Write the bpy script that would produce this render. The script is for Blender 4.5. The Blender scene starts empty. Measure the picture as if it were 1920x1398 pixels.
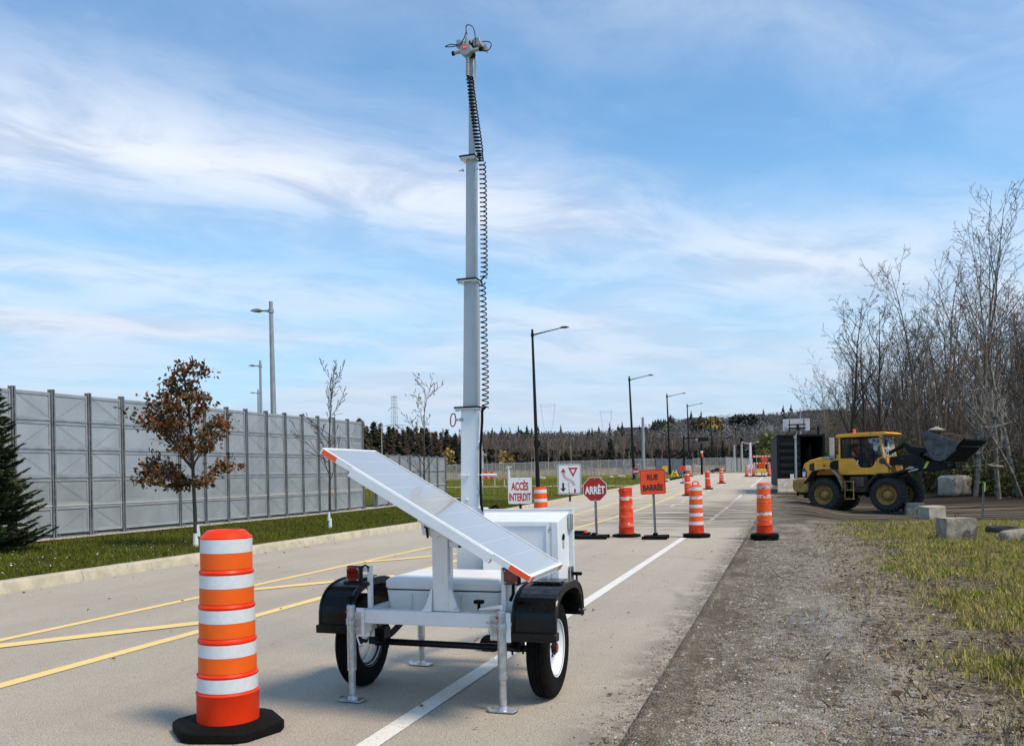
import bpy, bmesh, math, random
import numpy as np
from math import sin, cos, pi, radians, atan, atan2, hypot, sqrt
from mathutils import Vector, Matrix, Euler
scene = bpy.context.scene
COL = scene.collection
# ------------------------------------------------------------------ camera, sky, sun
F = 1610.0; A0 = 890.0; ROLL = radians(1.0); TH = atan(515/1610); H = 1.43
cam = bpy.data.cameras.new('camera'); camo = bpy.data.objects.new('camera', cam); COL.objects.link(camo)
cam.sensor_width = 36; cam.lens = 36*F/1920; cam.shift_y = (A0-699)/1920; cam.clip_start = .05; cam.clip_end = 5000
_R = Vector((cos(TH), sin(TH), 0)); _D = Vector((-sin(TH), cos(TH), 0)); _Z = Vector((0, 0, 1))
_r = _R*cos(ROLL)-_Z*sin(ROLL); _u = _Z*cos(ROLL)+_R*sin(ROLL)
camo.matrix_world = Matrix(((_r.x, _u.x, -_D.x, 0), (_r.y, _u.y, -_D.y, 0), (_r.z, _u.z, -_D.z, H), (0, 0, 0, 1)))
scene.camera = camo
scene.view_settings.view_transform = 'Standard'; scene.view_settings.look = 'None'
scene.view_settings.exposure = 0.45; scene.view_settings.gamma = 1

SUNV = Vector((0.62, -0.20, 0.95)).normalized()
sun = bpy.data.lights.new('sun', 'SUN'); sun.energy = 2.7; sun.angle = radians(15); sun.color = (1, .84, .64)
suno = bpy.data.objects.new('sun', sun); COL.objects.link(suno); suno.location = (20, -5, 30)
suno.rotation_euler = (-SUNV).to_track_quat('-Z', 'Y').to_euler()

class NT:
    """terse node building"""
    def __init__(s, tree): s.t = tree; s.n = tree.nodes; s.l = tree.links
    def new(s, typ, **kw):
        n = s.n.new(typ)
        for k, v in kw.items(): setattr(n, k, v)
        return n
    def put(s, sock, v):
        if isinstance(v, bpy.types.NodeSocket): s.l.new(v, sock)
        elif v is not None:
            if hasattr(sock.default_value, '__len__') and not hasattr(v, '__len__'): v = [v]*len(sock.default_value)
            if hasattr(sock.default_value, '__len__') and len(sock.default_value) == 4 and len(v) == 3: v = (*v, 1)
            sock.default_value = v
    def math(s, op, a, b=None, c=None, clamp=False):
        n = s.new('ShaderNodeMath', operation=op, use_clamp=clamp)
        s.put(n.inputs[0], a); s.put(n.inputs[1], b)
        if c is not None: s.put(n.inputs[2], c)
        return n.outputs[0]
    def vmath(s, op, a, b=None):
        n = s.new('ShaderNodeVectorMath', operation=op); s.put(n.inputs[0], a)
        if b is not None: s.put(n.inputs[1], b)
        return n.outputs['Value'] if op in ('DOT_PRODUCT', 'LENGTH') else n.outputs[0]
    def mapr(s, v, a, b, c=0.0, d=1.0, smooth=True):
        n = s.new('ShaderNodeMapRange', interpolation_type='SMOOTHSTEP' if smooth else 'LINEAR')
        for i, x in enumerate((v, a, b, c, d)): s.put(n.inputs[i], x)
        return n.outputs[0]
    def noise(s, vec, scale, detail=4, rough=.55, dist=0.0, out=0):
        n = s.new('ShaderNodeTexNoise'); s.put(n.inputs['Vector'], vec); s.put(n.inputs['Scale'], scale)
        n.inputs['Detail'].default_value = detail; n.inputs['Roughness'].default_value = rough; n.inputs['Distortion'].default_value = dist
        return n.outputs[out]
    def mix(s, f, a, b, typ='MIX'):
        n = s.new('ShaderNodeMix', data_type='RGBA', blend_type=typ); s.put(n.inputs[0], f); s.put(n.inputs[6], a); s.put(n.inputs[7], b)
        return n.outputs[2]
    def mapping(s, vec, rot=(0, 0, 0), scale=(1, 1, 1), loc=(0, 0, 0)):
        n = s.new('ShaderNodeMapping'); s.put(n.inputs[0], vec); n.inputs['Rotation'].default_value = rot; n.inputs['Scale'].default_value = scale; n.inputs['Location'].default_value = loc
        return n.outputs[0]
    def ramp(s, f, stops, interp='LINEAR'):
        n = s.new('ShaderNodeValToRGB'); s.put(n.inputs[0], f); r = n.color_ramp; r.interpolation = interp
        while len(r.elements) < len(stops): r.elements.new(.5)
        for e, (p, c) in zip(r.elements, stops): e.position = p; e.color = (*c, 1) if hasattr(c, '__len__') else (c, c, c, 1)
        return n.outputs[0]

world = bpy.data.worlds.new('World'); scene.world = world; world.use_nodes = True
w = NT(world.node_tree); w.n.clear()
sky = w.new('ShaderNodeTexSky', sky_type='NISHITA', sun_disc=False)
sky.sun_elevation = math.asin(SUNV.z); sky.sun_rotation = atan2(SUNV.x, SUNV.y); sky.altitude = 100; sky.air_density = 1.0; sky.dust_density = .6; sky.ozone_density = 2.0
tc = w.new('ShaderNodeTexCoord'); sep = w.new('ShaderNodeSeparateXYZ'); w.put(sep.inputs[0], tc.outputs['Generated'])
zc = w.math('MAXIMUM', sep.outputs[2], .015)
px_ = w.math('DIVIDE', sep.outputs[0], zc); py_ = w.math('DIVIDE', sep.outputs[1], zc)
cmb = w.new('ShaderNodeCombineXYZ'); w.put(cmb.inputs[0], px_); w.put(cmb.inputs[1], py_)
pl = w.mapping(cmb.outputs[0], rot=(0, 0, -TH-radians(31)))            # cloud streaks run along local x
sp2 = w.new('ShaderNodeSeparateXYZ'); w.put(sp2.inputs[0], pl); S_, Q_ = sp2.outputs[0], sp2.outputs[1]
warp = w.noise(w.mapping(pl, scale=(.22, .4, 1)), 1.0, 3, .5)
q2 = w.math('ADD', Q_, w.math('MULTIPLY', w.math('SUBTRACT', warp, .5), 1.6))
zs = w.math('ADD', zc, .09); cm2 = w.new('ShaderNodeCombineXYZ'); w.put(cm2.inputs[0], w.math('DIVIDE', sep.outputs[0], zs)); w.put(cm2.inputs[1], w.math('DIVIDE', sep.outputs[1], zs))
ps = w.mapping(cm2.outputs[0], rot=(0, 0, -TH-radians(31)))
st1 = w.noise(w.mapping(ps, scale=(.34, .75, 1), loc=(3.1, 1.7, 0)), 1.0, 6, .52, .5)
st2 = w.noise(w.mapping(ps, scale=(1.3, 1.9, 1), loc=(9.1, 4.7, 0)), 1.5, 8, .62, .5)
band = w.ramp(w.math('DIVIDE', q2, 10.0), [(0, .1), (.13, .22), (.19, .12), (.24, .42), (.285, .84), (.33, .55), (.40, .30), (.46, .62), (.52, .35), (.60, .78), (.68, .5), (.85, .72), (1.0, .8)])
right = w.math('MULTIPLY', w.mapr(S_, 2.2, 3.5), w.mapr(Q_, .9, 1.9))
leftw = w.mapr(S_, 2.6, .2, .55, 1.1)
dens = w.math('ADD', w.math('MULTIPLY', band, leftw), w.math('MULTIPLY', right, .42))
dens = w.math('ADD', dens, w.math('MULTIPLY', w.math('SUBTRACT', st1, .5), 1.35))
dens = w.math('ADD', dens, w.math('MULTIPLY', w.math('SUBTRACT', st2, .5), .45))
dens = w.mapr(dens, -.16, 1.18)
# thin cirrus of a bright white, greyer where it lies low
skyc = w.vmath('MULTIPLY', sky.outputs[0], (.084, .119, .128))
elev = w.mapr(zc, .0, .42)
skyc = w.mix(w.math('MULTIPLY', w.mapr(zc, .0, .35, .85, .0, smooth=False), 1.0), skyc, (.225, .405, .57))
cloudc = w.mix(w.mapr(st2, .35, .6), (.42, .445, .52), (.63, .635, .665))
cloudc = w.mix(w.mapr(zc, .02, .36, .85, 0), cloudc, (.355, .41, .505))
fin = w.mix(w.math('MULTIPLY', dens, .93), skyc, cloudc)
bg = w.new('ShaderNodeBackground'); w.put(bg.inputs[0], fin); bg.inputs[1].default_value = 1.2
wo = w.new('ShaderNodeOutputWorld'); w.l.new(bg.outputs[0], wo.inputs[0])

# ------------------------------------------------------------------ survey helpers: where a sight line meets a real surface
def ray(px, py):
    a = px-960; b = py-A0; c, s = cos(ROLL), sin(ROLL)
    return (c*a-s*b)/F, (s*a+c*b)/F
def at(px, py, d):
    x, y = ray(px, py); X = x*d
    return (X*cos(TH)-d*sin(TH), X*sin(TH)+d*cos(TH), H-y*d)
def sm(t): t = min(1, max(0, t)); return t*t*(3-2*t)
def hz(u, v):
    t = v-28; b = 0.0 if t < -4 else (.0145*t if t > 4 else .0145*(t+4)**2/16)
    if v > 150: b = .0145*122+.004*min(v-150, 100)
    dip = sm((u-.2)/2.2)*sm((v-24)/8)*(1-sm((v-42)/16))
    return b-.33*dip
def g(px, py, dz=0):
    x, y = ray(px, py); d = 2.0; prev = d
    while d < 400:
        p = at(px, py, d)
        if p[2] <= hz(p[0], p[1])+dz: break
        prev = d; d *= 1.04
    a, b = prev, d
    for _ in range(30):
        c = (a+b)/2; p = at(px, py, c)
        if p[2] <= hz(p[0], p[1])+dz: b = c
        else: a = c
    p = at(px, py, b); return Vector((p[0], p[1], hz(p[0], p[1])+dz))
def onv(px, py, v):
    x, y = ray(px, py); return Vector(at(px, py, v/(x*sin(TH)+cos(TH))))
def onu(px, py, u):
    x, y = ray(px, py); return Vector(at(px, py, u/(x*cos(TH)-sin(TH))))
def gx(px, d, dz=0):
    p = at(px, 880, d); return Vector((p[0], p[1], hz(p[0], p[1])+dz))

# ------------------------------------------------------------------ materials
def pmat(name):
    m = bpy.data.materials.new(name); m.use_nodes = True; t = NT(m.node_tree); t.n.clear()
    b = t.new('ShaderNodeBsdfPrincipled'); o = t.new('ShaderNodeOutputMaterial'); t.l.new(b.outputs[0], o.inputs[0])
    t.obj = t.new('ShaderNodeTexCoord').outputs['Object']; t.geo = t.new('ShaderNodeNewGeometry').outputs['Position']
    return m, t, b
def bump(t, b, h, strength, dist):
    n = t.new('ShaderNodeBump'); n.inputs['Strength'].default_value = strength; n.inputs['Distance'].default_value = dist
    t.put(n.inputs['Height'], h); t.l.new(n.outputs[0], b.inputs['Normal'])
def mat(name, c, rough=.5, metal=0.0, var=.12, vs=6.0, bmp=0.0, bs=60.0, c2=None, cut=None, cs=9.0, coat=0, spec=.5, emit=None, world_space=False):
    m, t, b = pmat(name); co = t.geo if world_space else t.obj
    n = t.noise(co, vs, 5, .6)
    lo = tuple(x*(1-var) for x in c); hi = tuple(min(1, x*(1+var)) for x in c)
    col = t.mix(t.mapr(n, .3, .7), lo, hi)
    if c2 is not None:
        k = t.mapr(t.noise(co, cs, 6, .65), cut-.04, cut+.04); col = t.mix(k, col, c2)
    t.put(b.inputs['Base Color'], col)
    t.put(b.inputs['Roughness'], t.mapr(t.noise(co, vs*2.3, 4), .3, .7, max(0, rough-.08), min(1, rough+.1)))
    b.inputs['Metallic'].default_value = metal; b.inputs['Coat Weight'].default_value = coat; b.inputs['Specular IOR Level'].default_value = spec
    if bmp: bump(t, b, t.noise(co, bs, 4, .6), 1.0, bmp)
    if emit: b.inputs['Emission Color'].default_value = (*emit[0], 1); b.inputs['Emission Strength'].default_value = emit[1]
    return m
M = {}
M['white'] = mat('white_paint', (.74, .755, .77), .32, var=.03, vs=5, coat=.2)
M['white2'] = mat('white_plastic', (.70, .71, .71), .5, var=.05, vs=4, bmp=.0006, bs=300, c2=(.48, .47, .44), cut=.70, cs=5)
M['alu'] = mat('grey_mast_paint', (.40, .41, .42), .4, .25, .04, 3)
M['galv'] = mat('galvanised_steel', (.50, .51, .51), .42, .75, .2, 22)
M['galvd'] = mat('dull_galvanised', (.22, .235, .25), .6, .3, .25, 6)
M['steel'] = mat('stainless_steel', (.55, .53, .50), .22, .95, .1, 10)
M['black'] = mat('black_rubber', (.006, .0055, .005), .8, var=.3, vs=30, bmp=.001, bs=200, spec=.12)
M['tyre'] = mat('tyre_rubber', (.007, .0065, .006), .85, var=.35, vs=24, bmp=.0015, bs=120, spec=.1)
M['gloss'] = mat('black_plastic', (.003, .003, .003), .25, var=.2, vs=12, bmp=.0006, bs=90, spec=.3)
M['blackm'] = mat('black_metal', (.008, .008, .008), .5, .1, .3, 12, spec=.25)
M['orange'] = mat('orange_plastic', (.76, .034, .003), .45, var=.07, vs=5, spec=.25)
M['orangeb'] = mat('orange_sheeting', (.80, .112, .005), .42, var=.06, vs=9, spec=.3)
M['retro'] = mat('white_sheeting', (.62, .645, .67), .35, var=.05, vs=30)
M['orangew'] = mat('worn_orange_plastic', (.74, .040, .005), .55, var=.2, vs=8, c2=(.52, .03, .006), cut=.62, cs=20)
M['retrow'] = mat('scuffed_sheeting', (.66, .66, .64), .5, var=.12, vs=12, c2=(.80, .085, .008), cut=.54, cs=7)
M['retrow2'] = mat('mostly_worn_sheeting', (.66, .66, .64), .5, var=.12, vs=12, c2=(.80, .09, .008), cut=.42, cs=6)
M['retrog'] = mat('dirty_sheeting', (.45, .46, .46), .5, var=.25, vs=12, c2=(.10, .10, .10), cut=.58, cs=12)
M['signw'] = mat('white_sign_face', (.74, .75, .76), .4, var=.03, vs=8)
M['signr'] = mat('red_sign_face', (.34, .007, .005), .45, var=.22, vs=5, c2=(.75, .2, .15), cut=.70, cs=40)
M['signo'] = mat('orange_sign_face', (.86, .075, .004), .4, var=.05, vs=5)
M['signy'] = mat('yellow_sign_face', (.80, .50, .03), .45, var=.08)
M['inkr'] = mat('red_ink', (.46, .010, .007), .5, var=.1)
M['inkk'] = mat('black_ink', (.012, .012, .012), .5)
M['inkd'] = mat('dark_red_ink', (.085, .012, .004), .5)
M['zinc'] = mat('perforated_post', (.20, .215, .23), .5, .5, .3, 30)
M['rust'] = mat('rusty_post', (.11, .05, .03), .8, .2, .4, 20)
M['conc'] = mat('concrete', (.30, .262, .20), .9, var=.35, vs=4, bmp=.02, bs=14, c2=(.10, .085, .068), cut=.57, cs=2.6)
M['concl'] = mat('light_concrete', (.38, .335, .265), .9, var=.2, vs=5, bmp=.004, bs=30, c2=(.25, .23, .2), cut=.66, cs=3)
M['kerb'] = mat('kerb_concrete', (.47, .41, .30), .9, var=.16, vs=4, bmp=.004, bs=40, c2=(.30, .27, .21), cut=.63, cs=6)
M['yellow'] = mat('loader_yellow', (.88, .40, .03), .42, var=.12, vs=2.2, c2=(.25, .15, .06), cut=.64, cs=3.4)
M['yeld'] = mat('muddy_yellow', (.36, .21, .05), .7, var=.3, vs=5)
M['mudgrey'] = mat('muddy_plastic', (.065, .055, .045), .75, var=.35, vs=5)
M['boom'] = mat('dark_boom_paint', (.014, .014, .014), .6, var=.35, vs=5, spec=.25)
M['bucket'] = mat('worn_bucket_steel', (.085, .088, .09), .5, .3, .4, 3, c2=(.015, .015, .015), cut=.62, cs=4)
M['bucketd'] = mat('dark_bucket_steel', (.006, .0055, .005), .8, 0, .4, 4, spec=.15)
M['dirt'] = mat('soil', (.028, .020, .013), .95, var=.45, vs=6, bmp=.03, bs=9)
M['glass'] = mat('dark_glass', (.015, .02, .024), .06, var=.2, spec=.8)
M['film'] = mat('cloudy_film', (.35, .37, .38), .25, var=.5, vs=7, c2=(.05, .055, .06), cut=.5, cs=6)
M['red'] = mat('red_lens', (.17, .006, .004), .15, var=.6, vs=26, coat=.6, c2=(.02, .004, .003), cut=.54, cs=30)
M['redp'] = mat('red_paint', (.38, .016, .008), .4)
M['reflo'] = mat('orange_reflector', (.92, .09, .012), .3, var=.05)
M['grey'] = mat('grey_plastic', (.27, .28, .29), .45, var=.08)
M['lgrey'] = mat('light_grey_steel', (.30, .315, .33), .5, .3, .12, 2)
M['cont'] = mat('dark_container_paint', (.008, .0085, .009), .6, 0, .3, 2, spec=.2)
M['contin'] = mat('container_inside', (.010, .010, .010), .8, var=.4, vs=2)
M['beige'] = mat('beige_paint', (.52, .46, .38), .6, var=.08)
M['skin'] = mat('skin', (.42, .24, .17), .55, var=.05)
M['vest'] = mat('hivis_fabric', (.90, .06, .02), .7, var=.08)
M['lime'] = mat('lime_strip', (.62, .72, .08), .5)
M['navy'] = mat('dark_cloth', (.025, .028, .04), .85)
M['wood'] = mat('weathered_wood', (.36, .34, .31), .85, var=.2, vs=3)
M['wrap'] = mat('white_trunk_guard', (.72, .72, .71), .5, var=.1)
M['carb'] = mat('black_car_paint', (.018, .02, .022), .22, var=.1, coat=.6)
M['carg'] = mat('dark_grey_car_paint', (.05, .055, .06), .25, var=.1, coat=.6)
M['carw'] = mat('white_car_paint', (.7, .7, .7), .3, coat=.5)
M['bldg'] = mat('far_building_wall', (.15, .155, .16), .8, var=.15, vs=.2)
M['bldw'] = mat('pale_building_wall', (.40, .40, .40), .8, var=.15, vs=.2)
M['roof'] = mat('dark_roof', (.07, .07, .08), .8, var=.2, vs=.2)
M['bark'] = mat('dark_bark', (.055, .042, .033), .95, var=.4, vs=5, bmp=.006, bs=25)
M['barkb'] = mat('brown_bark', (.135, .10, .075), .95, var=.35, vs=4, bmp=.006, bs=25)
M['barkg'] = mat('pale_grey_bark', (.23, .20, .165), .9, var=.35, vs=3, bmp=.005, bs=18, c2=(.09, .075, .06), cut=.55, cs=4)
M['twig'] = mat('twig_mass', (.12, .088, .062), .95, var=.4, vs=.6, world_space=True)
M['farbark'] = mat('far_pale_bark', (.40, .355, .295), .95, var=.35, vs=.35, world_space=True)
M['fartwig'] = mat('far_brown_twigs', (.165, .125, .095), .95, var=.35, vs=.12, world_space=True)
M['conifer'] = mat('conifer_needles', (.022, .026, .013), .9, var=.5, vs=.6, world_space=True)
M['spruce'] = mat('spruce_needles', (.065, .075, .026), .85, var=.5, vs=3, world_space=True)
M['larch'] = mat('brown_conifer', (.075, .052, .022), .9, var=.55, vs=.35, world_space=True)
M['larchy'] = mat('yellow_foliage', (.24, .155, .04), .9, var=.4, vs=.4, world_space=True)
M['hillw'] = mat('hill_wood', (.12, .114, .112), .95, var=.4, vs=.05, world_space=True)
M['olive'] = mat('olive_foliage', (.10, .105, .025), .9, var=.4, vs=.8, world_space=True)
def leafmat(name, cols, sc):
    m, t, b = pmat(name); n = t.noise(t.geo, sc, 5, .8)
    t.put(b.inputs['Base Color'], t.ramp(n, cols)); b.inputs['Roughness'].default_value = .7; b.inputs['Specular IOR Level'].default_value = .25
    return m
M['oak'] = leafmat('russet_leaves', [(.30, (.025, .017, .008)), (.44, (.065, .038, .014)), (.54, (.15, .075, .022)), (.60, (.26, .045, .012)), (.65, (.12, .065, .02)), (.8, (.27, .16, .045))], 4)
M['dryleaf'] = leafmat('dry_leaves', [(.3, (.09, .05, .02)), (.5, (.20, .11, .03)), (.7, (.42, .26, .04))], 3)
M['blade'] = leafmat('verge_grass', [(.25, (.04, .050, .005)), (.45, (.085, .098, .008)), (.6, (.135, .14, .012)), (.8, (.20, .18, .03))], 2.2)
M['bladef'] = leafmat('field_grass', [(.25, (.10, .12, .012)), (.5, (.15, .16, .016)), (.8, (.21, .19, .03))], .6)
M['rough'] = leafmat('rough_grass', [(.22, (.06, .085, .012)), (.36, (.17, .20, .022)), (.46, (.33, .32, .045)), (.54, (.50, .40, .14)), (.64, (.34, .24, .11)), (.8, (.17, .11, .05))], 1.9)
M['scrub'] = leafmat('scrub_leaves', [(.25, (.012, .014, .006)), (.45, (.035, .03, .012)), (.6, (.07, .045, .018)), (.75, (.15, .16, .02))], .9)
M['scrubg'] = leafmat('scrub_green', [(.3, (.05, .07, .012)), (.6, (.13, .16, .025)), (.8, (.26, .22, .03))], .9)
M['litter'] = leafmat('leaf_litter', [(.3, (.03, .022, .014)), (.5, (.07, .048, .03)), (.7, (.13, .09, .055))], 6)

# perforated mesh cloth of the tall fence, chain link
def screenmat(name, col, alpha, sc):
    m, t, b = pmat(name)
    n = t.noise(t.geo, 1.3, 5, .6); n2 = t.noise(t.mapping(t.geo, scale=(1, 1, 1)), sc, 2)
    t.put(b.inputs['Base Color'], t.mix(t.mapr(n, .3, .7), tuple(x*.86 for x in col), tuple(x*1.12 for x in col)))
    cc = b.inputs['Base Color'].links[0].from_socket; t.put(b.inputs['Base Color'], t.mix(t.mapr(t.noise(t.mapping(t.geo, scale=(2.5, 2.5, .12)), 1.6, 5, .7), .5, .72, 0, .35), cc, tuple(x*.72 for x in col)))
    b.inputs['Roughness'].default_value = .6
    t.put(b.inputs['Alpha'], t.mapr(n2, .35, .65, alpha-.06, min(1, alpha+.06)))
    return m
M['screen'] = screenmat('perforated_screen', (.29, .31, .333), .90, 60)
M['fpost'] = mat('weathered_post_zinc', (.17, .178, .185), .5, .2, .25, 3)
M['fframe'] = mat('panel_frame_zinc', (.32, .338, .36), .5, .1, .15, 2)
M['fbrace'] = mat('brace_zinc', (.235, .25, .265), .5, .1, .15, 2)
M['chain'] = screenmat('chain_link', (.36, .37, .38), .34, 30)

def road_mat():
    m, t, b = pmat('asphalt'); P = t.geo; s = t.new('ShaderNodeSeparateXYZ'); t.put(s.inputs[0], P); U, V = s.outputs[0], s.outputs[1]
    base = t.mix(t.mapr(t.noise(P, .5, 5, .6), .3, .7), (.455, .395, .31), (.53, .465, .37))
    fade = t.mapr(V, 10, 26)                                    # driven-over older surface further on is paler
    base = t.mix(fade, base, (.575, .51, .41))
    lane = t.noise(t.mapping(P, scale=(1.1, .05, 1)), 1.0, 5, .6)
    base = t.mix(t.mapr(lane, .42, .72, 0, .5), base, (.385, .33, .277))
    sp = t.noise(P, 75, 3, .8); base = t.mix(t.mapr(sp, .50, .66, 0, .85), base, (.165, .13, .095))
    sp2 = t.noise(P, 100, 2, .7); base = t.mix(t.mapr(sp2, .54, .66, 0, .75), base, (.70, .65, .57))
    base = t.mix(t.mapr(t.noise(P, 9, 5, .75), .42, .62, .12, 0), base, (.27, .225, .17))
    v = t.new('ShaderNodeTexVoronoi'); v.inputs['Scale'].default_value = 130; t.put(v.inputs['Vector'], P)
    base = t.mix(t.mapr(t.noise(P, 1.7, 4, .7), .55, .72, 0, .35), base, (.35, .30, .25))
    # dark mud tracked across by the loader
    wv = t.vmath('ADD', P, t.vmath('SCALE', t.noise(P, .12, 2, .5, out=1), None)) if False else P
    tr = t.noise(t.mapping(P, rot=(0, 0, .22), scale=(.12, 1.0, 1)), 1.0, 7, .72, 2.2)
    zone = t.math('MULTIPLY', t.math('MULTIPLY', t.mapr(V, 19, 25), t.mapr(V, 44, 34)), t.mapr(U, -8.5, -2.5))
    base = t.mix(t.math('MULTIPLY', zone, t.mapr(tr, .43, .57, .05, .95)), base, (.12, .096, .07))
    zr = t.math('MULTIPLY', t.mapr(U, -1.35, -.90), t.mapr(t.noise(P, 2.5, 6, .75), .40, .54)); base = t.mix(t.math('MULTIPLY', zr, .8), base, (.22, .185, .15))
    # curved rubber marks near the gravel edge
    for cx, cy, r0 in ((-2.9, 9.6, 1.75), (-3.2, 30, 2.2), (-2.2, 13.5, 1.2)):
        dd = t.vmath('LENGTH', t.vmath('SUBTRACT', P, (cx, cy, 0))); ring = t.math('ABSOLUTE', t.math('SUBTRACT', dd, r0))
        base = t.mix(t.math('MULTIPLY', t.mapr(ring, .10, .02), t.mapr(t.noise(P, 1.2, 4), .48, .66, 0, .4)), base, (.19, .165, .14))
    t.put(b.inputs['Base Color'], base); b.inputs['Roughness'].default_value = .88; b.inputs['Specular IOR Level'].default_value = .3
    h = t.math('ADD', t.noise(P, 90, 3, .7), t.math('MULTIPLY', v.outputs[0], .5)); bump(t, b, h, 1.0, .010)
    return m
M['road'] = road_mat()
def ground_mat():
    m, t, b = pmat('shoulder_ground'); P = t.geo; s = t.new('ShaderNodeSeparateXYZ'); t.put(s.inputs[0], P); U, V = s.outputs[0], s.outputs[1]
    gr = t.mix(t.mapr(t.noise(P, .8, 6, .65), .35, .65), (.235, .188, .132), (.39, .33, .25))
    gr = t.mix(t.mapr(t.noise(P, 2.2, 6, .7), .52, .62, 0, .75), gr, (.085, .063, .036))
    gr = t.mix(t.mapr(t.noise(t.mapping(P, loc=(5, 3, 0)), 1.3, 5, .7), .58, .66, 0, .6), gr, (.34, .26, .14))
    vo = t.new('ShaderNodeTexVoronoi'); vo.inputs['Scale'].default_value = 62; t.put(vo.inputs['Vector'], P)
    hs = t.new('ShaderNodeSeparateColor'); t.put(hs.inputs[0], vo.outputs['Color'])
    stone = t.ramp(hs.outputs[0], [(0, (.06, .046, .03)), (.3, (.17, .138, .095)), (.6, (.31, .262, .195)), (.85, (.42, .375, .30)), (1, (.55, .52, .46))])
    gr = t.mix(t.mapr(t.noise(P, 2.9, 4, .6), .38, .55, .35, .75), gr, stone)
    v2 = t.new('ShaderNodeTexVoronoi'); v2.inputs['Scale'].default_value = 17; t.put(v2.inputs['Vector'], P)
    h2 = t.new('ShaderNodeSeparateColor'); t.put(h2.inputs[0], v2.outputs['Color'])
    gr = t.mix(t.mapr(h2.outputs[1], .78, .86, 0, .8), gr, t.ramp(h2.outputs[0], [(0, (.10, .09, .08)), (.6, (.30, .28, .26)), (1, (.55, .54, .53))]))
    band_ = t.math('ADD', U, t.math('MULTIPLY', t.math('SUBTRACT', t.noise(P, .7, 5, .7), .5), 1.3))
    gr = t.mix(t.math('MULTIPLY', t.mapr(band_, .1, -.9), .5), gr, (.115, .086, .052))
    gr = t.mix(t.math('MULTIPLY', t.mapr(t.noise(t.mapping(P, scale=(1.6, .5, 1), loc=(2, 7, 0)), 1.0, 6, .7), .46, .60), .6), gr, (.095, .070, .042))
    gr = t.mix(t.math('MULTIPLY', t.mapr(t.noise(t.mapping(P, scale=(1.2, .4, 1), loc=(8, 1, 0)), 1.1, 5, .65), .50, .64), .45), gr, (.47, .415, .33))
    gr = t.mix(t.math('MULTIPLY', t.mapr(band_, .5, 1.1), t.mapr(t.noise(P, 6, 5, .7), .42, .58, 0, .7)), gr, (.36, .28, .15))
    # thin blue-grey spill of crushed stone
    d = t.vmath('LENGTH', t.vmath('MULTIPLY', t.vmath('SUBTRACT', P, (.25, 8.6, 0)), (2.4, .8, 1)))
    gr = t.mix(t.math('MULTIPLY', t.mapr(d, 1.3, .2), t.mapr(t.noise(P, 20, 4, .7), .48, .6, 0, .8)), gr, (.33, .37, .42))
    # soil under the rough grass
    n1 = t.math('MULTIPLY', t.math('SUBTRACT', t.noise(P, .9, 5, .65), .5), 2.0)
    gm = t.math('MULTIPLY', t.mapr(t.math('ADD', U, n1), 1.0, 1.7), t.mapr(t.math('ADD', V, n1), 27.5, 25.5))
    soil = t.mix(t.mapr(t.noise(P, 5, 6, .7), .35, .65), (.05, .042, .018), (.22, .175, .08))
    gr = t.mix(gm, gr, soil)
    # dark churned mud where the loader works, and the wood floor beyond
    mz = t.math('MULTIPLY', t.mapr(t.math('ADD', V, n1), 23.5, 28), t.mapr(U, -.9, .6))
    rut = t.noise(t.mapping(P, rot=(0, 0, .05), scale=(.07, 1.6, 1)), 1.0, 6, .7, .4)
    mud = t.mix(t.mapr(rut, .42, .62), (.032, .024, .015), (.20, .162, .112))
    gr = t.mix(mz, gr, mud)
    wl = t.mapr(t.math('ADD', V, t.math('MULTIPLY', U, .55)), 41, 45); wl = t.math('MULTIPLY', wl, t.mapr(U, 2.0, 3.5))
    gr = t.mix(wl, gr, (.055, .042, .03))
    fl = t.mapr(U, -9.0, -12.0); gr = t.mix(fl, gr, (.33, .28, .19))
    fv = t.mapr(V, 55, 70); gr = t.mix(t.math('MULTIPLY', fv, t.mapr(U, 3.2, 2.2)), gr, (.30, .25, .16))
    t.put(b.inputs['Base Color'], gr); b.inputs['Roughness'].default_value = .95; b.inputs['Specular IOR Level'].default_value = .2
    hh = t.math('ADD', t.math('MULTIPLY', vo.outputs[0], -.8), t.noise(P, 14, 6, .7)); hh = t.math('ADD', hh, t.math('MULTIPLY', rut, mz))
    bump(t, b, hh, 1.0, .03)
    return m
M['ground'] = ground_mat()
def turf_mat(name, a, b_, sc):
    m, t, b = pmat(name); P = t.geo
    c = t.mix(t.mapr(t.noise(P, sc, 6, .65), .35, .65), a, b_); c = t.mix(t.mapr(t.noise(P, 40, 3, .7), .4, .65, 0, .6), c, tuple(x*.5 for x in a))
    c = t.mix(t.mapr(t.noise(P, 1.1, 5, .7), .6, .7, 0, .5), c, (.16, .14, .04))
    t.put(b.inputs['Base Color'], c); b.inputs['Roughness'].default_value = .95; b.inputs['Specular IOR Level'].default_value = .1; bump(t, b, t.noise(P, 60, 4, .7), 1, .03)
    return m
M['turf'] = turf_mat('verge_turf', (.062, .068, .006), (.125, .13, .012), 1.4)
M['field'] = turf_mat('field_turf', (.12, .125, .012), (.17, .165, .02), .35)
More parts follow.
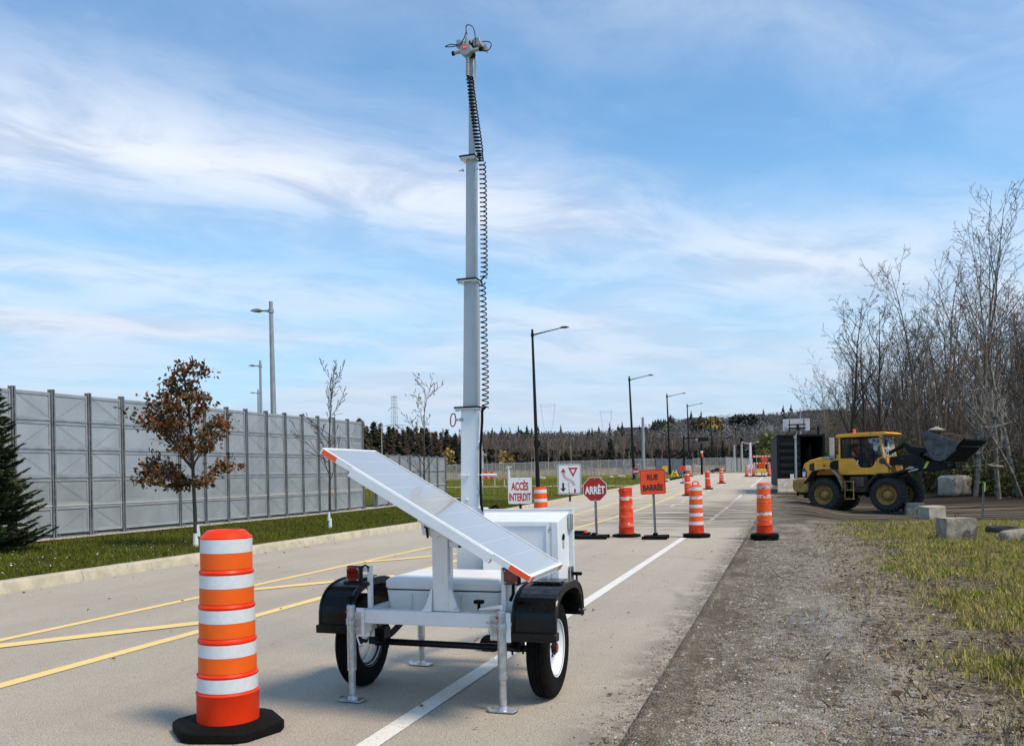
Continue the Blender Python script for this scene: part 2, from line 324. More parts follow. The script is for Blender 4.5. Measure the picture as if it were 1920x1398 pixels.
def paint_mat(name, c, wear):
    m, t, b = pmat(name); P = t.geo
    s = t.new('ShaderNodeSeparateXYZ'); t.put(s.inputs[0], P)
    k = t.mapr(t.noise(P, 60, 4, .8), wear, wear+.06, 0, .75); k2 = t.mapr(t.noise(P, 1.6, 5, .7), .5, .7, 0, .35)
    col = t.mix(k, c, (.34, .31, .27)); col = t.mix(k2, col, (.38, .35, .31))
    mud = t.math('MULTIPLY', t.mapr(s.outputs[1], 20, 25), t.mapr(s.outputs[1], 44, 36)); mud = t.math('MULTIPLY', mud, t.mapr(t.noise(P, .9, 5, .7), .32, .5, .25, .95))
    mud = t.math('MULTIPLY', mud, t.mapr(s.outputs[0], -5.0, -3.0, .12, 1))
    col = t.mix(mud, col, (.26, .225, .19))
    t.put(b.inputs['Base Color'], col); b.inputs['Roughness'].default_value = .8; bump(t, b, t.noise(P, 90, 3, .7), .7, .004)
    return m
M['lyellow'] = paint_mat('yellow_road_paint', (.84, .60, .22), .57)
M['lwhite'] = paint_mat('white_road_paint', (.74, .71, .64), .56)
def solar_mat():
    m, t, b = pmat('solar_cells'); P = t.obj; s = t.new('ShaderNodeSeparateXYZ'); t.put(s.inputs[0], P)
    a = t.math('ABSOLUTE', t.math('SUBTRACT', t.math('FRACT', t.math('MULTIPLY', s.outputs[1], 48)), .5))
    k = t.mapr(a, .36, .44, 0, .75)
    c = t.mix(k, (.36, .345, .32), (.80, .78, .74))  # pale base colour stands in for sky glare reflected off dark cells
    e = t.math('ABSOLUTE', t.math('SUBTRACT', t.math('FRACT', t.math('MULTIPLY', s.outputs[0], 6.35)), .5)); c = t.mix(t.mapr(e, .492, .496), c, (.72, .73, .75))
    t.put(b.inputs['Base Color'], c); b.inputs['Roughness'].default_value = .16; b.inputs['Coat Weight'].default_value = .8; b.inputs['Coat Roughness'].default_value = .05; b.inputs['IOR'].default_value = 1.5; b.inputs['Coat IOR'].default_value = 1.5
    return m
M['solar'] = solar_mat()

# ------------------------------------------------------------------ mesh building
class MB:
    def __init__(s, off=(0, 0, 0)): s.v = []; s.f = []; s.mi = []; s.cur = 0; s.o = off; s.T = None
    def m(s, i): s.cur = i; return s
    def add(s, vs, fs):
        k = len(s.v)
        if s.T is not None: vs = [s.T@Vector(p) for p in vs]
        s.v += [tuple(p) for p in vs]; s.f += [tuple(i+k for i in f) for f in fs]; s.mi += [s.cur]*len(fs); return s
    def box(s, x0, x1, y0, y1, z0, z1):
        return s.add([(x0, y0, z0), (x1, y0, z0), (x1, y1, z0), (x0, y1, z0), (x0, y0, z1), (x1, y0, z1), (x1, y1, z1), (x0, y1, z1)],
                     [(0, 3, 2, 1), (4, 5, 6, 7), (0, 1, 5, 4), (1, 2, 6, 5), (2, 3, 7, 6), (3, 0, 4, 7)])
    def hexa(s, a, b):  # two quads
        return s.add(list(a)+list(b), [(0, 3, 2, 1), (4, 5, 6, 7), (0, 1, 5, 4), (1, 2, 6, 5), (2, 3, 7, 6), (3, 0, 4, 7)])
    def prism(s, poly, a, b, axis='y'):
        n = len(poly)
        def P(p, k): return {'x': (k, p[0], p[1]), 'y': (p[0], k, p[1]), 'z': (p[0], p[1], k)}[axis]
        return s.add([P(p, a) for p in poly]+[P(p, b) for p in poly], [tuple(range(n)), tuple(range(2*n-1, n-1, -1))]+[(i, i+n, (i+1) % n+n, (i+1) % n) for i in range(n)])
    def tube(s, pts, rad, n=8, cap=True):
        pts = [Vector(p) for p in pts]; k = len(pts)
        if not hasattr(rad, '__len__'): rad = [rad]*k
        vs = []; fs = []; up = None
        for i, p in enumerate(pts):
            d = (pts[min(i+1, k-1)]-pts[max(i-1, 0)])
            d = d.normalized() if d.length > 1e-9 else Vector((0, 0, 1))
            if up is None: up = Vector((0, 0, 1)) if abs(d.z) < .9 else Vector((1, 0, 0))
            a = d.cross(up)
            if a.length < 1e-4: a = d.cross(Vector((1, .3, .2)))
            a.normalize(); b = a.cross(d).normalized(); up = b
            r = rad[i]
            vs += [p+a*(r*cos(2*pi*j/n))+b*(r*sin(2*pi*j/n)) for j in range(n)]
        for i in range(k-1):
            for j in range(n): fs.append((i*n+j, i*n+(j+1) % n, (i+1)*n+(j+1) % n, (i+1)*n+j))
        if cap: fs += [tuple(range(n-1, -1, -1)), tuple(range((k-1)*n, k*n))]
        return s.add(vs, fs)
    def lathe(s, prof, c=(0, 0, 0), axis='z', n=32, close=False, ph=0):
        vs = []; fs = []; k = len(prof)
        for (r, h) in prof:
            for j in range(n):
                a = 2*pi*j/n+ph; x, y = r*cos(a), r*sin(a)
                p = {'z': (x, y, h), 'x': (h, x, y), 'y': (x, h, y)}[axis]
                vs.append((p[0]+c[0], p[1]+c[1], p[2]+c[2]))
        for i in range(k-1):
            for j in range(n): fs.append((i*n+j, i*n+(j+1) % n, (i+1)*n+(j+1) % n, (i+1)*n+j))
        if close: fs += [tuple(range((k-1)*n, k*n))] + [tuple(range(n-1, -1, -1))]
        return s.add(vs, fs)
    def arc(s, prof_out, th, a, b, axis='x'):   # a curved sheet: outer polyline offset inwards
        P = [Vector(p) for p in prof_out]; inn = []
        for i, p in enumerate(P):
            d = (P[min(i+1, len(P)-1)]-P[max(i-1, 0)]).normalized(); inn.append((p.x+d.y*th, p.y-d.x*th))
        for i in range(len(P)-1):
            s.prism([tuple(P[i]), tuple(P[i+1]), inn[i+1], inn[i]], a, b, axis)
        return s
    def build(s, name, mats, parent=None, bevel=0, smooth=38, seg=2, loc=None):
        me = bpy.data.meshes.new(name)
        o3 = s.o
        me.from_pydata([(p[0]-o3[0], p[1]-o3[1], p[2]-o3[2]) for p in s.v], [], s.f)
        if not isinstance(mats, (list, tuple)): mats = [mats]
        for m_ in mats: me.materials.append(M[m_] if isinstance(m_, str) else m_)
        if len(mats) > 1: me.polygons.foreach_set('material_index', s.mi)
        if len(s.f) < 30000:
            bm = bmesh.new(); bm.from_mesh(me); bmesh.ops.remove_doubles(bm, verts=bm.verts, dist=1e-6); bmesh.ops.recalc_face_normals(bm, faces=bm.faces); bm.to_mesh(me); bm.free()
        if smooth:
            me.polygons.foreach_set('use_smooth', [True]*len(me.polygons)); me.set_sharp_from_angle(angle=radians(smooth))
        me.update()
        o = bpy.data.objects.new(name, me); COL.objects.link(o)
        if parent: o.parent = parent
        if loc is not None: o.location = loc
        if bevel:
            md = o.modifiers.new('bevel', 'BEVEL'); md.width = bevel; md.segments = seg; md.limit_method = 'ANGLE'; md.angle_limit = radians(40)
        return o
def tag(o, label=None, cat=None, group=None, kind=None):
    if label: o['label'] = label
    if cat: o['category'] = cat
    if group: o['group'] = group
    if kind: o['kind'] = kind
    return o
def thing(name, label, cat, loc=(0, 0, 0), rz=0, group=None):
    o = bpy.data.objects.new(name, None); o.empty_display_size = .2; COL.objects.link(o); o.location = loc; o.rotation_euler = (0, 0, rz)
    return tag(o, label, cat, group)
def dup(root, loc=None, rz=None, label=None, group=None, scale=None, rot=None):
    r = root.copy(); COL.objects.link(r)
    if loc is not None: r.location = loc
    if rz is not None: r.rotation_euler = (0, 0, rz)
    if rot is not None: r.rotation_euler = rot
    if scale is not None: r.scale = scale if hasattr(scale, '__len__') else (scale,)*3
    if label: r['label'] = label
    if group: r['group'] = group
    for ch in list(root.children):
        c = ch.copy(); COL.objects.link(c); c.parent = r
        for g2 in list(ch.children):
            d = g2.copy(); COL.objects.link(d); d.parent = c
    return r
def text(s, size, name, m, parent, loc, rot=(pi/2, 0, 0), sx=1.0, bold=0.0, ext=.0015, sy=1.0):
    cu = bpy.data.curves.new(name, 'FONT'); cu.body = s; cu.size = size; cu.align_x = 'CENTER'; cu.align_y = 'CENTER'; cu.offset = bold; cu.extrude = ext; cu.resolution_u = 3
    tmp = bpy.data.objects.new('tmp', cu); COL.objects.link(tmp)
    dg = bpy.context.evaluated_depsgraph_get(); me = bpy.data.meshes.new_from_object(tmp.evaluated_get(dg)); me.name = name
    bpy.data.objects.remove(tmp); bpy.data.curves.remove(cu)
    xs = [v.co.x for v in me.vertices]; ys = [v.co.y for v in me.vertices]; cx = (min(xs)+max(xs))/2; cy = (min(ys)+max(ys))/2
    for v in me.vertices: v.co.x = (v.co.x-cx)*sx; v.co.y = (v.co.y-cy)*sy
    me.materials.clear(); me.materials.append(M[m]); o = bpy.data.objects.new(name, me); COL.objects.link(o); o.parent = parent; o.location = loc; o.rotation_euler = rot
    return o

# ------------------------------------------------------------------ ground sheets
random.seed(7); np.random.seed(7)
VL = [-12, -6] + [x*.5 for x in range(-4, 90)] + list(range(45, 100, 3)) + [100, 110, 125, 150, 180, 220, 260, 320]
def sheet(name, us, vs, zf, m, kind='structure', skirt=False):
    vv = [(u, v, zf(u, v)) for v in vs for u in us]; n = len(us)
    ff = [(j*n+i, j*n+i+1, (j+1)*n+i+1, (j+1)*n+i) for j in range(len(vs)-1) for i in range(n-1)]
    me = bpy.data.meshes.new(name); me.from_pydata(vv, [], ff); me.materials.append(M[m]); me.polygons.foreach_set('use_smooth', [True]*len(ff)); me.update()
    o = bpy.data.objects.new(name, me); COL.objects.link(o); o['kind'] = kind; return o
import mathutils.noise as mn
def gz(u, v):
    if u < -.86: return hz(u, v)-.06
    z = hz(u, v)
    a = min(1, max(0, (u+.8)/1.2))
    z += .030*(1-a)*(1-min(1, abs(u+.83)*9))+a*(.030*mn.noise((u*.9, v*.45, 0))+.010*mn.noise((u*4, v*4, 3)))-.012
    if v > 26 and u > 1.0: z += .035*mn.noise((u*.25, v*2.2, 5))*min(1, (v-26)/3)
    if u > 3 and v > 36: z += sm((u+v*.5-24)/12)*.4
    return z
ul = [-900, -400, -160, -80, -40, -25, -16, -12, -10, -6, -3, -1.2, -.9, -.86, -.80] + [-.6+.25*i for i in range(48)] + [12+1.5*i for i in range(14)] + [36, 50, 80, 150, 300, 700]
sheet('ground', ul, VL+[500, 900], gz, 'ground')
edge = {}
for i, v in enumerate(VL): edge[v] = -.84+.05*mn.noise((v*1.1, 0, 0))+.03*mn.noise((v*3.3, 2, 0))
RV = [v for v in VL if v <= 110]
vv = []; ff = []; rus = [-9.76, -7, -5, -3, -1.5]
for v in RV: vv += [(u, v, hz(u, v)) for u in rus]+[(edge[v], v, hz(-.83, v)), (edge[v]+.02, v, hz(-.83, v)-.05)]
n = 7
ff = [(j*n+i, j*n+i+1, (j+1)*n+i+1, (j+1)*n+i) for j in range(len(RV)-1) for i in range(n-1)]
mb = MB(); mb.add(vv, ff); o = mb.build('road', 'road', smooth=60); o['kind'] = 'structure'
sheet('side_road', [-.78, 3, 8, 20], [v for v in VL if 62 <= v <= 110], lambda u, v: hz(-3, v)+.005, 'road')
def vz(u, v):
    t = sm((-9.9-u)/6)
    return hz(-9.8, v)+.135+.05*t+.012*mn.noise((u*1.3, v*1.3, 0))
VV = [v for v in VL if v <= 100]
sheet('grass_verge', [-40, -25, -18, -15.5]+[-15.2+.45*i for i in range(12)]+[-9.98], [v for v in VV if v <= 43.5], vz, 'turf')
sheet('grass_field', [-120, -90, -60, -40, -30, -20, -15, -12, -9.98], [v for v in VV if v >= 43.5], lambda u, v: vz(u, v)-(0 if v < 44 else 0), 'field')
# pale gravel strip at the foot of the tall fence, a path across the field
sheet('gravel_strip', [-15.9, -15.6, -15.3, -14.95], [v for v in VV if v <= 39], lambda u, v: vz(u, v)+.03, 'concl')
sheet('footpath', [-70, -40, -20, -9.99], [56, 57, 58], lambda u, v: vz(u, v)+.03, 'concl')
kb = MB()
v = -8.0
while v < 76:
    v1 = v+2.99; a0, a1 = hz(-9.8, v), hz(-9.8, v1)
    pr = [(-9.755, -.05), (-9.765, .03), (-9.80, .135), (-9.83, .152), (-9.97, .152), (-9.99, .14), (-9.99, -.05)]
    k = len(pr)
    kb.add([(p[0]+.006*(p[1] > .1)*mn.noise((v, 0, 0)), v, a0+p[1]) for p in pr]+[(p[0], v1, a1+p[1]) for p in pr], [tuple(range(k)), tuple(range(2*k-1, k-1, -1))]+[(i, (i+1) % k, (i+1) % k+k, i+k) for i in range(k)])
    v += 3.0
o = kb.build('kerb', 'kerb', bevel=.006); o['kind'] = 'structure'
# painted markings
def strip(name, pts, wd, m, dz=.005):
    P = [Vector(p) for p in pts]; vs = []; fs = []
    Q = []
    for i in range(len(P)-1):
        k = max(1, int((P[i+1]-P[i]).length/1.0))
        Q += [P[i].lerp(P[i+1], j/k) for j in range(k)]
    Q.append(P[-1])
    for i, p in enumerate(Q):
        d = (Q[min(i+1, len(Q)-1)]-Q[max(0, i-1)]).normalized(); nn = Vector((-d.y, d.x))
        ww = wd/2*(1+.06*mn.noise((p.x*7, p.y*7, 0)))
        for sgn in (-1, 1): a = p+nn*ww*sgn; vs.append((a.x, a.y, hz(-4, p.y)+dz))
    fs = [(2*i, 2*i+1, 2*i+3, 2*i+2) for i in range(len(Q)-1)]
    mb = MB(); mb.add(vs, fs); o = mb.build(name, m, smooth=0); o['kind'] = 'structure'; return o
Cp = [(-5.33, -10), (-5.32, 20), (-5.25, 31), (-5.3, 40), (-5.6, 50), (-6.2, 62)]
Ap = [(-6.87, -10), (-6.87, 18), (-6.95, 28), (-7.1, 40), (-7.0, 52), (-6.6, 62)]
strip('yellow_line', Cp, .135, 'lyellow'); strip('yellow_line', Ap, .115, 'lyellow')
for k in range(-3, 12):
    v0 = 5.55+3.75*k; strip('yellow_line', [(-6.81, v0), (-5.40, v0+2.0)], .21, 'lyellow', .0078)
strip('white_line', [(-2.15, -10), (-2.15, 44)], .125, 'lwhite')
strip('white_line', [(-2.15, 56), (-2.15, 84)], .13, 'lwhite')
for k in range(9): strip('white_dash', [(-4.35+.02*k, 34+3.1*k), (-4.35+.02*k, 35.3+3.1*k)], .12, 'lwhite')

# ------------------------------------------------------------------ tall perforated fence on the left
FU = -15.5
def fence(name, label, vs, top, rows, root_v, wide=()):
    base = thing(name, label, 'fence', (FU, root_v, vz(FU, root_v)))
    off = (FU, root_v, vz(FU, root_v))
    for i, v in enumerate(vs):
        z0 = vz(FU, v)
        p = MB(off)
        p.box(FU-.045, FU+.055, v-.012, v+.012, z0-.03, top(v)+.06)        # web and flanges of a steel H post
        p.box(FU+.043, FU+.055, v-.05, v+.05, z0-.03, top(v)+.06); p.box(FU-.055, FU-.043, v-.05, v+.05, z0-.03, top(v)+.06)
        for k in range(16):
            zz = z0+.15+k*(top(v)-z0-.2)/16; p.box(FU+.056, FU+.062, v-.012, v+.012, zz, zz+.02)
        pst = p.build('post', 'fpost', base, smooth=0)
        q = MB(off); q.box(FU-.11, FU+.12, v-.09, v+.09, z0+.005, z0+.035)
        for a in (-.075, 0, .075): q.tube([(FU+.095, v+a, z0+.03), (FU+.095, v+a, z0+.10)], .010, 6)
        q.build('base_plate', 'galvd', pst, smooth=0)
        if i+1 >= len(vs): continue
        v1 = vs[i+1]; z1 = vz(FU, v1)
        def zz(t, r): a = z0+.10+(top(v)-z0-.10)*r; b = z1+.10+(top(v1)-z1-.10)*r; return a+(b-a)*t
        for r in range(rows):
            r0, r1 = r/rows, (r+1)/rows; f = MB(off); x = FU+.005; a, b = v+.05, v1-.05
            f.add([(x, a, zz(0, r0)+.012), (x, b, zz(1, r0)+.012), (x, b, zz(1, r1)-.012), (x, a, zz(0, r1)-.012)], [(0, 1, 2, 3)])
            pn = f.build('panel', 'screen', base, smooth=0)
            f = MB(off); th = .022
            for (e0, e1) in ((r0, r0+.028/1), (r1-.028, r1)):
                f.hexa([(x+.004, a, zz(0, e0)+.012), (x+.004, b, zz(1, e0)+.012), (x+.018, b, zz(1, e0)+.012), (x+.018, a, zz(0, e0)+.012)],
                       [(x+.004, a, zz(0, e1)-.012), (x+.004, b, zz(1, e1)-.012), (x+.018, b, zz(1, e1)-.012), (x+.018, a, zz(0, e1)-.012)])
            for (c0, c1) in ((a, a+.045), (b-.045, b)):
                t0, t1 = (c0-v)/(v1-v), (c1-v)/(v1-v)
                f.hexa([(x+.005, c0, zz(t0, r0)+.014), (x+.005, c1, zz(t1, r0)+.014), (x+.016, c1, zz(t1, r0)+.014), (x+.016, c0, zz(t0, r0)+.014)],
                       [(x+.005, c0, zz(t0, r1)-.014), (x+.005, c1, zz(t1, r1)-.014), (x+.016, c1, zz(t1, r1)-.014), (x+.016, c0, zz(t0, r1)-.014)])
            f.build('frame', 'fframe', pn, smooth=0)
            br = MB(off)
            if i in wide: br.tube([(x-.03, a, zz(.05, r1)-.05), (x-.03, (a+b)/2, zz(.5, r0)+.04)], .0038, 4); br.tube([(x-.03, b, zz(.95, r1)-.05), (x-.03, (a+b)/2, zz(.5, r0)+.04)], .0038, 4)
            elif (i+r) % 2: br.tube([(x+.02, a, zz(.05, r1)-.04), (x+.02, b, zz(.95, r0)+.04)], .0036, 4)
            else: br.tube([(x+.02, a, zz(.05, r0)+.04), (x+.02, b, zz(.95, r1)-.04)], .0036, 4)
            br.build('brace', 'fbrace', pn, smooth=0)
            if r:
                f = MB(off); zr0, zr1 = zz(0, r0), zz(1, r0)
                f.hexa([(x-.03, v+.015, zr0-.013), (x-.03, v1-.015, zr1-.013), (x+.03, v1-.015, zr1-.013), (x+.03, v+.015, zr0-.013)],
                       [(x-.03, v+.015, zr0+.013), (x-.03, v1-.015, zr1+.013), (x+.03, v1-.015, zr1+.013), (x+.03, v+.015, zr0+.013)])
                f.build('rail', 'beige' if r == 1 else 'galvd', base, smooth=0)
    return base
tv = [10.9, 11.95, 12.98, 14.01, 15.03, 16.08, 17.13, 19.18, 20.24, 21.27, 22.2, 23.26, 24.31, 25.34, 26.37, 27.48, 28.5, 29.63]
fence('tall_fence', 'tall grey perforated screen fence of five panel rows behind the grass verge', tv, lambda v: 3.43+.0085*(v-14), 5, 14.01, wide=(6,))
fence('low_fence', 'lower grey perforated screen fence continuing past the end of the tall one', [30.75, 31.8, 32.9, 33.95, 35.0, 36.0, 37.0, 38.0], lambda v: 2.34-.003*(v-31), 3, 31.8)

# ------------------------------------------------------------------ street lamps
def lamp_post(name, label, cat, loc, h, arm, dirx, m, r0, group, lean=0.0, armrise=.12, box=True, headl=.42, k=1.0):
    t = thing(name, label, cat, loc, 0, group); t.rotation_euler = (0, lean, 0)
    p = MB(); p.tube([(0, 0, -.1), (0, 0, h*.25), (0, 0, h)], [r0, r0*.85, r0*.5], 14); p.lathe([(r0*1.5, -.02), (r0*1.5, .05), (r0*1.05, .16)], n=14, close=True); p.build('pole', m, t)
    a = MB(); z = h-.28*k
    a.tube([(0, 0, z-.05), (dirx*arm*.5, 0, z-.03+armrise*.55), (dirx*arm, 0, z+armrise)], [.045*k, .032*k, .025*k], 8)
    a.lathe([(r0*.75, z-.14), (r0*.75, z+.05)], n=12, close=True); a.build('arm', m, t)
    hd = MB(); x = dirx*arm; zz = z+armrise
    pr = [(x-dirx*.12, zz-.01), (x+dirx*.02, zz+.055*k), (x+dirx*headl*.6, zz+.05*k), (x+dirx*headl, zz), (x+dirx*headl*.5, zz-.035*k)]
    hd.prism(pr, -.13*k, .13*k, 'y'); hd.build('lamp_head', m, t, bevel=.01)
    if box: b = MB(); b.lathe([(r0*1.25, 2.55), (r0*1.25, 2.95)], n=12, close=True); b.box(r0*.5, r0*1.9, -.07, .07, 2.6, 2.88); b.build('service_box', m, t)
    return t
def foot(px, d):
    p = at(px, 890, d); return (p[0], p[1], (vz(p[0], p[1]) if p[0] < -9.9 and p[1] < 100 else hz(p[0], p[1])))
lamps = [(1008.5, 49, 'black street lamp behind the no entry board, tallest in view', 997, 617), (1189, 76, 'black street lamp beside the small far stop sign, second tallest', 1179, 705),
         (1256.5, 98, 'black street lamp by the yellow folding barricade', 1250, 738), (1294, 117, 'black street lamp above the covered traffic signal', 1288, 757), (1337, 149, 'black street lamp right of the covered signal head', 1331.5, 779)]
for px, d, lb, tx, ty in lamps:
    f = foot(px, d); top = at(tx, ty, d); h = top[2]-f[2]
    lean = math.atan2((top[0]-f[0])*cos(TH), h)
    lamp_post('street_lamp', lb, 'street lamp', f, h, 1.75, 1, 'blackm', .125 if d < 60 else .14, 'black street lamps along the road', lean=lean, armrise=.22)
for px, d, ty, lb in [(1356, 185, 789, 'small far black street lamp beyond the road end, left one of two'), (1383, 205, 803, 'small far black street lamp beyond the road end, right one of two'), (1396, 215, 812, 'short far black lamp pole beside the white double lamp')]:
    f = foot(px, d); h = at(px, ty, d)[2]-f[2]
    lamp_post('street_lamp', lb, 'street lamp', f, h, 1.75, 1, 'blackm', .17, 'black street lamps along the road', lean=-.03, box=False)
for px, ty, d, tx, lb, r in [(516, 565, 45, 507, 'tall grey steel lamp post behind the fence, nearest of three', .27), (491, 676, 78, 488, 'middle grey steel lamp post of the three behind the fence', .27), (486, 730, 115, 484, 'smallest grey steel lamp post of the three behind the fence', .27), (717, 796, 90, 715, 'slim grey steel pole standing before the brown trees', .12), (716+0, 0, 0, 0, '', 0)]:
    if not d: continue
    f = foot(px, d); f = (f[0], f[1], hz(-9, f[1])); top = at(tx, ty, d); h = top[2]-f[2]
    lean = math.atan2((top[0]-f[0])*cos(TH), h)
    lamp_post('steel_lamp_post', lb, 'lamp post', f, h, .62 if r > .2 else .25, -1, 'lgrey', r*.72, 'grey lamp posts beyond the fence', lean=lean, armrise=.02, box=False, headl=.55, k=1.6 if r > .2 else 1)
# small one over the fence end
f = foot(630, 150); lamp_post('steel_lamp_post', 'tiny grey steel lamp post seen just over the end of the tall fence', 'lamp post', f, at(629, 774, 150)[2]-f[2], 1.2, 1, 'lgrey', .17, 'grey lamp posts beyond the fence', lean=-.01, box=False)

# ------------------------------------------------------------------ traffic drums
SEC = [(.06, .222, .171), (.245, .325, .165), (.35, .515, .158), (.545, .707, .1525), (.735, .90, .147), (.928, 1.10, .141)]
def make_drum(label, mw=('retro',)*5, mo='orangeb', body='orange', bases=1, top='cap', n=48, dent=0.0, group='orange and white traffic drums'):
    t = thing('traffic_drum', label, 'traffic drum', (0, 0, 0), 0, group)
    z0 = .045*(bases-1)
    b = MB()
    pr = [(.150, .05+z0)]
    for i, (a, c, r) in enumerate(SEC):
        rr = r
        pr += [(rr, a+z0), (rr, c+z0)]
        if i < 5:
            nz = SEC[i+1][0]; nr = SEC[i+1][2]
            pr += [(rr+.003, c+z0+.004), (rr+.004, c+z0+.012), (rr-.001, nz+z0-.008), (nr, nz+z0-.001)]
    pr += [(.143, 1.104+z0), (.138, 1.11+z0), (.106, 1.142+z0), (.10, 1.146+z0), (.072, 1.146+z0), (.066, 1.13+z0), (0.002, 1.128+z0)]
    b.lathe(pr, n=n)
    if top == 'handle':
        b.tube([(.07*cos(a), .0, 1.18+z0+.045*sin(a)) for a in [2*pi*i/14 for i in range(15)]], .016, 6)
    if dent:
        b.v = [(x+dent*sm((z-.95)/.2)*mn.noise((x*9, y*9, z*9))*1.2, y+dent*sm((z-.95)/.2)*mn.noise((x*8+4, y*8, z*8)), z-dent*.6*sm((z-1.0)/.15)*(1+mn.noise((x*12, y*12, 0)))) for x, y, z in b.v]
    b.build('body', body, t)
    def band(nm, z1, z2, r, m):
        k = MB(); k.lathe([(r-.002, z1+z0), (r+.0018, z1+z0+.001), (r+.0018, z2+z0-.001), (r-.002, z2+z0)], n=n); k.build(nm, m, t)
    W = [(.247, .325, .165), (.44, .513, .158), (.63, .705, .1525), (.823, .898, .147), (1.02, 1.098, .141)]
    for i, (a, c, r) in enumerate(W): band('white_band', a, c, r, mw[i])
    for a, c, r in [(.352, .439, .158), (.547, .629, .1525), (.737, .822, .147), (.93, 1.019, .141)]: band('orange_band', a, c, r, mo)
    for k in range(bases):
        r = MB(); a = .04 if bases > 1 else .062
        zz = k*.045; j = .01*k
        pts = [((.335+j)*cos(x), (.30+j)*sin(x)) for x in [pi/6*0+pi/3*i+.12+.35*k for i in range(6)]]
        q = []
        for i in range(6):  # clipped corners
            p0, p1 = Vector(pts[i]), Vector(pts[(i+1) % 6]); q += [tuple(p0.lerp(p1, .12)), tuple(p0.lerp(p1, .88))]
        r.prism(q, zz, zz+a, 'z')
        if k == bases-1: r.lathe([(.24, zz+a-.002), (.215, zz+a+.012), (.18, zz+a+.014), (.165, zz+a+.004)], n=n)
        r.build('rubber_base', 'black', t, bevel=.012)
    return t
def stand(t, p, rz=0, lean=(0, 0), s=1.0):
    t.location = p; t.rotation_euler = (lean[0], lean[1], rz); t.scale = (s, s, s); return t
stand(make_drum('bright clean orange and white traffic drum standing alone in the left foreground', n=72, body='orange'), (-3.06, 4.17, 0), .15, (0, .006))
stand(make_drum('crumpled traffic drum with badly scraped white bands, between stop sign and orange sign', ('retrow2', 'retrow2', 'retrow2', 'retrow', 'orangew'), 'orangew', 'orangew', 1, dent=.10), g(1175, 1006), .1, (0, -.005))
stand(make_drum('traffic drum on a double base with a ring handle on top, on the white line', ('retro', 'retro', 'retro', 'retrow', 'retro'), 'orangeb', 'orangew', 2, 'handle'), g(1306, 1007), .3, (0, -.004), .96)
stand(make_drum('traffic drum on stacked bases at the gravel edge, its top band grey', ('retrow2', 'retrow', 'retrow2', 'retrow', 'retrog'), 'orangeb', 'orangew', 3), g(1434, 1011), .8, (0, -.012), .95)
stand(make_drum('traffic drum behind the white equipment cabinet, next to the no entry board', group='orange and white traffic drums'), (onv(1014, 940, 18.3).x, 18.3, 0), .4, (0, -.004))
far = [(1290, 929, -.03, 'leaning traffic drum with dull bands, just behind the drum with the ring handle', 1), (1328, 917, -.05, 'crooked faded traffic drum, third of the line running up the road', 1), (1353, 906, 0, 'small clean traffic drum beside the far end of the white dashes', 0), (1294, 893, 0, 'small traffic drum behind the leaning one, before the grey hoarding', 0)]
dr_a = None
for px, py, ln, lb, worn in far:
    t = make_drum(lb, ('retrow',)*5 if not worn else ('retrow2', 'retrow2', 'retrow', 'retrow2', 'retrow'), 'orangew' if worn else 'orangeb', 'orangew', 1, dent=.06*worn, n=20)
    stand(t, g(px, py), .2, (0, ln))
    if not worn: dr_a = t
fd = [(1400, 'far traffic drum at the left end of the closure, before the white notice'), (1413, 'far traffic drum right of the white notice, overlapping the striped barrier'), (1442, 'far plain orange traffic drum right of the yellow panel'), (1457.5, 'far traffic drum nearest the black container')]
for px, lb in fd:
    p = gx(px, 84); dup(dr_a, p, .3, lb)
p = gx(1445, 92)

# ------------------------------------------------------------------ signs on stands
def post(t, x, y, h, m='zinc', w=.024, holes=True, lean=0):
    p = MB(); p.box(x-w, x+w, y-w*.8, y-w*.55, .03, h); p.box(x-w, x-w*.6, y-w*.8, y+w*.8, .03, h); p.box(x+w*.6, x+w, y-w*.8, y+w*.8, .03, h)
    po = p.build('post', m, t, smooth=0)
    if holes:
        q = MB()
        for k in range(int(h/.05)): q.lathe([(.0001, -.0008), (.0055, -.0008)], c=(x, y-w*.8, .07+k*.05), axis='y', n=6)
        q.build('hole_row', 'inkk', po, smooth=0)
    return po
def skid(t, x, y, w, d, m='black', s=0):
    b = MB(); b.box(x-w/2, x+w/2, y-d/2, y-d/2+.10, 0, .075); b.box(x-w/2, x+w/2, y+d/2-.10, y+d/2, 0, .075); b.box(x-w*.46, x+w*.46, y-d/2+.04, y+d/2-.04, .03, .068); b.box(x-.05, x+.05, y-.06, y+.06, .06, .13)
    b.build('rubber_base', m, t, bevel=.008)
def rrect(x0, x1, z0, z1, r, n=5):
    out = []
    for cx, cz, a0 in ((x1-r, z1-r, 0), (x0+r, z1-r, pi/2), (x0+r, z0+r, pi), (x1-r, z0+r, 3*pi/2)):
        out += [(cx+r*cos(a0+pi/2*i/n), cz+r*sin(a0+pi/2*i/n)) for i in range(n+1)]
    return out
def plate(t, name, poly, y, th, m, par=None):
    p = MB(); p.prism(poly, y, y+th, 'y'); return p.build(name, m, par or t, smooth=0)
def ring(t, name, outer, inner, y, m, par):
    p = MB(); n = len(outer)
    p.add([(a[0], y, a[1]) for a in outer]+[(a[0], y, a[1]) for a in inner], [(i, (i+1) % n, (i+1) % n+n, i+n) for i in range(n)]); return p.build(name, m, par, smooth=0)
SV = 18.55
def spos(px): p = onv(px, 950, SV); return p.x
def zat(px, py, v=SV): return onv(px, py, v).z
def bolts(t, par, pts, y):
    for x, z in pts:
        b = MB(); b.lathe([(.0001, -.006), (.009, -.005), (.011, 0)], c=(x, y, z), axis='y', n=8); b.build('bolt', 'galv', par)
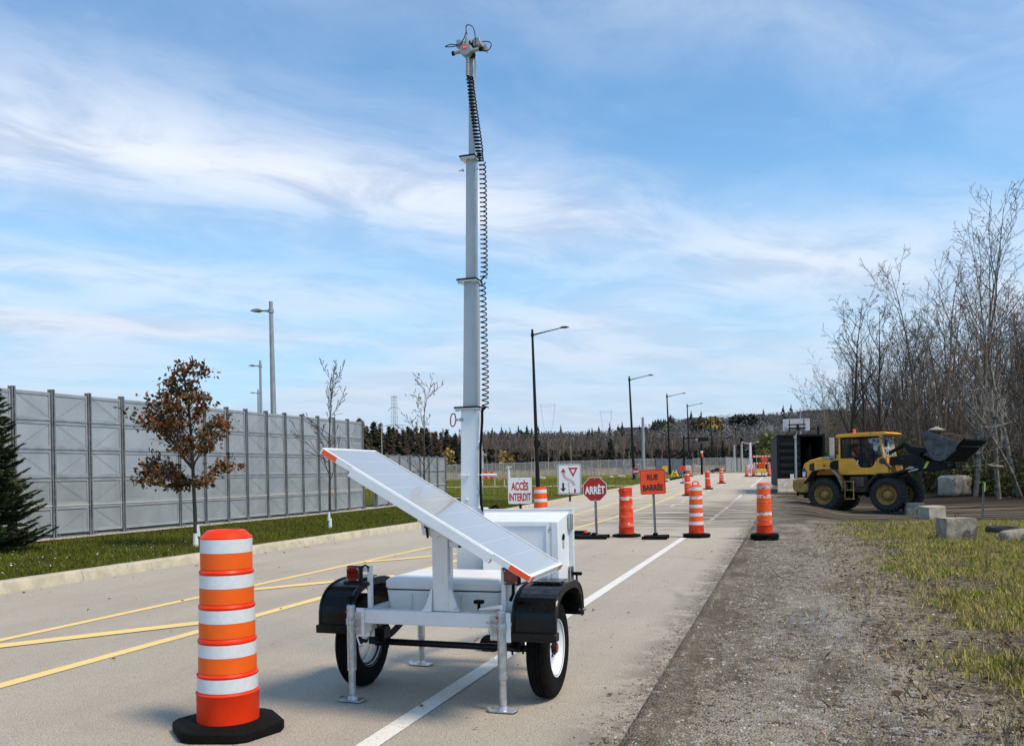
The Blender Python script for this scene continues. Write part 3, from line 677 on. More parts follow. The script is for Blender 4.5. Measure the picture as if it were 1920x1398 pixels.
# no entry board
X = spos(976); t = thing('no_entry_sign', 'white square board with red lettering ACCES INTERDIT on a black post', 'sign', (X, SV, 0), .08)
z0, z1 = zat(976, 944), zat(976, 895); hw = .275
pl_ = plate(t, 'sign_plate', rrect(-hw, hw, z0, z1, .012), -.035, .004, 'signw')
text('ACCÈS', .20, 'lettering', 'inkr', pl_, (0, -.037, z0+(z1-z0)*.71), sx=.64, bold=.006, sy=1.22)
text('INTERDIT', .20, 'lettering', 'inkr', pl_, (0, -.037, z0+(z1-z0)*.26), sx=.585, bold=.005, sy=1.20)
bolts(t, pl_, [(-.25, z1-.025), (.25, z1-.025), (-.25, z0+.025), (.25, z0+.025), (0, z1-.02), (0, z0+.02)], -.037)
post(t, 0, 0, z1-.03, 'blackm', .026, False); skid(t, 0, 0, .6, .5)
# priority-to-oncoming panel
X = spos(1069); t = thing('lane_shift_sign', 'white upright sign with curved red dashes, red triangle and black arrow', 'sign', (X, SV, 0), .08)
z0, z1 = zat(1069, 926), zat(1069, 869.5); hw = .262; hh = (z1-z0)/2; cz = (z0+z1)/2
pl_ = plate(t, 'sign_plate', rrect(-hw, hw, z0, z1, .035), -.035, .004, 'signw')
ring(t, 'border', rrect(-hw+.012, hw-.012, z0+.012, z1-.012, .03), rrect(-hw+.022, hw-.022, z0+.022, z1-.022, .024), -.0365, 'inkk', pl_)
def xy(a, b): return (-hw+2*hw*a, z1-2*hh*b)     # fractions across and down the plate
def poly(name, pts, m): q = MB(); q.add([(p[0], -.0375, p[1]) for p in [xy(*k) for k in pts]], [tuple(range(len(pts)))]); return q.build(name, m, pl_, smooth=0)
tri = [(.45, .12), (.87, .12), (.66, .43)]; tin = [(.56, .175), (.76, .175), (.66, .325)]
q = MB(); q.add([(xy(*p)[0], -.0375, xy(*p)[1]) for p in tri+tin], [(0, 1, 4, 3), (1, 2, 5, 4), (2, 0, 3, 5)]); q.build('triangle_mark', 'inkr', pl_, smooth=0)
poly('arrow_mark', [(.13, .27), (.24, .135), (.35, .27)], 'inkr')
q = MB()
path = [(.245, .28), (.25, .34), (.28, .41), (.34, .47), (.43, .51), (.53, .535), (.60, .57), (.66, .62), (.70, .69), (.715, .76)]
P = [Vector(xy(*p)) for p in path]; S = []
for i in range(len(P)-1): S += [P[i].lerp(P[i+1], j/6) for j in range(6)]
for i in range(0, len(S)-3, 3):
    a, b = S[i], S[i+1]+(S[i+2]-S[i+1])*.2; d = (b-a).normalized(); nn = Vector((-d.y, d.x))*.030
    q.add([(a.x-nn.x, -.0375, a.y-nn.y), (a.x+nn.x, -.0375, a.y+nn.y), (b.x+nn.x, -.0375, b.y+nn.y), (b.x-nn.x, -.0375, b.y-nn.y)], [(0, 1, 2, 3)])
q.build('dash_mark', 'inkr', pl_, smooth=0)
poly('bar_mark', [(.69, .82), (.77, .82), (.77, .95), (.69, .95)], 'inkr')
poly('arrow_mark', [(.19, .62), (.27, .62), (.27, .80), (.35, .80), (.23, .92), (.11, .80), (.19, .80)], 'inkk')
for k in range(4): poly('dash_mark', [(.46, .63+k*.09), (.49, .63+k*.09), (.49, .68+k*.09), (.46, .68+k*.09)], 'inkk')
bolts(t, pl_, [(0, z1-.04), (0, z0+.04)], -.037)
post(t, 0, 0, z0+.05, 'rust', .022, False); q = MB(); q.box(-.026, .026, -.024, .02, z0-.33, z0-.16); q.build('white_tape', 'signw', t, smooth=0); skid(t, 0, 0, .6, .5)
# stop sign
def octa(r, ph=pi/8): return [(r*cos(ph+pi/4*i), r*sin(ph+pi/4*i)) for i in range(8)]
def stop_sign(label, X, V, Z, r, h, rz, ht, wear='signr', base=True, m='zinc'):
    t = thing('stop_sign', label, 'stop sign', (X, V, Z), rz)
    R = r/cos(pi/8)
    pl_ = plate(t, 'sign_plate', [(a, b+h) for a, b in octa(R)], -.035, .004, 'signw')
    q = MB(); q.add([(a, -.0365, b+h) for a, b in octa(R*.955)], [tuple(range(8))]); f = q.build('red_face', wear, pl_, smooth=0)
    text('ARRÊT', .20*r/.272, 'lettering', 'signw', pl_, (0, -.038, h), sx=.76, bold=.007*r/.27, sy=1.18)
    if r > .2: bolts(t, pl_, [(0, h+r*.88), (0, h-r*.88)], -.037)
    post(t, 0, 0, ht, m, .024*(1 if r > .2 else .9), r > .2)
    return t
X = spos(1118); zc = zat(1118, 916.5)
t = stop_sign('scratched red octagonal stop sign reading ARRET on a perforated post in the road', X, SV, 0, .262, zc, .05, zc+.2); t.rotation_euler = (0, -.018, .05); skid(t, -.06, 0, .62, .55)
p = onv(1067+26, 1000, SV)
# road closed
X = spos(1230); t = thing('road_closed_sign', 'square orange sign reading RUE BARREE on a perforated post', 'sign', (X-.02, SV, 0), .03); t.rotation_euler = (0, -.03, .03)
z0, z1 = zat(1230, 926), zat(1230, 879.5); hw = .272
pl_ = plate(t, 'sign_plate', rrect(-hw, hw, z0, z1, .04), -.035, .004, 'signo')
ring(t, 'border', rrect(-hw+.008, hw-.008, z0+.008, z1-.008, .036), rrect(-hw+.022, hw-.022, z0+.022, z1-.022, .028), -.0365, 'inkr', pl_)
text('RUE', .155, 'lettering', 'inkd', pl_, (0, -.038, z0+(z1-z0)*.69), sx=.84, bold=.006, sy=1.05)
text('BARRÉE', .155, 'lettering', 'inkd', pl_, (0, -.038, z0+(z1-z0)*.30), sx=.82, bold=.006, sy=1.12)
bolts(t, pl_, [(0, z1-.03), (0, z0+.03)], -.037)
post(t, 0, 0, z1-.05); skid(t, 0, 0, .54, .5)
# a low rubber base with an orange cap lying left of the stop sign
t = thing('rubber_sign_base', 'black rubber base with an orange cap on the road left of the stop sign', 'sign base', (onv(1086, 1003, 19.6).x, 19.6, 0), .1)
b = MB(); b.box(-.28, .25, -.2, .2, 0, .06); b.box(-.1, .10, -.1, .1, .06, .10); b.build('block', 'black', t, bevel=.01); b = MB(); b.lathe([(.045, .06), (.045, .12), (.01, .13)], c=(.16, -.1, 0), n=12, close=True); b.build('cap', 'reflo', t)
# small stop sign further away
p = g(1195, 908); q_ = p; d = (-p.x*sin(TH)+p.y*cos(TH)); c_ = at(1193, 883, d)
t = stop_sign('tiny far stop sign at the kerb beside the second black street lamp', c_[0], p.y, p.z, .0042*d, c_[2]-p.z, 0, c_[2]-p.z, m='lgrey')
# yellow folding barricade
p = g(1265, 895); d = -p.x*sin(TH)+p.y*cos(TH); s = d/1610
t = thing('folding_barricade', 'yellow A-frame folding barricade on the far verge', 'barricade', p, 0); b = MB()
for x0, x1 in ((-7, -2), (7, 2)):
    for yy in (-.25, .25): b.tube([(x0*s, yy, 0), (x1*s, 0, 14*s)], .05, 6)
b.build('frame', 'signy', t); b = MB(); b.box(-5*s, 5*s, -.20, -.14, 3*s, 5.5*s); b.box(-4*s, 4*s, -.12, -.06, 8*s, 10.5*s); b.build('cross_board', 'signy', t, bevel=.01)
def simple_sign(name, label, px, py0, py1, wpx, d, m, base_z=None, txt=None, diamond=False, tm='inkk', legs=1, pm='lgrey'):
    c = at(px, (py0+py1)/2, d); hwid = wpx/2*d/1610; hh = (py1-py0)/2*d/1610; gzv = hz(c[0], c[1]) if base_z is None else base_z
    t = thing(name, label, 'sign', (c[0], c[1], gzv), .0); zc = c[2]-gzv
    poly = [(0, zc+hh), (hwid, zc), (0, zc-hh), (-hwid, zc)] if diamond else rrect(-hwid, hwid, zc-hh, zc+hh, .02)
    pl_ = plate(t, 'sign_plate', poly, -.04, .01, m)
    if txt:
        for i, ln in enumerate(txt): text(ln, hh*.9/len(txt), 'lettering', tm, pl_, (0, -.043, zc+hh*(.45-.9*i if len(txt) > 1 else 0)), sx=.8, bold=.002)
    b = MB()
    for k in range(legs):
        x = 0 if legs == 1 else (-.5+k)*hwid*1.2
        b.box(x-.03, x+.03, -.02, .03, 0, zc+hh*.6)
    b.build('post', pm, t, smooth=0); b = MB(); b.box(-hwid*.9, hwid*.9, -.35, .35, 0, .09); b.build('rubber_base', 'black', t, bevel=.01)
    return t
simple_sign('road_closed_sign', 'small far orange sign reading RUE BARREE before the grey hoarding', 1280, 873, 883, 10, 66, 'signo', txt=['RUE', 'BARRÉE'], tm='inkd')
simple_sign('notice_sign', 'small far white notice with two red lines, right of the small orange sign', 1290, 872, 881, 8, 67, 'signw', txt=['ACCÈS', 'INTERDIT'], tm='inkr')
simple_sign('hazard_sign', 'small far yellow rectangular sign above the yellow barricade', 1247, 873, 884, 10, 72, 'signy')
simple_sign('notice_sign', 'far white notice left of the striped barrier at the road closure', 1407.5, 870, 878, 9, 83, 'signw', txt=['ACCÈS', 'INTERDIT'], tm='inkr')
simple_sign('detour_sign', 'far red orange diamond sign on the striped barrier', 1433, 854, 867, 15, 84.5, 'signo', diamond=True)
simple_sign('road_closed_sign', 'far orange square sign under the diamond sign', 1428.5, 867.5, 878, 12, 83.5, 'signo', txt=['RUE', 'BARRÉE'], tm='inkd')
simple_sign('hazard_sign', 'far yellow panel standing low before the striped barrier', 1427.5, 878, 885, 17, 82.5, 'signy')
c = at(1454.5, 872, 84)
stop_sign('far stop sign at the right end of the striped barrier', c[0], c[1], hz(c[0], c[1]), .26, c[2]-hz(c[0], c[1]), 0, c[2]-hz(c[0], c[1]), m='lgrey')
# striped barrier
c = gx(1433, 85.5); t = thing('striped_barrier', 'far barrier of two red and white striped boards on posts', 'barrier', c, TH*0)
wd = 44/2*85.5/1610
for yy in (855, 868):
    zz = at(1433, yy, 85.5)[2]-c.z; b = MB(); nst = 17
    for k in range(nst):
        a = -wd+2*wd*k/nst; e = a+2*wd/nst; b.m(k % 2).prism([(a, zz-.085), (e, zz-.085), (e+.04, zz+.085), (a+.04, zz+.085)], -.06, -.02, 'y')
    b.build('striped_board', ['signo', 'signw'], t, smooth=0)
for x in (-wd*.62, wd*.62):
    b = MB(); b.box(x-.035, x+.035, -.02, .05, 0, zz+.9); b.build('post', 'lgrey', t, smooth=0)
b = MB(); b.box(-wd*.8, wd*.1, -.3, .3, 0, .08); b.build('rubber_base', 'black', t, bevel=.01)

# ------------------------------------------------------------------ the surveillance trailer
TO = (-2.15, 5.34, 0)
T = thing('surveillance_trailer', 'white two-wheeled trailer with a tall mast and tilted solar panel, standing on four jacks', 'trailer', TO)
def tb(): return MB(TO)
fr = tb()
fr.box(-2.615, -1.625, 4.93, 5.00, .50, .588)                                 # rear cross member
for x0, x1 in ((-2.615, -2.555), (-1.715, -1.655)): fr.box(x0, x1, 5.003, 6.18, .502, .585)
fr.box(-2.552, -1.718, 6.08, 6.15, .504, .583); fr.box(-2.552, -1.718, 5.50, 5.56, .506, .545)
fr.hexa([(-2.58, 6.183, .503), (-2.52, 6.183, .503), (-2.12, 7.3, .503), (-2.18, 7.3, .503)], [(-2.58, 6.183, .58), (-2.52, 6.183, .58), (-2.12, 7.3, .58), (-2.18, 7.3, .58)])
fr.hexa([(-1.75, 6.183, .504), (-1.69, 6.183, .504), (-2.10, 7.3, .504), (-2.16, 7.3, .504)], [(-1.75, 6.183, .579), (-1.69, 6.183, .579), (-2.10, 7.3, .579), (-2.16, 7.3, .579)])
fr.box(-2.19, -2.09, 7.2, 7.75, .505, .578)
fro = fr.build('frame', 'white', T, bevel=.005)
# end plates of the frame where the jacks clamp on
for x in (-2.60, -1.635):
    s = -1 if x < -2 else 1
    b = tb(); b.box(x-.035, x+.02+.0, 4.915, 4.928, .42, .60) if s < 0 else b.box(x-.02, x+.035, 4.915, 4.928, .42, .60)
    b.box(x-.01, x+.01, 4.93, 5.05, .43, .498); b.build('bracket', 'white', T, bevel=.003)
# axle, springs, hubs
b = tb(); b.tube([(-2.75, 5.34, .305), (-1.56, 5.34, .30)], .0225, 14); b.build('axle', 'gloss', T)
for x in (-2.66, -1.69):
    b = tb(); P = [(x, 5.0+.68*i/8, .385-.07*sin(pi*i/8)) for i in range(9)]
    b.tube(P, .016, 6); b.tube([(p[0], p[1], p[2]+.022) for p in P[1:-1]], .013, 6); b.box(x-.035, x+.035, 5.29, 5.39, .285, .40); b.box(x-.02, x+.02, 4.98, 5.03, .37, .50); b.box(x-.02, x+.02, 5.65, 5.70, .37, .50)
    b.tube([(x-.03, 5.32, .26), (x-.03, 5.32, .36)], .007, 6); b.tube([(x+.03, 5.36, .26), (x+.03, 5.36, .36)], .007, 6)
    b.build('leaf_spring', 'blackm', T)
def wheel(xi, xo):      # xi inner face, xo outer face
    s = 1 if xo > xi else -1; w_ = abs(xo-xi); c = (xi+xo)/2; R = .315; h = w_/2
    t_ = tb(); pr = [(.172, -h*.86), (.20, -h*.98), (.245, -h*1.06), (.275, -h*1.0), (.298, -h*.86), (.311, -h*.66), (R, -h*.30)]
    for gk in (-.34, 0, .34): pr += [(R, (gk-.07)*h), (R-.006, (gk-.06)*h), (R-.006, (gk+.06)*h), (R, (gk+.07)*h)]
    pr += [(R, h*.50), (.311, h*.66), (.298, h*.86), (.275, h*1.0), (.245, h*1.06), (.20, h*.98), (.172, h*.86)]
    t_.lathe([(r, x*s) for r, x in pr], c=(c, 5.34, .315), axis='x', n=64)
    wh = bpy.data.objects.new('wheel', None); COL.objects.link(wh); wh.parent = T; wh.location = (c-TO[0], 0, .315); wh.empty_display_size = .1
    o = t_.build('tyre', 'tyre', wh); 
    for v in o.data.vertices: v.co -= Vector((c-TO[0], 0, .315))
    r_ = tb(); r_.lathe([(x_, y_*s) for x_, y_ in [(.176, -h*.80), (.184, -h*.92), (.186, -h*.84), (.168, -h*.70), (.150, -h*.3), (.145, h*.25), (.162, h*.68), (.186, h*.84), (.184, h*.93), (.176, h*.88), (.160, h*.60), (.140, h*.30), (.120, h*.22), (.085, h*.40), (.06, h*.46), (.045, h*.46)]], c=(c, 5.34, .315), axis='x', n=48)
    r_.lathe([(x_, y_*s) for x_, y_ in [(.168, -h*.70), (.176, -h*.80)]], c=(c, 5.34, .315), axis='x', n=48)
    o = r_.build('rim', 'white', wh)
    for v in o.data.vertices: v.co -= Vector((c-TO[0], 0, .315))
    for k in range(5):
        a = 2*pi*k/5+.3; n_ = tb(); n_.lathe([(.009, h*.38*s), (.009, h*.56*s), (.004, h*.60*s)], c=(c, 5.34+.055*cos(a), .315+.055*sin(a)), axis='x', n=6, close=True); o = n_.build('wheel_nut', 'blackm', wh)
        for v in o.data.vertices: v.co -= Vector((c-TO[0], 0, .315))
    hb = tb(); hb.m(0).lathe([(.034, h*.2*s), (.034, h*.82*s), (.028, h*.9*s)], c=(c, 5.34, .315), axis='x', n=16, close=True); hb.m(1).lathe([(.0275, h*.905*s), (.001, h*.93*s)], c=(c, 5.34, .315), axis='x', n=16)
    o = hb.build('hub_cap', ['blackm', 'redp'], wh)
    for v in o.data.vertices: v.co -= Vector((c-TO[0], 0, .315))
wheel(-1.55, -1.415); wheel(-2.745, -2.87)
# mudguards with flat-topped profile
def guard(x0, x1, inner):
    P = [(5.335-.37*(1 if cos(a) > 0 else -1)*abs(cos(a))**.80, .475+.262*sin(a)**.62) for a in [pi*i/22 for i in range(23)]]
    b = tb(); b.arc(P, .008, x0, x1, 'x')
    xo, xi = (x1, x0) if abs(x1) < abs(x0) else (x0, x1)
    for xe in (x0, x1):                                                     # turned-down side lips
        d = .012
        Q = [(p[0], p[1]) for p in P]; c = (5.34, .45); inn = [(c[0]+(p[0]-c[0])*.90, c[1]+(p[1]-c[1])*.86) for p in Q]
        for i in range(len(Q)-1): b.prism([Q[i], Q[i+1], inn[i+1], inn[i]], xe-.004, xe+.004, 'x')
    gd = b.build('mudguard', 'gloss', T, smooth=50)
    b = tb()
    for xe in (x0, x1):
        b.tube([(xe, p[0], p[1]+.002) for p in P], .009, 6)
    b.build('rolled_edge', 'gloss', gd)
    b = tb(); b.box(x0-.012, x1+.012, 4.93, 5.02, .425, .478); b.build('bumper_block', 'gloss', gd, bevel=.006)
    b = tb(); b.box(x0+.03, x1-.03, 5.23, 5.42, .744, .752); b.build('top_pad', 'gloss', gd, bevel=.003)
    return gd
guard(-1.60, -1.335, 1); guard(-2.925, -2.705, 0)
b = tb(); b.tube([(-1.36, 5.70, .51), (-1.31, 5.70, .51)], .010, 8); b.build('bolt', 'galv', T)
# jacks
def jack(x, y, top, rear):
    b = tb(); b.tube([(x, y, .20), (x, y, top)], .0285, 20); b.lathe([(.0285, top), (.025, top+.012), (.006, top+.016)], c=(x, y, 0), n=20, close=True)
    b.lathe([(.032, .49), (.034, .495), (.034, .53), (.032, .535)], c=(x, y, 0), n=20)
    jt = b.build('jack', 'galv', T)
    b = tb(); b.tube([(x, y, .02), (x, y, .2)], .0225, 20); b.build('inner_tube', 'galv', jt)
    b = tb(); b.box(x-.072, x+.072, y-.048, y+.048, .006, .014)
    for s in (-1, 1): b.hexa([(x+s*.072, y-.048, .006), (x+s*.095, y-.03, .018), (x+s*.095, y+.03, .018), (x+s*.072, y+.048, .006)], [(x+s*.072, y-.048, .014), (x+s*.095, y-.03, .026), (x+s*.095, y+.03, .026), (x+s*.072, y+.048, .014)])
    b.lathe([(.034, .014), (.026, .04)], c=(x, y, 0), n=18); b.build('foot_plate', 'galv', jt, bevel=.002)
    s = 1 if x < -2.1 else -1
    b = tb(); b.box(min(x+s*.028, x+s*.075), max(x+s*.028, x+s*.075), y-.006, y+.03, .43, .575); b.tube([(x-.01, y-.034, .52), (x+s*.09, y-.034, .545)], .006, 8)
    b.build('clamp_bracket', 'galv', jt, bevel=.002)
    b = tb(); b.tube([(x+s*.05+.022*cos(a), y-.036, .495+.03*sin(a)) for a in [pi*.6+2*pi*i/16*.8 for i in range(14)]], .0032, 6); b.build('pull_ring', 'galv', jt)
    b = tb(); b.tube([(x-.029, y-.012, top-.03), (x-.022, y-.024, top-.03)], .007, 8); b.build('red_mark', 'redp', jt)
    return jt
jl = jack(-2.672, 4.92, .605, 1); jr = jack(-1.655, 4.92, .600, 1); jack(-2.66, 5.99, .60, 0); jack(-1.63, 5.99, .60, 0)
b = tb(); b.tube([(-1.655, 4.92, .60), (-1.655, 4.92, .635)], .012, 10); b.hexa([(-1.645, 4.91, .625), (-1.645, 4.93, .625), (-1.80, 4.93, .612), (-1.80, 4.91, .612)], [(-1.645, 4.91, .650), (-1.645, 4.93, .650), (-1.80, 4.93, .622), (-1.80, 4.91, .622)]); b.build('crank_handle', 'white', jr, bevel=.003)
b = tb(); b.tube([(-1.80, 4.92, .61), (-1.80, 4.92, .650)], .010, 10); b.box(-1.83, -1.77, 4.90, 4.94, .650, .672); b.build('knob', 'black', jr, bevel=.005)
b = tb(); b.tube([(-2.672, 4.92, .60), (-2.672, 4.92, .66)], .010, 8); b.lathe([(.001, .655), (.027, .657), (.027, .676), (.001, .678)], c=(-2.672, 4.92, 0), n=16); b.build('knob', 'black', jl)
b = tb(); b.tube([(-2.60, 4.95, .50), (-2.60, 4.95, .405), (-2.60, 4.98, .40)], .012, 8); b.tube([(-2.64, 4.93, .42), (-2.55, 4.93, .42), (-2.56, 4.93, .375), (-2.62, 4.93, .36), (-2.64, 4.93, .42)], .006, 6); b.build('loop_handle', 'white', T)
# second crank of the front jack, seen above the right mudguard
b = tb(); b.tube([(-1.385, 5.75, .60), (-1.385, 5.75, .735)], .007, 8); b.box(-1.42, -1.35, 5.735, 5.765, .735, .757); b.build('crank_handle', 'black', T, bevel=.004)
# white plastic cooler-like battery box
cx0, cx1, cy0, cy1 = -2.52, -1.715, 5.10, 5.68
def loft(b, sections, r):
    rings = []
    for (x0, x1, y0, y1, z, rr) in sections:
        rings.append([(x, y, z) for x, y in rrect(x0, x1, y0, y1, rr, 5)])
    n = len(rings[0]); b.add([p for R_ in rings for p in R_], [tuple(range(n-1, -1, -1)), tuple(range((len(rings)-1)*n, len(rings)*n))]+[(i*n+j, i*n+(j+1) % n, (i+1)*n+(j+1) % n, (i+1)*n+j) for i in range(len(rings)-1) for j in range(n)])
b = tb(); loft(b, [(cx0+.03, cx1-.03, cy0+.02, cy1-.02, .53, .05), (cx0+.008, cx1-.008, cy0+.008, cy1-.008, .60, .05), (cx0, cx1, cy0, cy1, .695, .05)], 0); bx = b.build('battery_box', 'white2', T, smooth=45, bevel=.003)
for x in (-2.33, -1.98):
    b = tb()
    for a0, a1, z0, z1 in ((x, x+.115, .672, .678), (x, x+.006, .545, .672), (x+.109, x+.115, .545, .672)): b.box(a0, a1, cy0-.007, cy0+.02, z0, z1)
    b.build('moulded_rib', 'white2', bx, bevel=.002)
b = tb(); loft(b, [(cx0-.004, cx1+.004, cy0-.004, cy1+.004, .702, .055), (cx0-.008, cx1+.008, cy0-.008, cy1+.008, .715, .055), (cx0-.008, cx1+.008, cy0-.008, cy1+.008, .748, .055), (cx0+.01, cx1-.01, cy0+.01, cy1-.01, .768, .055), (cx0+.05, cx1-.05, cy0+.06, cy1-.05, .775, .05)], 0); lid = b.build('lid', 'white2', T, smooth=30, bevel=.003)
b = tb(); loft(b, [(cx0-.003, cx1+.003, cy0-.003, cy1+.003, .6955, .052), (cx0-.003, cx1+.003, cy0-.003, cy1+.003, .7015, .052)], 0); b.build('lid_seal', 'black', lid)
# post carrying the panel
b = tb(); b.box(-2.118, -2.012, 4.952, 5.04, .59, 1.075); pp = b.build('panel_post', 'white', T, bevel=.004)
b = tb(); b.prism([(-2.19, .500+.02), (-2.19, .60), (-2.135, .74), (-2.118, .76), (-2.118, .60), (-2.012, .60), (-2.012, .76), (-1.995, .74), (-1.93, .60), (-1.93, .59), (-2.19, .59)], 4.922, 4.9285, 'y') if False else None
b.add([(-2.185, 4.926, .589), (-2.118, 4.926, .589), (-2.118, 4.950, .74), (-2.13, 4.950, .72), (-2.16, 4.94, .63)], [(0, 1, 2, 3, 4)])
b.hexa([(-2.175, 4.95, .59), (-2.119, 4.95, .59), (-2.119, 4.975, .59), (-2.175, 4.975, .59)], [(-2.135, 4.95, .72), (-2.119, 4.95, .73), (-2.119, 4.975, .73), (-2.135, 4.975, .72)])
b.hexa([(-2.011, 4.95, .59), (-1.945, 4.95, .59), (-1.945, 4.975, .59), (-2.011, 4.975, .59)], [(-2.011, 4.95, .73), (-1.995, 4.95, .72), (-1.995, 4.975, .72), (-2.011, 4.975, .73)])
b.build('gusset', 'white', pp)
for x in (-2.16, -1.965): b = tb(); b.lathe([(.001, -.006), (.009, -.004), (.009, 0)], c=(x, 4.949, .61), axis='y', n=8); b.build('bolt', 'galv', pp)
# tilted panel: long axis falls to the right
UL, LR = onv(604, 839, 4.42), onv(997.5, 1081, 4.42)
ax = Vector((LR.x-UL.x, 0, LR.z-UL.z)); PLn = ax.length; ax.normalize(); nz = Vector((-ax.z, 0, ax.x)); pang = math.atan2(-ax.z, ax.x)
pn = bpy.data.objects.new('solar_panel', None); COL.objects.link(pn); pn.parent = T
pn.location = (UL.x-TO[0], 4.42-TO[1], UL.z); pn.rotation_euler = (0, pang, 0); pn.empty_display_size = .1
Wd = .675
def pb(): return MB()
b = pb(); fw = .018
for x0, x1, y0, y1 in ((0, PLn, 0, fw), (0, PLn, Wd-fw, Wd), (0, fw, fw, Wd-fw), (PLn-fw*1.3, PLn, fw, Wd-fw)): b.box(x0, x1, y0, y1, -.036, 0)
b.build('panel_frame', 'white', pn, bevel=.0015)
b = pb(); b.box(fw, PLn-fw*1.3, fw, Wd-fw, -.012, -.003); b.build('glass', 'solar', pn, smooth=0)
b = pb(); b.box(fw, PLn-fw*1.3, fw, Wd-fw, -.020, -.0125); b.build('backing', 'signw', pn, smooth=0)
b = pb(); b.box(PLn*.155, PLn*.83, -.0005, .03, -.062, -.0365); b.box(PLn*.155, PLn*.83, -.0065, -.0005, -.062, -.006); b.build('support_rail', 'white', pn, bevel=.002)
b = pb(); b.box(PLn*.155, PLn*.83, Wd-.03, Wd-.004, -.062, -.0365); b.build('support_rail', 'white', pn, bevel=.002)
for (x0, x1) in ((.012, .115), (PLn-.135, PLn-.006)):
    b = pb(); b.box(x0, x1, -.0022, -.0002, -.033, -.004); b.build('reflector', 'reflo', pn, smooth=0)
for (y0, y1) in ((.004, .07), (Wd-.075, Wd-.004)):
    b = pb(); b.box(PLn+.0002, PLn+.0022, y0, y1, -.033, -.004); b.build('reflector', 'reflo', pn, smooth=0)
# pivot under the panel
b = tb(); px0 = onv(795, 975, 4.75); b.add([], [])
b.hexa([(-2.17, 4.93, 1.065), (-1.975, 4.93, 1.055), (-1.975, 5.07, 1.055), (-2.17, 5.07, 1.065)], [(-2.19, 4.93, 1.17), (-1.96, 4.93, 1.03), (-1.96, 5.07, 1.03), (-2.19, 5.07, 1.17)])
b.lathe([(.001, -.075), (.048, -.075), (.048, .075), (.001, .075)], c=(-2.09, 5.0, 1.095), axis='y', n=20); pv = b.build('pivot_bracket', 'white', T, bevel=.003)
pvx = onv(800, 972, 4.55)
b = tb(); b.hexa([(pvx.x-.02, 4.46, pvx.z-.012), (pvx.x+.075, 4.46, pvx.z-.060), (pvx.x+.075, 4.9, pvx.z-.060), (pvx.x-.02, 4.9, pvx.z-.012)], [(pvx.x-.012, 4.46, pvx.z+.04), (pvx.x+.075, 4.46, pvx.z-.02), (pvx.x+.075, 4.9, pvx.z-.02), (pvx.x-.012, 4.9, pvx.z+.04)]); b.build('clamp_bar', 'white', pv, bevel=.003)
b = tb(); b.tube([(-2.13, 4.90, 1.12), (-2.13, 4.92, 1.05)], .008, 8); b.tube([(-2.145, 4.905, 1.12), (-2.105, 4.905, 1.112)], .009, 8); b.build('pivot_pin', 'blackm', pv)
b = tb(); b.box(-2.008, -1.945, 4.96, 5.0, .985, 1.02); b.build('spacer_block', 'white', pp, bevel=.002); b = tb(); b.box(-1.9445, -1.935, 4.965, 4.995, .985, 1.02); b.build('end_cap', 'black', pp)
b = tb(); z = .985
for k in range(12): b.tube([(-2.004+.004*cos(a), 4.955+(.004*(k % 2)), z-k*.015+.009*sin(a)) for a in [2*pi*i/8 for i in range(9)]], .0018, 4)
b.build('chain', 'galv', pp)
# tail lamps on their posts
def tail(x, y, zc, xp, tilt):
    b = tb(); b.box(xp-.014, xp+.014, 4.99, 5.018, .59, zc+.05); b.box(min(xp, x), max(xp, x), 4.99, 5.018, zc+.012, zc+.04); st = b.build('lamp_post', 'white', T, bevel=.002)
    b = tb(); b.box(x-.052, x+.052, 4.955, 4.99, zc-.052, zc+.052); lm = b.build('tail_lamp', 'blackm', T, bevel=.008)
    b = tb(); b.box(x-.046, x+.046, 4.940, 4.956, zc-.046, zc+.046)
    b.build('lens', 'red', lm, bevel=.010)
    for sx, sz in ((-.036, .036), (.036, .036), (-.036, -.036), (.036, -.036)): c_ = tb(); c_.lathe([(.001, -.003), (.005, -.002), (.005, 0)], c=(x+sx, 4.940, zc+sz), axis='y', n=6); c_.build('screw', 'galv', lm)
    b = tb(); b.tube([(x+.04, 4.98, zc+.04), (x+.07, 4.985, zc+.055), (xp, 4.985, zc+.04)], .007, 8); b.build('cable', 'black', lm)
    return lm
lm = tail(-2.668, 4.95, .81, -2.575, 0)
b = tb(); b.box(-2.75, -2.57, 4.965, 4.985, .735, .757); b.box(-2.70, -2.63, 4.965, 4.985, .757, .765); b.build('lamp_bar', 'blackm', T, bevel=.003)
lm = tail(-1.600, 4.95, .815, -1.665, 0)
b = tb(); b.tube([(-1.60, 4.99, .77), (-1.605, 5.0, .70), (-1.63, 5.02, .66)], .010, 8); b.build('cable', 'black', lm)
b = tb(); b.box(-1.655, -1.605, 5.02, 5.07, .59, .80); b.build('upright', 'white', T, bevel=.003)
# equipment cabinet
cb = tb(); v0, v1 = 5.70, 5.86
A_ = [(-2.05, v0, .70), (-1.50, v0, .70), (-1.50, v0, 1.105), (-2.05, v0, 1.105)]
B_ = [(-2.09, v1, .68), (-1.462, v1, .68), (-1.462, v1, 1.165), (-2.09, v1, 1.165)]
cb.add(A_+B_, [(0, 1, 2, 3), (0, 4, 5, 1), (1, 5, 6, 2), (2, 6, 7, 3), (3, 7, 4, 0), (7, 6, 5, 4)])
cab = cb.build('cabinet', 'white', T, bevel=.004)
b = tb(); y = v0-.002
for x0, x1, z0, z1 in ((-2.03, -1.585, 1.072, 1.090), (-1.585, -1.568, .73, 1.090), (-2.03, -1.585, .73, .748)): b.box(x0, x1, y-.008, y, z0, z1)
b.box(-1.545, -1.50, y-.004, y, .705, 1.10); b.build('panel_rim', 'white', cab, bevel=.0015)
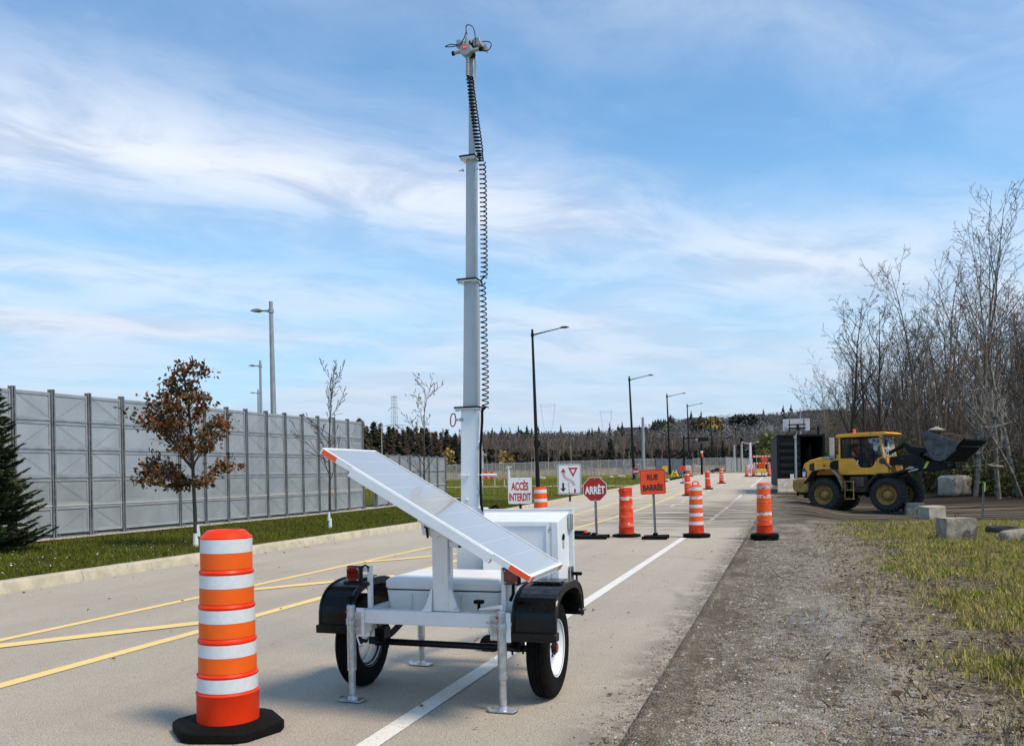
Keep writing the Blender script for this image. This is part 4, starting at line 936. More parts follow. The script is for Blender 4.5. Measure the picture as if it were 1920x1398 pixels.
b = tb(); b.lathe([(.001, -.008), (.010, -.006), (.012, 0)], c=(-1.553, v0-.002, 1.055), axis='y', n=14); b.build('lock', 'steel', cab)
b = tb(); b.box(-2.10, -1.432, v1+.002, v1+.035, .655, 1.178); dr = b.build('cabinet_door', 'white', T, bevel=.003)
b = tb(); b.box(-2.10, -1.432, v1+.001, v1+.036, 1.1785, 1.186); b.build('rain_lip', 'white', dr, bevel=.001)
for z in (1.10, .735):
    b = tb(); b.box(-1.462, -1.432, v1-.022, v1-.004+.004, z-.055, z+.04+.01); b.tube([(-1.447, v1-.026, z-.055), (-1.447, v1-.026, z+.05)], .006, 8); b.build('hinge', 'steel', dr)
b = tb(); cy = v0+.075; b.lathe([(.001, .004), (.022, .004), (.024, 0)], c=(-1.480, cy, .995), axis='x', n=18); b.build('socket', 'black', cab); b = tb(); b.box(-1.484, -1.4765, cy-.014, cy+.014, .925, .965); b.build('sticker', 'beige', cab)
b = tb(); b.box(-1.66, -1.50, v0+.01, v0+.14, .655, .699); b.hexa([(-1.72, v0-.02, .640), (-1.50, v0-.02, .640), (-1.46, v0+.1, .640), (-1.72, v0+.1, .640)], [(-1.72, v0-.02, .654), (-1.50, v0-.02, .654), (-1.46, v0+.1, .654), (-1.72, v0+.1, .654)]); b.build('cabinet_foot', 'white', cab, bevel=.003)
b = tb(); b.box(-1.80, -1.72, 5.76, 5.85, .59, .70); b.build('cabinet_leg', 'white', T, bevel=.003)
# mast: four telescoping square tubes
MV = 6.0; my = MV
def mu(px, py): return onv(px, py, MV)
def lean_box(b, xb0, xb1, zb, xt0, xt1, zt, y0, y1):
    b.hexa([(xb0, y0, zb), (xb1, y0, zb), (xb1, y1, zb), (xb0, y1, zb)], [(xt0, y0, zt), (xt1, y0, zt), (xt1, y1, zt), (xt0, y1, zt)])
secs = [((855.5, 906.5, 1078), (857, 906, 952), .12, 'white'), ((863.3, 895, 951), (863.8, 895.5, 768), .105, 'white'), ((867.2, 892.5, 763), (869, 892, 529), .088, 'alu'), ((871.8, 889.8, 522), (872.6, 889, 299), .070, 'alu'), ((877, 887.5, 294), (877.5, 887.2, 108), .052, 'alu')]
mast = None
for i, (bt, tp, dep, m_) in enumerate(secs):
    p0, p1, q0, q1 = mu(bt[0], bt[2]), mu(bt[1], bt[2]), mu(tp[0], tp[2]), mu(tp[1], tp[2])
    zb = p0.z-(.15 if i == 0 else .05); zt = q0.z
    b = tb(); lean_box(b, p0.x, p1.x, zb, q0.x, q1.x, zt, MV+.003*i, MV+.003*i+dep); o = b.build('mast_section', m_, T, bevel=.004)
    if i in (1, 2, 3):
        nx = secs[i+1]; c0 = mu(nx[0][0]-13, tp[2]).x; c1 = mu(nx[0][1]+5, tp[2]).x
        b = tb(); b.box(c0, c1, MV-.03, MV+dep+.02, zt+.001, zt+.010); b.build('collar_plate', 'white', o, bevel=.001)
        b = tb(); b.box(c0-.002, c1+.002, MV-.034, MV+dep+.024, zt+.011, zt+.022); b.build('wear_pad', 'black', o, bevel=.001)
        for x in (c0+.012, c0+.03, c1-.03, c1-.012): b = tb(); b.lathe([(.007, zt-.014), (.007, zt+.0005)], c=(x, MV-.02, 0), n=8, close=True); b.build('bolt', 'galv', o)
        if i != 2 and i != 1:
            for x in (c0+.01, c1+.0): b = tb(); b.tube([(x, MV+.01, zt-.075), (x+(.03 if x < -2.3 else -.03), MV+.01, zt-.075)], .005, 6); b.lathe([(.009, -.01), (.009, .01)], c=(x, MV+.01, zt-.075), axis='y', n=8, close=True); b.build('set_screw', 'galv', o)
    if i == 1: mast = o
# fittings on the lowest tube
for py in (833, 922):
    p = mu(896.5, py); b = tb(); b.box(p.x-.008, p.x+.012, MV+.0, MV+.03, p.z-.016, p.z+.016); b.lathe([(.001, -.012), (.009, -.010), (.009, 0)], c=(p.x+.004, MV, p.z), axis='y', n=10); b.build('cable_clip', 'white', mast, bevel=.002)
p = mu(897, 890); b = tb(); b.tube([(p.x, MV-.01, p.z), (p.x+.145, MV-.012, p.z-.001)], .0095, 10); b.build('support_rod', 'white', mast)
p = mu(872, 891); b = tb(); b.tube([(p.x-.035, MV-.006, p.z+.002), (p.x+.03, MV-.006, p.z)], .005, 8); b.lathe([(.001, -.02), (.009, -.018), (.009, 0)], c=(p.x+.028, MV, p.z), axis='y', n=10); b.build('latch', 'white', mast)
p = mu(876, 936); b = tb(); b.lathe([(.001, -.012), (.010, -.01), (.013, 0)], c=(p.x, MV, p.z), axis='y', n=10); b.build('plug', 'white', mast)
b = tb(); a0, a1 = mu(893.5, 775), mu(893.5, 950); b.tube([(a0.x+.012, MV+.02, a0.z), (a1.x+.014, MV+.02, a1.z)], .004, 6); b.build('steel_cable', 'white', mast)
# red loop handle of the locking pin, left side
p = mu(848.5, 787); b = tb(); b.tube([(p.x+.020*cos(a)+.004*sin(a), MV+.01, p.z+.048*(1 if sin(a) > 0 else -1)*abs(sin(a))**.6) for a in [2*pi*i/20 for i in range(21)]], .0048, 8); hd_ = b.build('pin_handle', 'redp', mast)
b = tb(); b.lathe([(.010, .018), (.013, .024), (.010, .036), (.006, .04), (.006, .055), (.014, .056), (.014, .085)], c=(p.x, MV+.01, p.z), axis='x', n=12, close=True); b.build('locking_pin', 'galv', mast)
# camera-side box behind the mast
p0, p1 = mu(898, 852), mu(911, 880)
b = tb(); b.box(-2.265+.03, -2.195, MV+.11, MV+.17, p1.z-.01, p0.z+.03); wn = b.build('winch_box', 'lgrey', T, bevel=.006)
b = tb(); b.lathe([(.001, 0), (.022, .004), (.024, .03), (.001, .05)], c=(-2.22, MV+.14, p0.z+.03), n=14); b.build('winch_cap', 'lgrey', wn)
b = tb(); b.tube([(-2.2, MV+.14, p0.z), (-2.165, MV+.14, p0.z)], .008, 8); b.tube([(-2.2, MV+.14, p1.z+.01), (-2.185, MV+.14, p1.z+.01)], .010, 8); b.build('connector', 'lgrey', wn)
# coiled cable
def coil(pts, turns, R_, name='coiled_cable', r=.0048):
    P = [onv(x, y, MV-.01) for x, y in pts]; L = [0]
    for i in range(len(P)-1): L.append(L[-1]+(P[i+1]-P[i]).length)
    n = turns*16; out = []
    for k in range(n+1):
        s = L[-1]*k/n; i = max(0, min(len(P)-2, next((j for j in range(len(L)-1) if L[j+1] >= s), len(P)-2)))
        c = P[i].lerp(P[i+1], (s-L[i])/(L[i+1]-L[i])); a = 2*pi*k/16
        RR = R_[0]+(R_[1]-R_[0])*(k/n)
        RR *= 1+.10*mn.noise((k*.03, 0, 0))
        out.append((c.x+RR*cos(a), c.y+RR*sin(a), c.z+.004*mn.noise((k*.02, 5, 0))))
    b = tb(); b.tube(out, r, 6); return b.build(name, 'black', T)
coil([(881, 146), (886, 190), (891, 225), (896, 262), (899, 286)], 22, (.024, .028))
coil([(899, 286), (901, 296), (902, 303)], 4, (.020, .02))
coil([(904, 305), (906, 340), (907, 430), (908, 500), (907, 522)], 25, (.023, .024))
coil([(904, 530), (906, 560), (908, 640), (910, 700), (910, 764)], 24, (.022, .024))
b = tb(); b.tube([tuple(onv(x, y, MV-.01)) for x, y in ((907, 520), (901, 526), (904, 532))], .0062, 6); b.tube([tuple(onv(x, y, MV-.01)) for x, y in ((910, 763), (905, 768), (904, 772), (904, 790), (901, 840), (901, 900), (902, 945), (905, 956), (911, 963), (919, 962), (929, 957), (935, 951), (932, 948), (924, 950), (917, 956), (912, 970), (910, 1000), (908, 1075))], .0105, 8); b.build('power_cable', 'black', T)
# cable bundle and small white bars behind the lamp post, right
b = tb(); b.tube([(-1.62, 5.5, .66), (-1.60, 5.45, .70), (-1.57, 5.4, .69), (-1.55, 5.38, .62), (-1.60, 5.5, .58)], .012, 8); b.tube([(-1.66, 5.6, .62), (-1.60, 5.55, .64), (-1.58, 5.5, .60)], .014, 8); b.build('power_cable', 'black', T)
b = tb(); b.box(-1.72, -1.60, 5.56, 5.60, .60, .63); b.box(-1.715, -1.66, 5.62, 5.68, .59, .80); b.build('upright', 'white', T, bevel=.002)
# tongue jack with a caster wheel, half hidden behind the right jack
b = tb(); p = onv(926, 1203, 6.6); b.tube([(p.x, 6.6, p.z+.03), (p.x, 6.6, .62)], .022, 12); tj = b.build('tongue_jack', 'lgrey', T)
b = tb(); b.lathe([(.03, -.03), (.075, -.025), (.08, 0), (.075, .025), (.03, .03)], c=(p.x-.04, 6.6, p.z-.02), axis='y', n=24, close=True); b.build('caster_wheel', 'tyre', tj)
# sensor head
HV = MV-.03
def hp(x, y, v=HV): p = onv(x, y, v); return (p.x, v, p.z)
c = hp(875.4, 96)
b = tb(); R8 = .0475; q = [(c[0]+R8*cos(pi/8+pi/4*i+.05), c[2]+R8*sin(pi/8+pi/4*i+.05)) for i in range(8)]; b.prism(q, HV-.03, HV+.02, 'y'); hd = b.build('junction_box', 'grey', T, bevel=.003)
b = tb(); b.lathe([(.001, HV-.033), (.043, HV-.033), (.044, HV-.030)], c=(c[0], 0, c[2]), axis='y', n=8); b.build('cover', 'grey', hd)
p0, p1 = hp(870, 89.5), hp(879, 95); pl_ = MB(TO); pl_.box(p0[0], p1[0], HV-.0352, HV-.0338, p1[2], p0[2]); st = pl_.build('sticker', 'signo', hd, smooth=0)
text('oko', .021, 'lettering', 'signw', st, ((p0[0]+p1[0])/2-TO[0], HV-.0358-TO[1], (p0[2]+p1[2])/2), sx=1.0, ext=.0003) if False else None
for k in range(3):
    b = tb(); xx = p0[0]+(p1[0]-p0[0])*(.24+.26*k); zz = (p0[2]+p1[2])/2; b.box(xx-.002, xx+.003, HV-.0360, HV-.0354, zz-.005, zz+.004); b.box(xx-.004, xx+.004, HV-.0361, HV-.0355, zz-.001, zz+.001); b.build('white_mark', 'signw', st, smooth=0)
for (xa, ya, xb, yb, r, name) in ((875, 84, 876, 68, .0155, 'gland'), (864, 97, 850.5, 100.5, .0145, 'gland'), (886, 95, 899, 92.5, .0145, 'gland'), (876.5, 107, 877, 119, .015, 'gland')):
    a_, b_ = Vector(hp(xa, ya)), Vector(hp(xb, yb)); t_ = tb(); t_.tube([a_, a_.lerp(b_, .45), a_.lerp(b_, .46), a_.lerp(b_, .85), b_], [r, r, r*.86, r*.86, r*.62], 14); t_.build(name, 'grey', hd)
for (xa, ya, xb, yb) in ((852, 100.3, 848, 101), (899, 92.4, 904.5, 92)):
    a_, b_ = Vector(hp(xa, ya)), Vector(hp(xb, yb)); t_ = tb(); t_.tube([a_, b_], .0165, 14); t_.build('plug', 'black', hd)
t_ = tb(); a_, b_ = Vector(hp(877, 119)), Vector(hp(877, 142)); n_ = 12; t_.tube([a_.lerp(b_, i/n_) for i in range(n_+1)], [.0125 if i % 2 else .0155 for i in range(n_+1)], 12); t_.build('strain_relief', 'grey', hd)
t_ = tb(); t_.tube([hp(877, 142), hp(876, 145), hp(880, 145.5), hp(885, 144), hp(886, 147), hp(883, 150)], .0062, 6); t_.build('cable', 'black', hd)
b = tb(); a_ = hp(889, 87, MV+.02); b.hexa([(a_[0], MV-.01, a_[2]-.01), (a_[0]+.066, MV-.01, a_[2]-.012), (a_[0]+.066, MV+.07, a_[2]-.012), (a_[0], MV+.07, a_[2]-.01)], [(a_[0]+.004, MV-.01, a_[2]+.045), (a_[0]+.052, MV-.01, a_[2]+.050), (a_[0]+.052, MV+.07, a_[2]+.05), (a_[0]+.004, MV+.07, a_[2]+.045)]); cm = b.build('camera_box', 'lgrey', T, bevel=.005)
b = tb(); a_ = hp(908.5, 90, MV+.02); b.lathe([(.018, -.012), (.024, 0), (.022, .012)], c=(a_[0]-.005, MV+.03, a_[2]), axis='x', n=14, close=True)
for k in range(4): b.box(a_[0]+.006, a_[0]+.012, MV+.0+.018*k, MV+.01+.018*k, a_[2]-.022, a_[2]+.022)
b.build('camera_lens', 'grey', cm)
b = tb(); a_ = hp(878, 83, MV+.03); b.box(a_[0]-.075, a_[0]+.075, MV+.01, MV+.05, a_[2]-.016, a_[2]+.016); b.tube([hp(888, 106, MV), hp(884, 98, MV)], .02, 8); b.box(a_[0]+.012, a_[0]+.05, MV-.002, MV+.045, a_[2]-.115, a_[2]-.017); bk = b.build('mounting_bar', 'blackm', T, bevel=.003)
for x, y in ((869, 81.5), (884, 79), (898, 77)): a_ = hp(x, y, MV+.0); b = tb(); b.lathe([(.001, -.012), (.010, -.008), (.011, .006)], c=(a_[0], MV+.0, a_[2]), axis='y', n=10); b.build('bolt', 'galv', bk)
b = tb(); a_ = hp(861, 82, MV+.02); b.box(a_[0]-.016, a_[0]+.022, MV+.0, MV+.04, a_[2]-.035, a_[2]+.022); b.build('small_box', 'lgrey', T, bevel=.004)
def cable(pts, v, r=.0035):
    P = [Vector(onv(x, y, v)) for x, y in pts]; out = []
    for i in range(len(P)-1):
        p0 = P[max(i-1, 0)]; p1 = P[i]; p2 = P[i+1]; p3 = P[min(i+2, len(P)-1)]
        for k in range(6):
            s = k/6; out.append(.5*((2*p1)+(p2-p0)*s+(2*p0-5*p1+4*p2-p3)*s*s+(3*p1-p0-3*p2+p3)*s**3))
    out.append(P[-1]); b = tb(); b.tube(out, r, 6); return b.build('thin_cable', 'blackm', T)
cable([(876, 66), (874, 58), (874, 50), (877, 47), (884, 49), (889, 57), (891, 70), (891, 82), (893, 90)], MV-.02)
cable([(874, 60), (870, 72), (865, 80), (860, 86)], MV-.02)
cable([(862, 85), (852, 84), (843, 84), (835, 88), (846, 88), (858, 86)], MV-.02)
cable([(904, 79), (912, 78), (919, 80), (921, 86), (916, 94), (908, 96), (903, 94)], MV+.0)

# ------------------------------------------------------------------ wheel loader (local x forward, y to its left)
LO = Vector((1.84, 36.57, -.21)); LH = radians(-27)
LD = thing('wheel_loader', 'muddy yellow wheel loader holding up a full dark bucket on the dirt track', 'wheel loader', LO, LH)
def P_(name, m, par=LD, bev=.012, smooth=38): return lambda b: b.build(name, m, par, bevel=bev, smooth=smooth)
def lwheel(x, y, s, steer=0):
    w = bpy.data.objects.new('wheel', None); COL.objects.link(w); w.parent = LD; w.location = (x, y, .66); w.rotation_euler = (0, 0, steer); w.empty_display_size = .3
    b = MB(); R = .66; h = .23
    b.lathe([(.36, -h*.75), (.42, -h), (.54, -h*1.05), (.60, -h*.92), (.63, -h*.7), (.63, h*.7), (.60, h*.92), (.54, h*1.05), (.42, h), (.36, h*.75)], axis='y', n=48)
    for k in range(26):
        for sd in (-1, 1):
            a = 2*pi*(k+.5*(sd > 0))/26
            ca, sa = cos(a), sin(a); da = .075
            def q(r, aa, yy): return (r*cos(a+aa), yy, r*sin(a+aa))
            b.hexa([q(.60, -.05, sd*.0), q(.60, .03, sd*.0), q(.58, .03+da, sd*h*1.0), q(.58, -.05+da, sd*h*1.0)], [q(.665, -.04, sd*.0), q(.665, .02, sd*.0), q(.655, .02+da, sd*h*.98), q(.655, -.04+da, sd*h*.98)])
    ty = b.build('tyre', 'tyreg', w, smooth=40)
    o = -s*.0
    b = MB(); b.lathe([(.35, s*h*.80), (.372, s*h*.95), (.36, s*h*.70), (.33, s*h*.35), (.27, s*h*.20), (.245, s*h*.22), (.235, s*h*.42), (.15, s*h*.50), (.12, s*h*.78), (.05, s*h*.86), (.001, s*h*.86)], axis='y', n=36)
    b.lathe([(.36, -s*h*.8), (.33, -s*h*.3), (.25, -s*h*.1), (.001, -s*h*.1)], axis='y', n=30); rm = b.build('rim', 'yeld', w)
    b = MB(); b.lathe([(.17, s*h*.41), (.175, s*h*.53), (.215, s*h*.53), (.22, s*h*.41)], axis='y', n=36); b.v = [p if (round(atan2(p[2], p[0])/(2*pi)*36) % 3) else (p[0]*.97, p[1]-s*.025, p[2]*.97) for p in b.v]
    b.build('bolt_circle', 'dirt', w, smooth=20)
M['tyreg'] = mat('dusty_tyre', (.028, .026, .023), .9, var=.4, vs=6, bmp=.004, bs=30)
for x, st in ((0, 0), (2.42, 0)):
    for y, s in ((-.86, -1), (.86, 1)): lwheel(x, y, s, st)
# rear body / hood
b = MB(); b.prism([(-1.08, 1.30), (-1.10, 1.72), (-1.04, 1.90), (-.80, 2.02), (-.45, 2.11), (0, 2.18), (.42, 2.22), (.42, 1.42), (-.62, 1.42), (-.70, 1.20)], -.52, .52); hood = b.build('hood', 'yellow', LD, bevel=.05, seg=3)
b = MB(); b.prism([(-1.115, 1.30), (-1.13, 1.70), (-1.03, 1.74), (-.93, 1.58), (-.93, 1.30)], -.54, .54); gr = b.build('rear_grille', 'mudgrey', LD, bevel=.02)
b = MB(); b.box(-1.10, -.98, -.545, -.541, 1.36, 1.56); b.build('tail_light', 'signw', gr, smooth=0); b = MB(); b.box(-1.15, -1.12, -.50, -.40, 1.36, 1.52); b.build('tail_light', 'red', gr, bevel=.005)
b = MB(); b.prism([(-.82, 1.60), (-.82, 1.86), (-.62, 1.92), (-.60, 1.60)], -.526, -.518); b.build('side_vent', 'inkk', hood, smooth=0)
b = MB(); b.prism([(.10, 1.64), (.02, 1.75), (.06, 1.92), (.22, 1.99), (.43, 2.0), (.43, 1.64)], -.56, -.515); b.build('air_intake', 'blackm', hood, bevel=.015)
b = MB(); b.prism([(-.22, 2.06), (-.30, 2.145), (.30, 2.20), (.30, 2.085), (.24, 2.05)], -.545, -.519); bd = b.build('name_badge', 'inkk', hood, bevel=.008)
text('VOLVO', .105, 'lettering', 'signw', bd, (0.0, -.548, 2.118), sx=1.35, bold=.004).rotation_euler = (pi/2, -.05, 0)
b = MB(); b.lathe([(.001, -.5235), (.065, -.5235)], c=(-.20, 0, 1.80), axis='y', n=16); ds = b.build('warning_sticker', 'signo', hood, smooth=0)
b = MB(); b.lathe([(.001, -.5245), (.030, -.5245)], c=(-.20, 0, 1.80), axis='y', n=10); b.build('sticker_mark', 'inkk', ds, smooth=0)
for k in range(5): b = MB(); b.box(-.98+.10*k, -.92+.10*k, -.5235, -.5225, 1.925+.022*k, 1.95+.022*k); b.build('small_letter', 'mudgrey', hood, smooth=0)
b = MB(); b.prism([(-1.36, .80), (-1.40, 1.0), (-1.38, 1.24), (-1.12, 1.32), (-.72, 1.30), (-.70, .74), (-1.12, .72)], -.86, .86); b.build('counterweight', 'yeld', LD, bevel=.05, seg=3)
b = MB(); b.box(-1.30, -1.26, -.70, -.55, .60, .76); b.box(-1.1, -.75, -.5, .5, .50, .74); b.build('tow_bracket', 'blackm', LD, bevel=.01)
b = MB(); b.box(-.72, 1.35, -.42, .42, .62, 1.45); b.box(-.2, .2, -.66, .66, .52, .80); b.build('rear_chassis', 'bucketd', LD, bevel=.02)
b = MB(); b.box(1.35, 2.6, -.36, .36, .55, 1.35); b.box(2.2, 2.62, -.66, .66, .50, .82); b.box(1.2, 1.6, -.18, .18, .6, 1.3); b.build('front_chassis', 'bucketd', LD, bevel=.02)
# fenders
def lf(P, y0, y1, m): b = MB(); b.arc(P, .03, y0, y1, 'y'); return b.build('fender', m, LD, smooth=30)
for y0, y1 in ((-1.12, -.55), (.55, 1.12)):
    lf([(-.82, 1.10), (-.64, 1.30), (-.44, 1.60), (.02, 1.66), (.34, 1.62), (.58, 1.36), (.78, .92), (.74, .80)], y0, y1, 'mudgrey')
    lf([(1.72, 1.05), (1.92, 1.32), (2.12, 1.47), (2.75, 1.50), (3.08, 1.60)], y0, y1, 'mudgrey')
# ladder and belly tanks
b = MB()
for z in (.50, .84, 1.17): b.box(.80, 1.14, -.98, -.86, z-.018, z+.018)
for x in (.80, 1.13): b.box(x-.014, x+.014, -.96, -.93, .50, 1.17)
b.build('step_ladder', 'yeld', LD, smooth=0); b = MB(); b.box(.86, 1.5, -.62, -.36, .75, 1.35); b.box(1.18, 1.42, -.85, -.5, .95, 1.3); b.build('side_tank', 'mudgrey', LD, bevel=.02)
# cab
CY = .62
low = [(.42, 1.45), (.42, 2.06), (1.00, 2.05), (1.10, 1.98), (1.25, 1.72), (1.34, 1.68), (1.66, 1.68), (1.76, 1.74), (1.86, 1.98), (2.05, 2.08), (2.30, 2.06), (2.32, 1.50), (2.20, 1.42), (.55, 1.42)]
b = MB(); b.prism(low, -CY, -CY+.05); b.prism([(x, z) for x, z in low], CY-.05, CY); b.box(.44, .5, -CY+.052, CY-.052, 1.45, 2.05); b.prism([(2.24, 1.45), (2.24, 2.04), (2.31, 2.04), (2.31, 1.5)], -CY+.052, CY-.052); cabb = b.build('cab_body', 'yellow', LD, bevel=.01)
b = MB()
for y in (-CY+.005, CY-.055):
    b = MB(); b.box(.43, .50, y, y+.05, 2.06, 2.90); b.build('cab_pillar', 'yellow', LD, smooth=0); b = MB(); b.hexa([(2.12, y, 2.07), (2.18, y, 2.07), (2.18, y+.05, 2.07), (2.12, y+.05, 2.07)], [(1.98, y, 2.88), (2.04, y, 2.88), (2.04, y+.05, 2.88), (1.98, y+.05, 2.88)]); b.build('cab_pillar', 'yellow', LD, smooth=0)
b = MB()
for y in (-CY+.002, CY-.042):
    b.box(.505, .56, y, y+.04, 2.06, 2.87); b.box(1.26, 1.34, y, y+.04, 1.70, 2.87); b.box(.56, 2.0, y, y+.04, 2.80, 2.88); b.box(.56, 1.26, y, y+.04, 2.055, 2.10)
b.build('window_frame', 'blackm', LD, smooth=0)
M['clear'] = None
mm, tt, bb = pmat('tinted_window'); bb.inputs['Base Color'].default_value = (.02, .025, .03, 1); bb.inputs['Roughness'].default_value = .05; bb.inputs['Alpha'].default_value = .38; M['clear'] = mm
for y in (-CY+.028, CY-.028):
    b = MB(); b.add([(.56, y, 2.10), (1.26, y, 2.10), (1.26, y, 2.80), (.56, y, 2.80)], [(0, 1, 2, 3)]); b.build('side_window', 'clear', LD, smooth=0)
    b = MB(); b.add([(1.34, y, 1.72), (1.66, y, 1.72), (1.84, y, 2.0), (2.12, y, 2.08), (1.98, y, 2.80), (1.34, y, 2.80)], [(0, 1, 2, 3, 4, 5)]); b.build('door_window', 'clear', LD, smooth=0)
b = MB(); b.add([(2.17, -.58, 2.06), (2.17, .58, 2.06), (2.02, .58, 2.86), (2.02, -.58, 2.86)], [(0, 1, 2, 3)]); b.add([(2.12, -CY-.004, 2.09), (1.99, -CY-.004, 2.80), (1.55, -CY-.004, 2.80), (1.80, -CY-.004, 2.35)], [(0, 1, 2, 3)]); b.build('windscreen', 'film', LD, smooth=0)
b = MB(); b.add([(.47, -.56, 2.07), (.47, .56, 2.07), (.47, .56, 2.85), (.47, -.56, 2.85)], [(0, 1, 2, 3)]); b.build('rear_window', 'clear', LD, smooth=0)
b = MB(); b.prism([(.36, 2.87), (.34, 2.93), (.44, 2.99), (1.3, 3.02), (2.2, 3.02), (2.36, 2.97), (2.34, 2.92), (2.0, 2.87)], -.70, .70); rf = b.build('cab_roof', 'yellow', LD, bevel=.02, seg=3)
for y in (-.6, -.5, .5, .6): b = MB(); b.lathe([(.001, .02), (.035, .01), (.04, -.05)], c=(2.10, y, 2.83), axis='x', n=10, close=True); b.build('work_light', 'signw', rf)
b = MB(); b.lathe([(.06, 3.02), (.06, 3.07), (.055, 3.08), (.052, 3.18), (.03, 3.20), (.001, 3.205)], c=(.80, 0, 0), n=14); b.build('beacon', 'signo', rf)
b = MB(); b.box(.62, .72, -.28, .28, 1.9, 2.62); b.box(.66, 1.12, -.28, .28, 1.85, 1.98); b.build('seat', 'navy', LD, bevel=.03); b = MB(); b.tube([(1.75, 0, 1.6), (1.62, 0, 2.18)], .03, 8); b.lathe([(.15, 2.15), (.175, 2.17), (.15, 2.19)], c=(1.58, 0, 0), n=18); b.box(1.85, 2.1, -.3, .3, 1.7, 2.1); b.build('steering_column', 'blackm', LD)
b = MB(); b.tube([(2.05, -CY-.05, 2.80), (2.35, -CY-.22, 2.72), (2.35, -CY-.24, 2.60)], .018, 6); b.box(2.32, 2.38, -CY-.34, -CY-.16, 2.45, 2.72); b.build('side_mirror', 'blackm', LD, bevel=.01)
b = MB(); b.tube([(1.15, -CY-.012, 1.78), (1.20, -CY-.012, 1.98)], .02, 6); b.build('grab_handle', 'signw', LD)
# driver
D = thing('person', 'driver in a white helmet and orange vest seated in the yellow loader cab', 'person', LO, LH)
def skin_body(name, m, verts, edges, radii, par, root=0, sub=2):
    me = bpy.data.meshes.new(name); me.from_pydata(verts, edges, []); o = bpy.data.objects.new(name, me); COL.objects.link(o); o.parent = par
    md = o.modifiers.new('skin', 'SKIN'); 
    for i, r in enumerate(radii): me.skin_vertices[0].data[i].radius = (r, r) if not hasattr(r, '__len__') else r
    me.skin_vertices[0].data[root].use_root = True; md.use_smooth_shade = True; s = o.modifiers.new('sub', 'SUBSURF'); s.levels = s.render_levels = sub; me.materials.append(M[m]); return o
# pelvis, waist, chest, neck, head ; arms ; legs  (one skinned surface)
def skinned(name, m, verts, edges, radii, par, root=0):
    me = bpy.data.meshes.new(name); me.from_pydata(verts, edges, []); o = bpy.data.objects.new(name, me); COL.objects.link(o); o.parent = par
    bm = bmesh.new(); bm.from_mesh(me); bm.verts.layers.skin.verify(); lay = bm.verts.layers.skin.active; bm.verts.ensure_lookup_table()
    for i, r in enumerate(radii): bm.verts[i][lay].radius = (r, r) if not hasattr(r, '__len__') else r
    bm.verts[root][lay].use_root = True; bm.to_mesh(me); bm.free()
    md = o.modifiers.new('skin', 'SKIN'); md.use_smooth_shade = True; s = o.modifiers.new('sub', 'SUBSURF'); s.levels = s.render_levels = 2
    me.materials.append(M[m]); return o
dx = .86; dy = -.02
bv = [(dx, dy, 2.0), (dx, dy, 2.15), (dx-.01, dy, 2.33), (dx, dy, 2.47), (dx+.02, dy, 2.54), (dx+.03, dy, 2.62), (dx+.035, dy, 2.70),
      (dx, dy-.17, 2.40), (dx+.10, dy-.22, 2.22), (dx+.33, dy-.16, 2.20), (dx, dy+.17, 2.40), (dx+.10, dy+.22, 2.22), (dx+.33, dy+.16, 2.20),
      (dx+.05, dy-.09, 2.0), (dx+.42, dy-.11, 2.04), (dx+.50, dy-.11, 1.72), (dx+.05, dy+.09, 2.0), (dx+.42, dy+.11, 2.04), (dx+.50, dy+.11, 1.72)]
be = [(0, 1), (1, 2), (2, 3), (3, 4), (4, 5), (5, 6), (2, 7), (7, 8), (8, 9), (2, 10), (10, 11), (11, 12), (0, 13), (13, 14), (14, 15), (0, 16), (16, 17), (17, 18)]
br_ = [.13, .12, .14, .07, .055, .085, .08, .06, .045, .035, .06, .045, .035, .085, .06, .045, .085, .06, .045]
body = skinned('body', 'navy', bv, be, br_, D)
b = MB(); b.lathe([(.155, 2.06), (.165, 2.2), (.17, 2.35), (.13, 2.44), (.06, 2.48)], c=(dx, dy, 0), n=20); b.v = [(x, dy+(y-dy)*1.25, z) for x, y, z in b.v]; vs_ = b.build('vest', 'vest', D)
b = MB(); b.lathe([(.170, 2.19), (.174, 2.22), (.174, 2.25), (.170, 2.27)], c=(dx, dy, 0), n=20); b.v = [(x, dy+(y-dy)*1.25, z) for x, y, z in b.v]; b.build('reflective_strip', 'lime', vs_)
b = MB(); b.lathe([(.001, 2.57), (.06, 2.585), (.080, 2.63), (.082, 2.68), (.07, 2.72), (.001, 2.74)], c=(dx+.035, dy, 0), n=18); b.tube([(dx+.11, dy, 2.66), (dx+.135, dy, 2.645), (dx+.11, dy, 2.635)], .014, 6); hdp = b.build('face', 'skin', body)
b = MB(); b.lathe([(.115, 2.672), (.118, 2.68), (.100, 2.69), (.095, 2.74), (.06, 2.79), (.001, 2.80)], c=(dx+.03, dy, 0), n=20); b.box(dx+.10, dx+.17, dy-.07, dy+.07, 2.676, 2.684); b.build('helmet', 'signw', D)
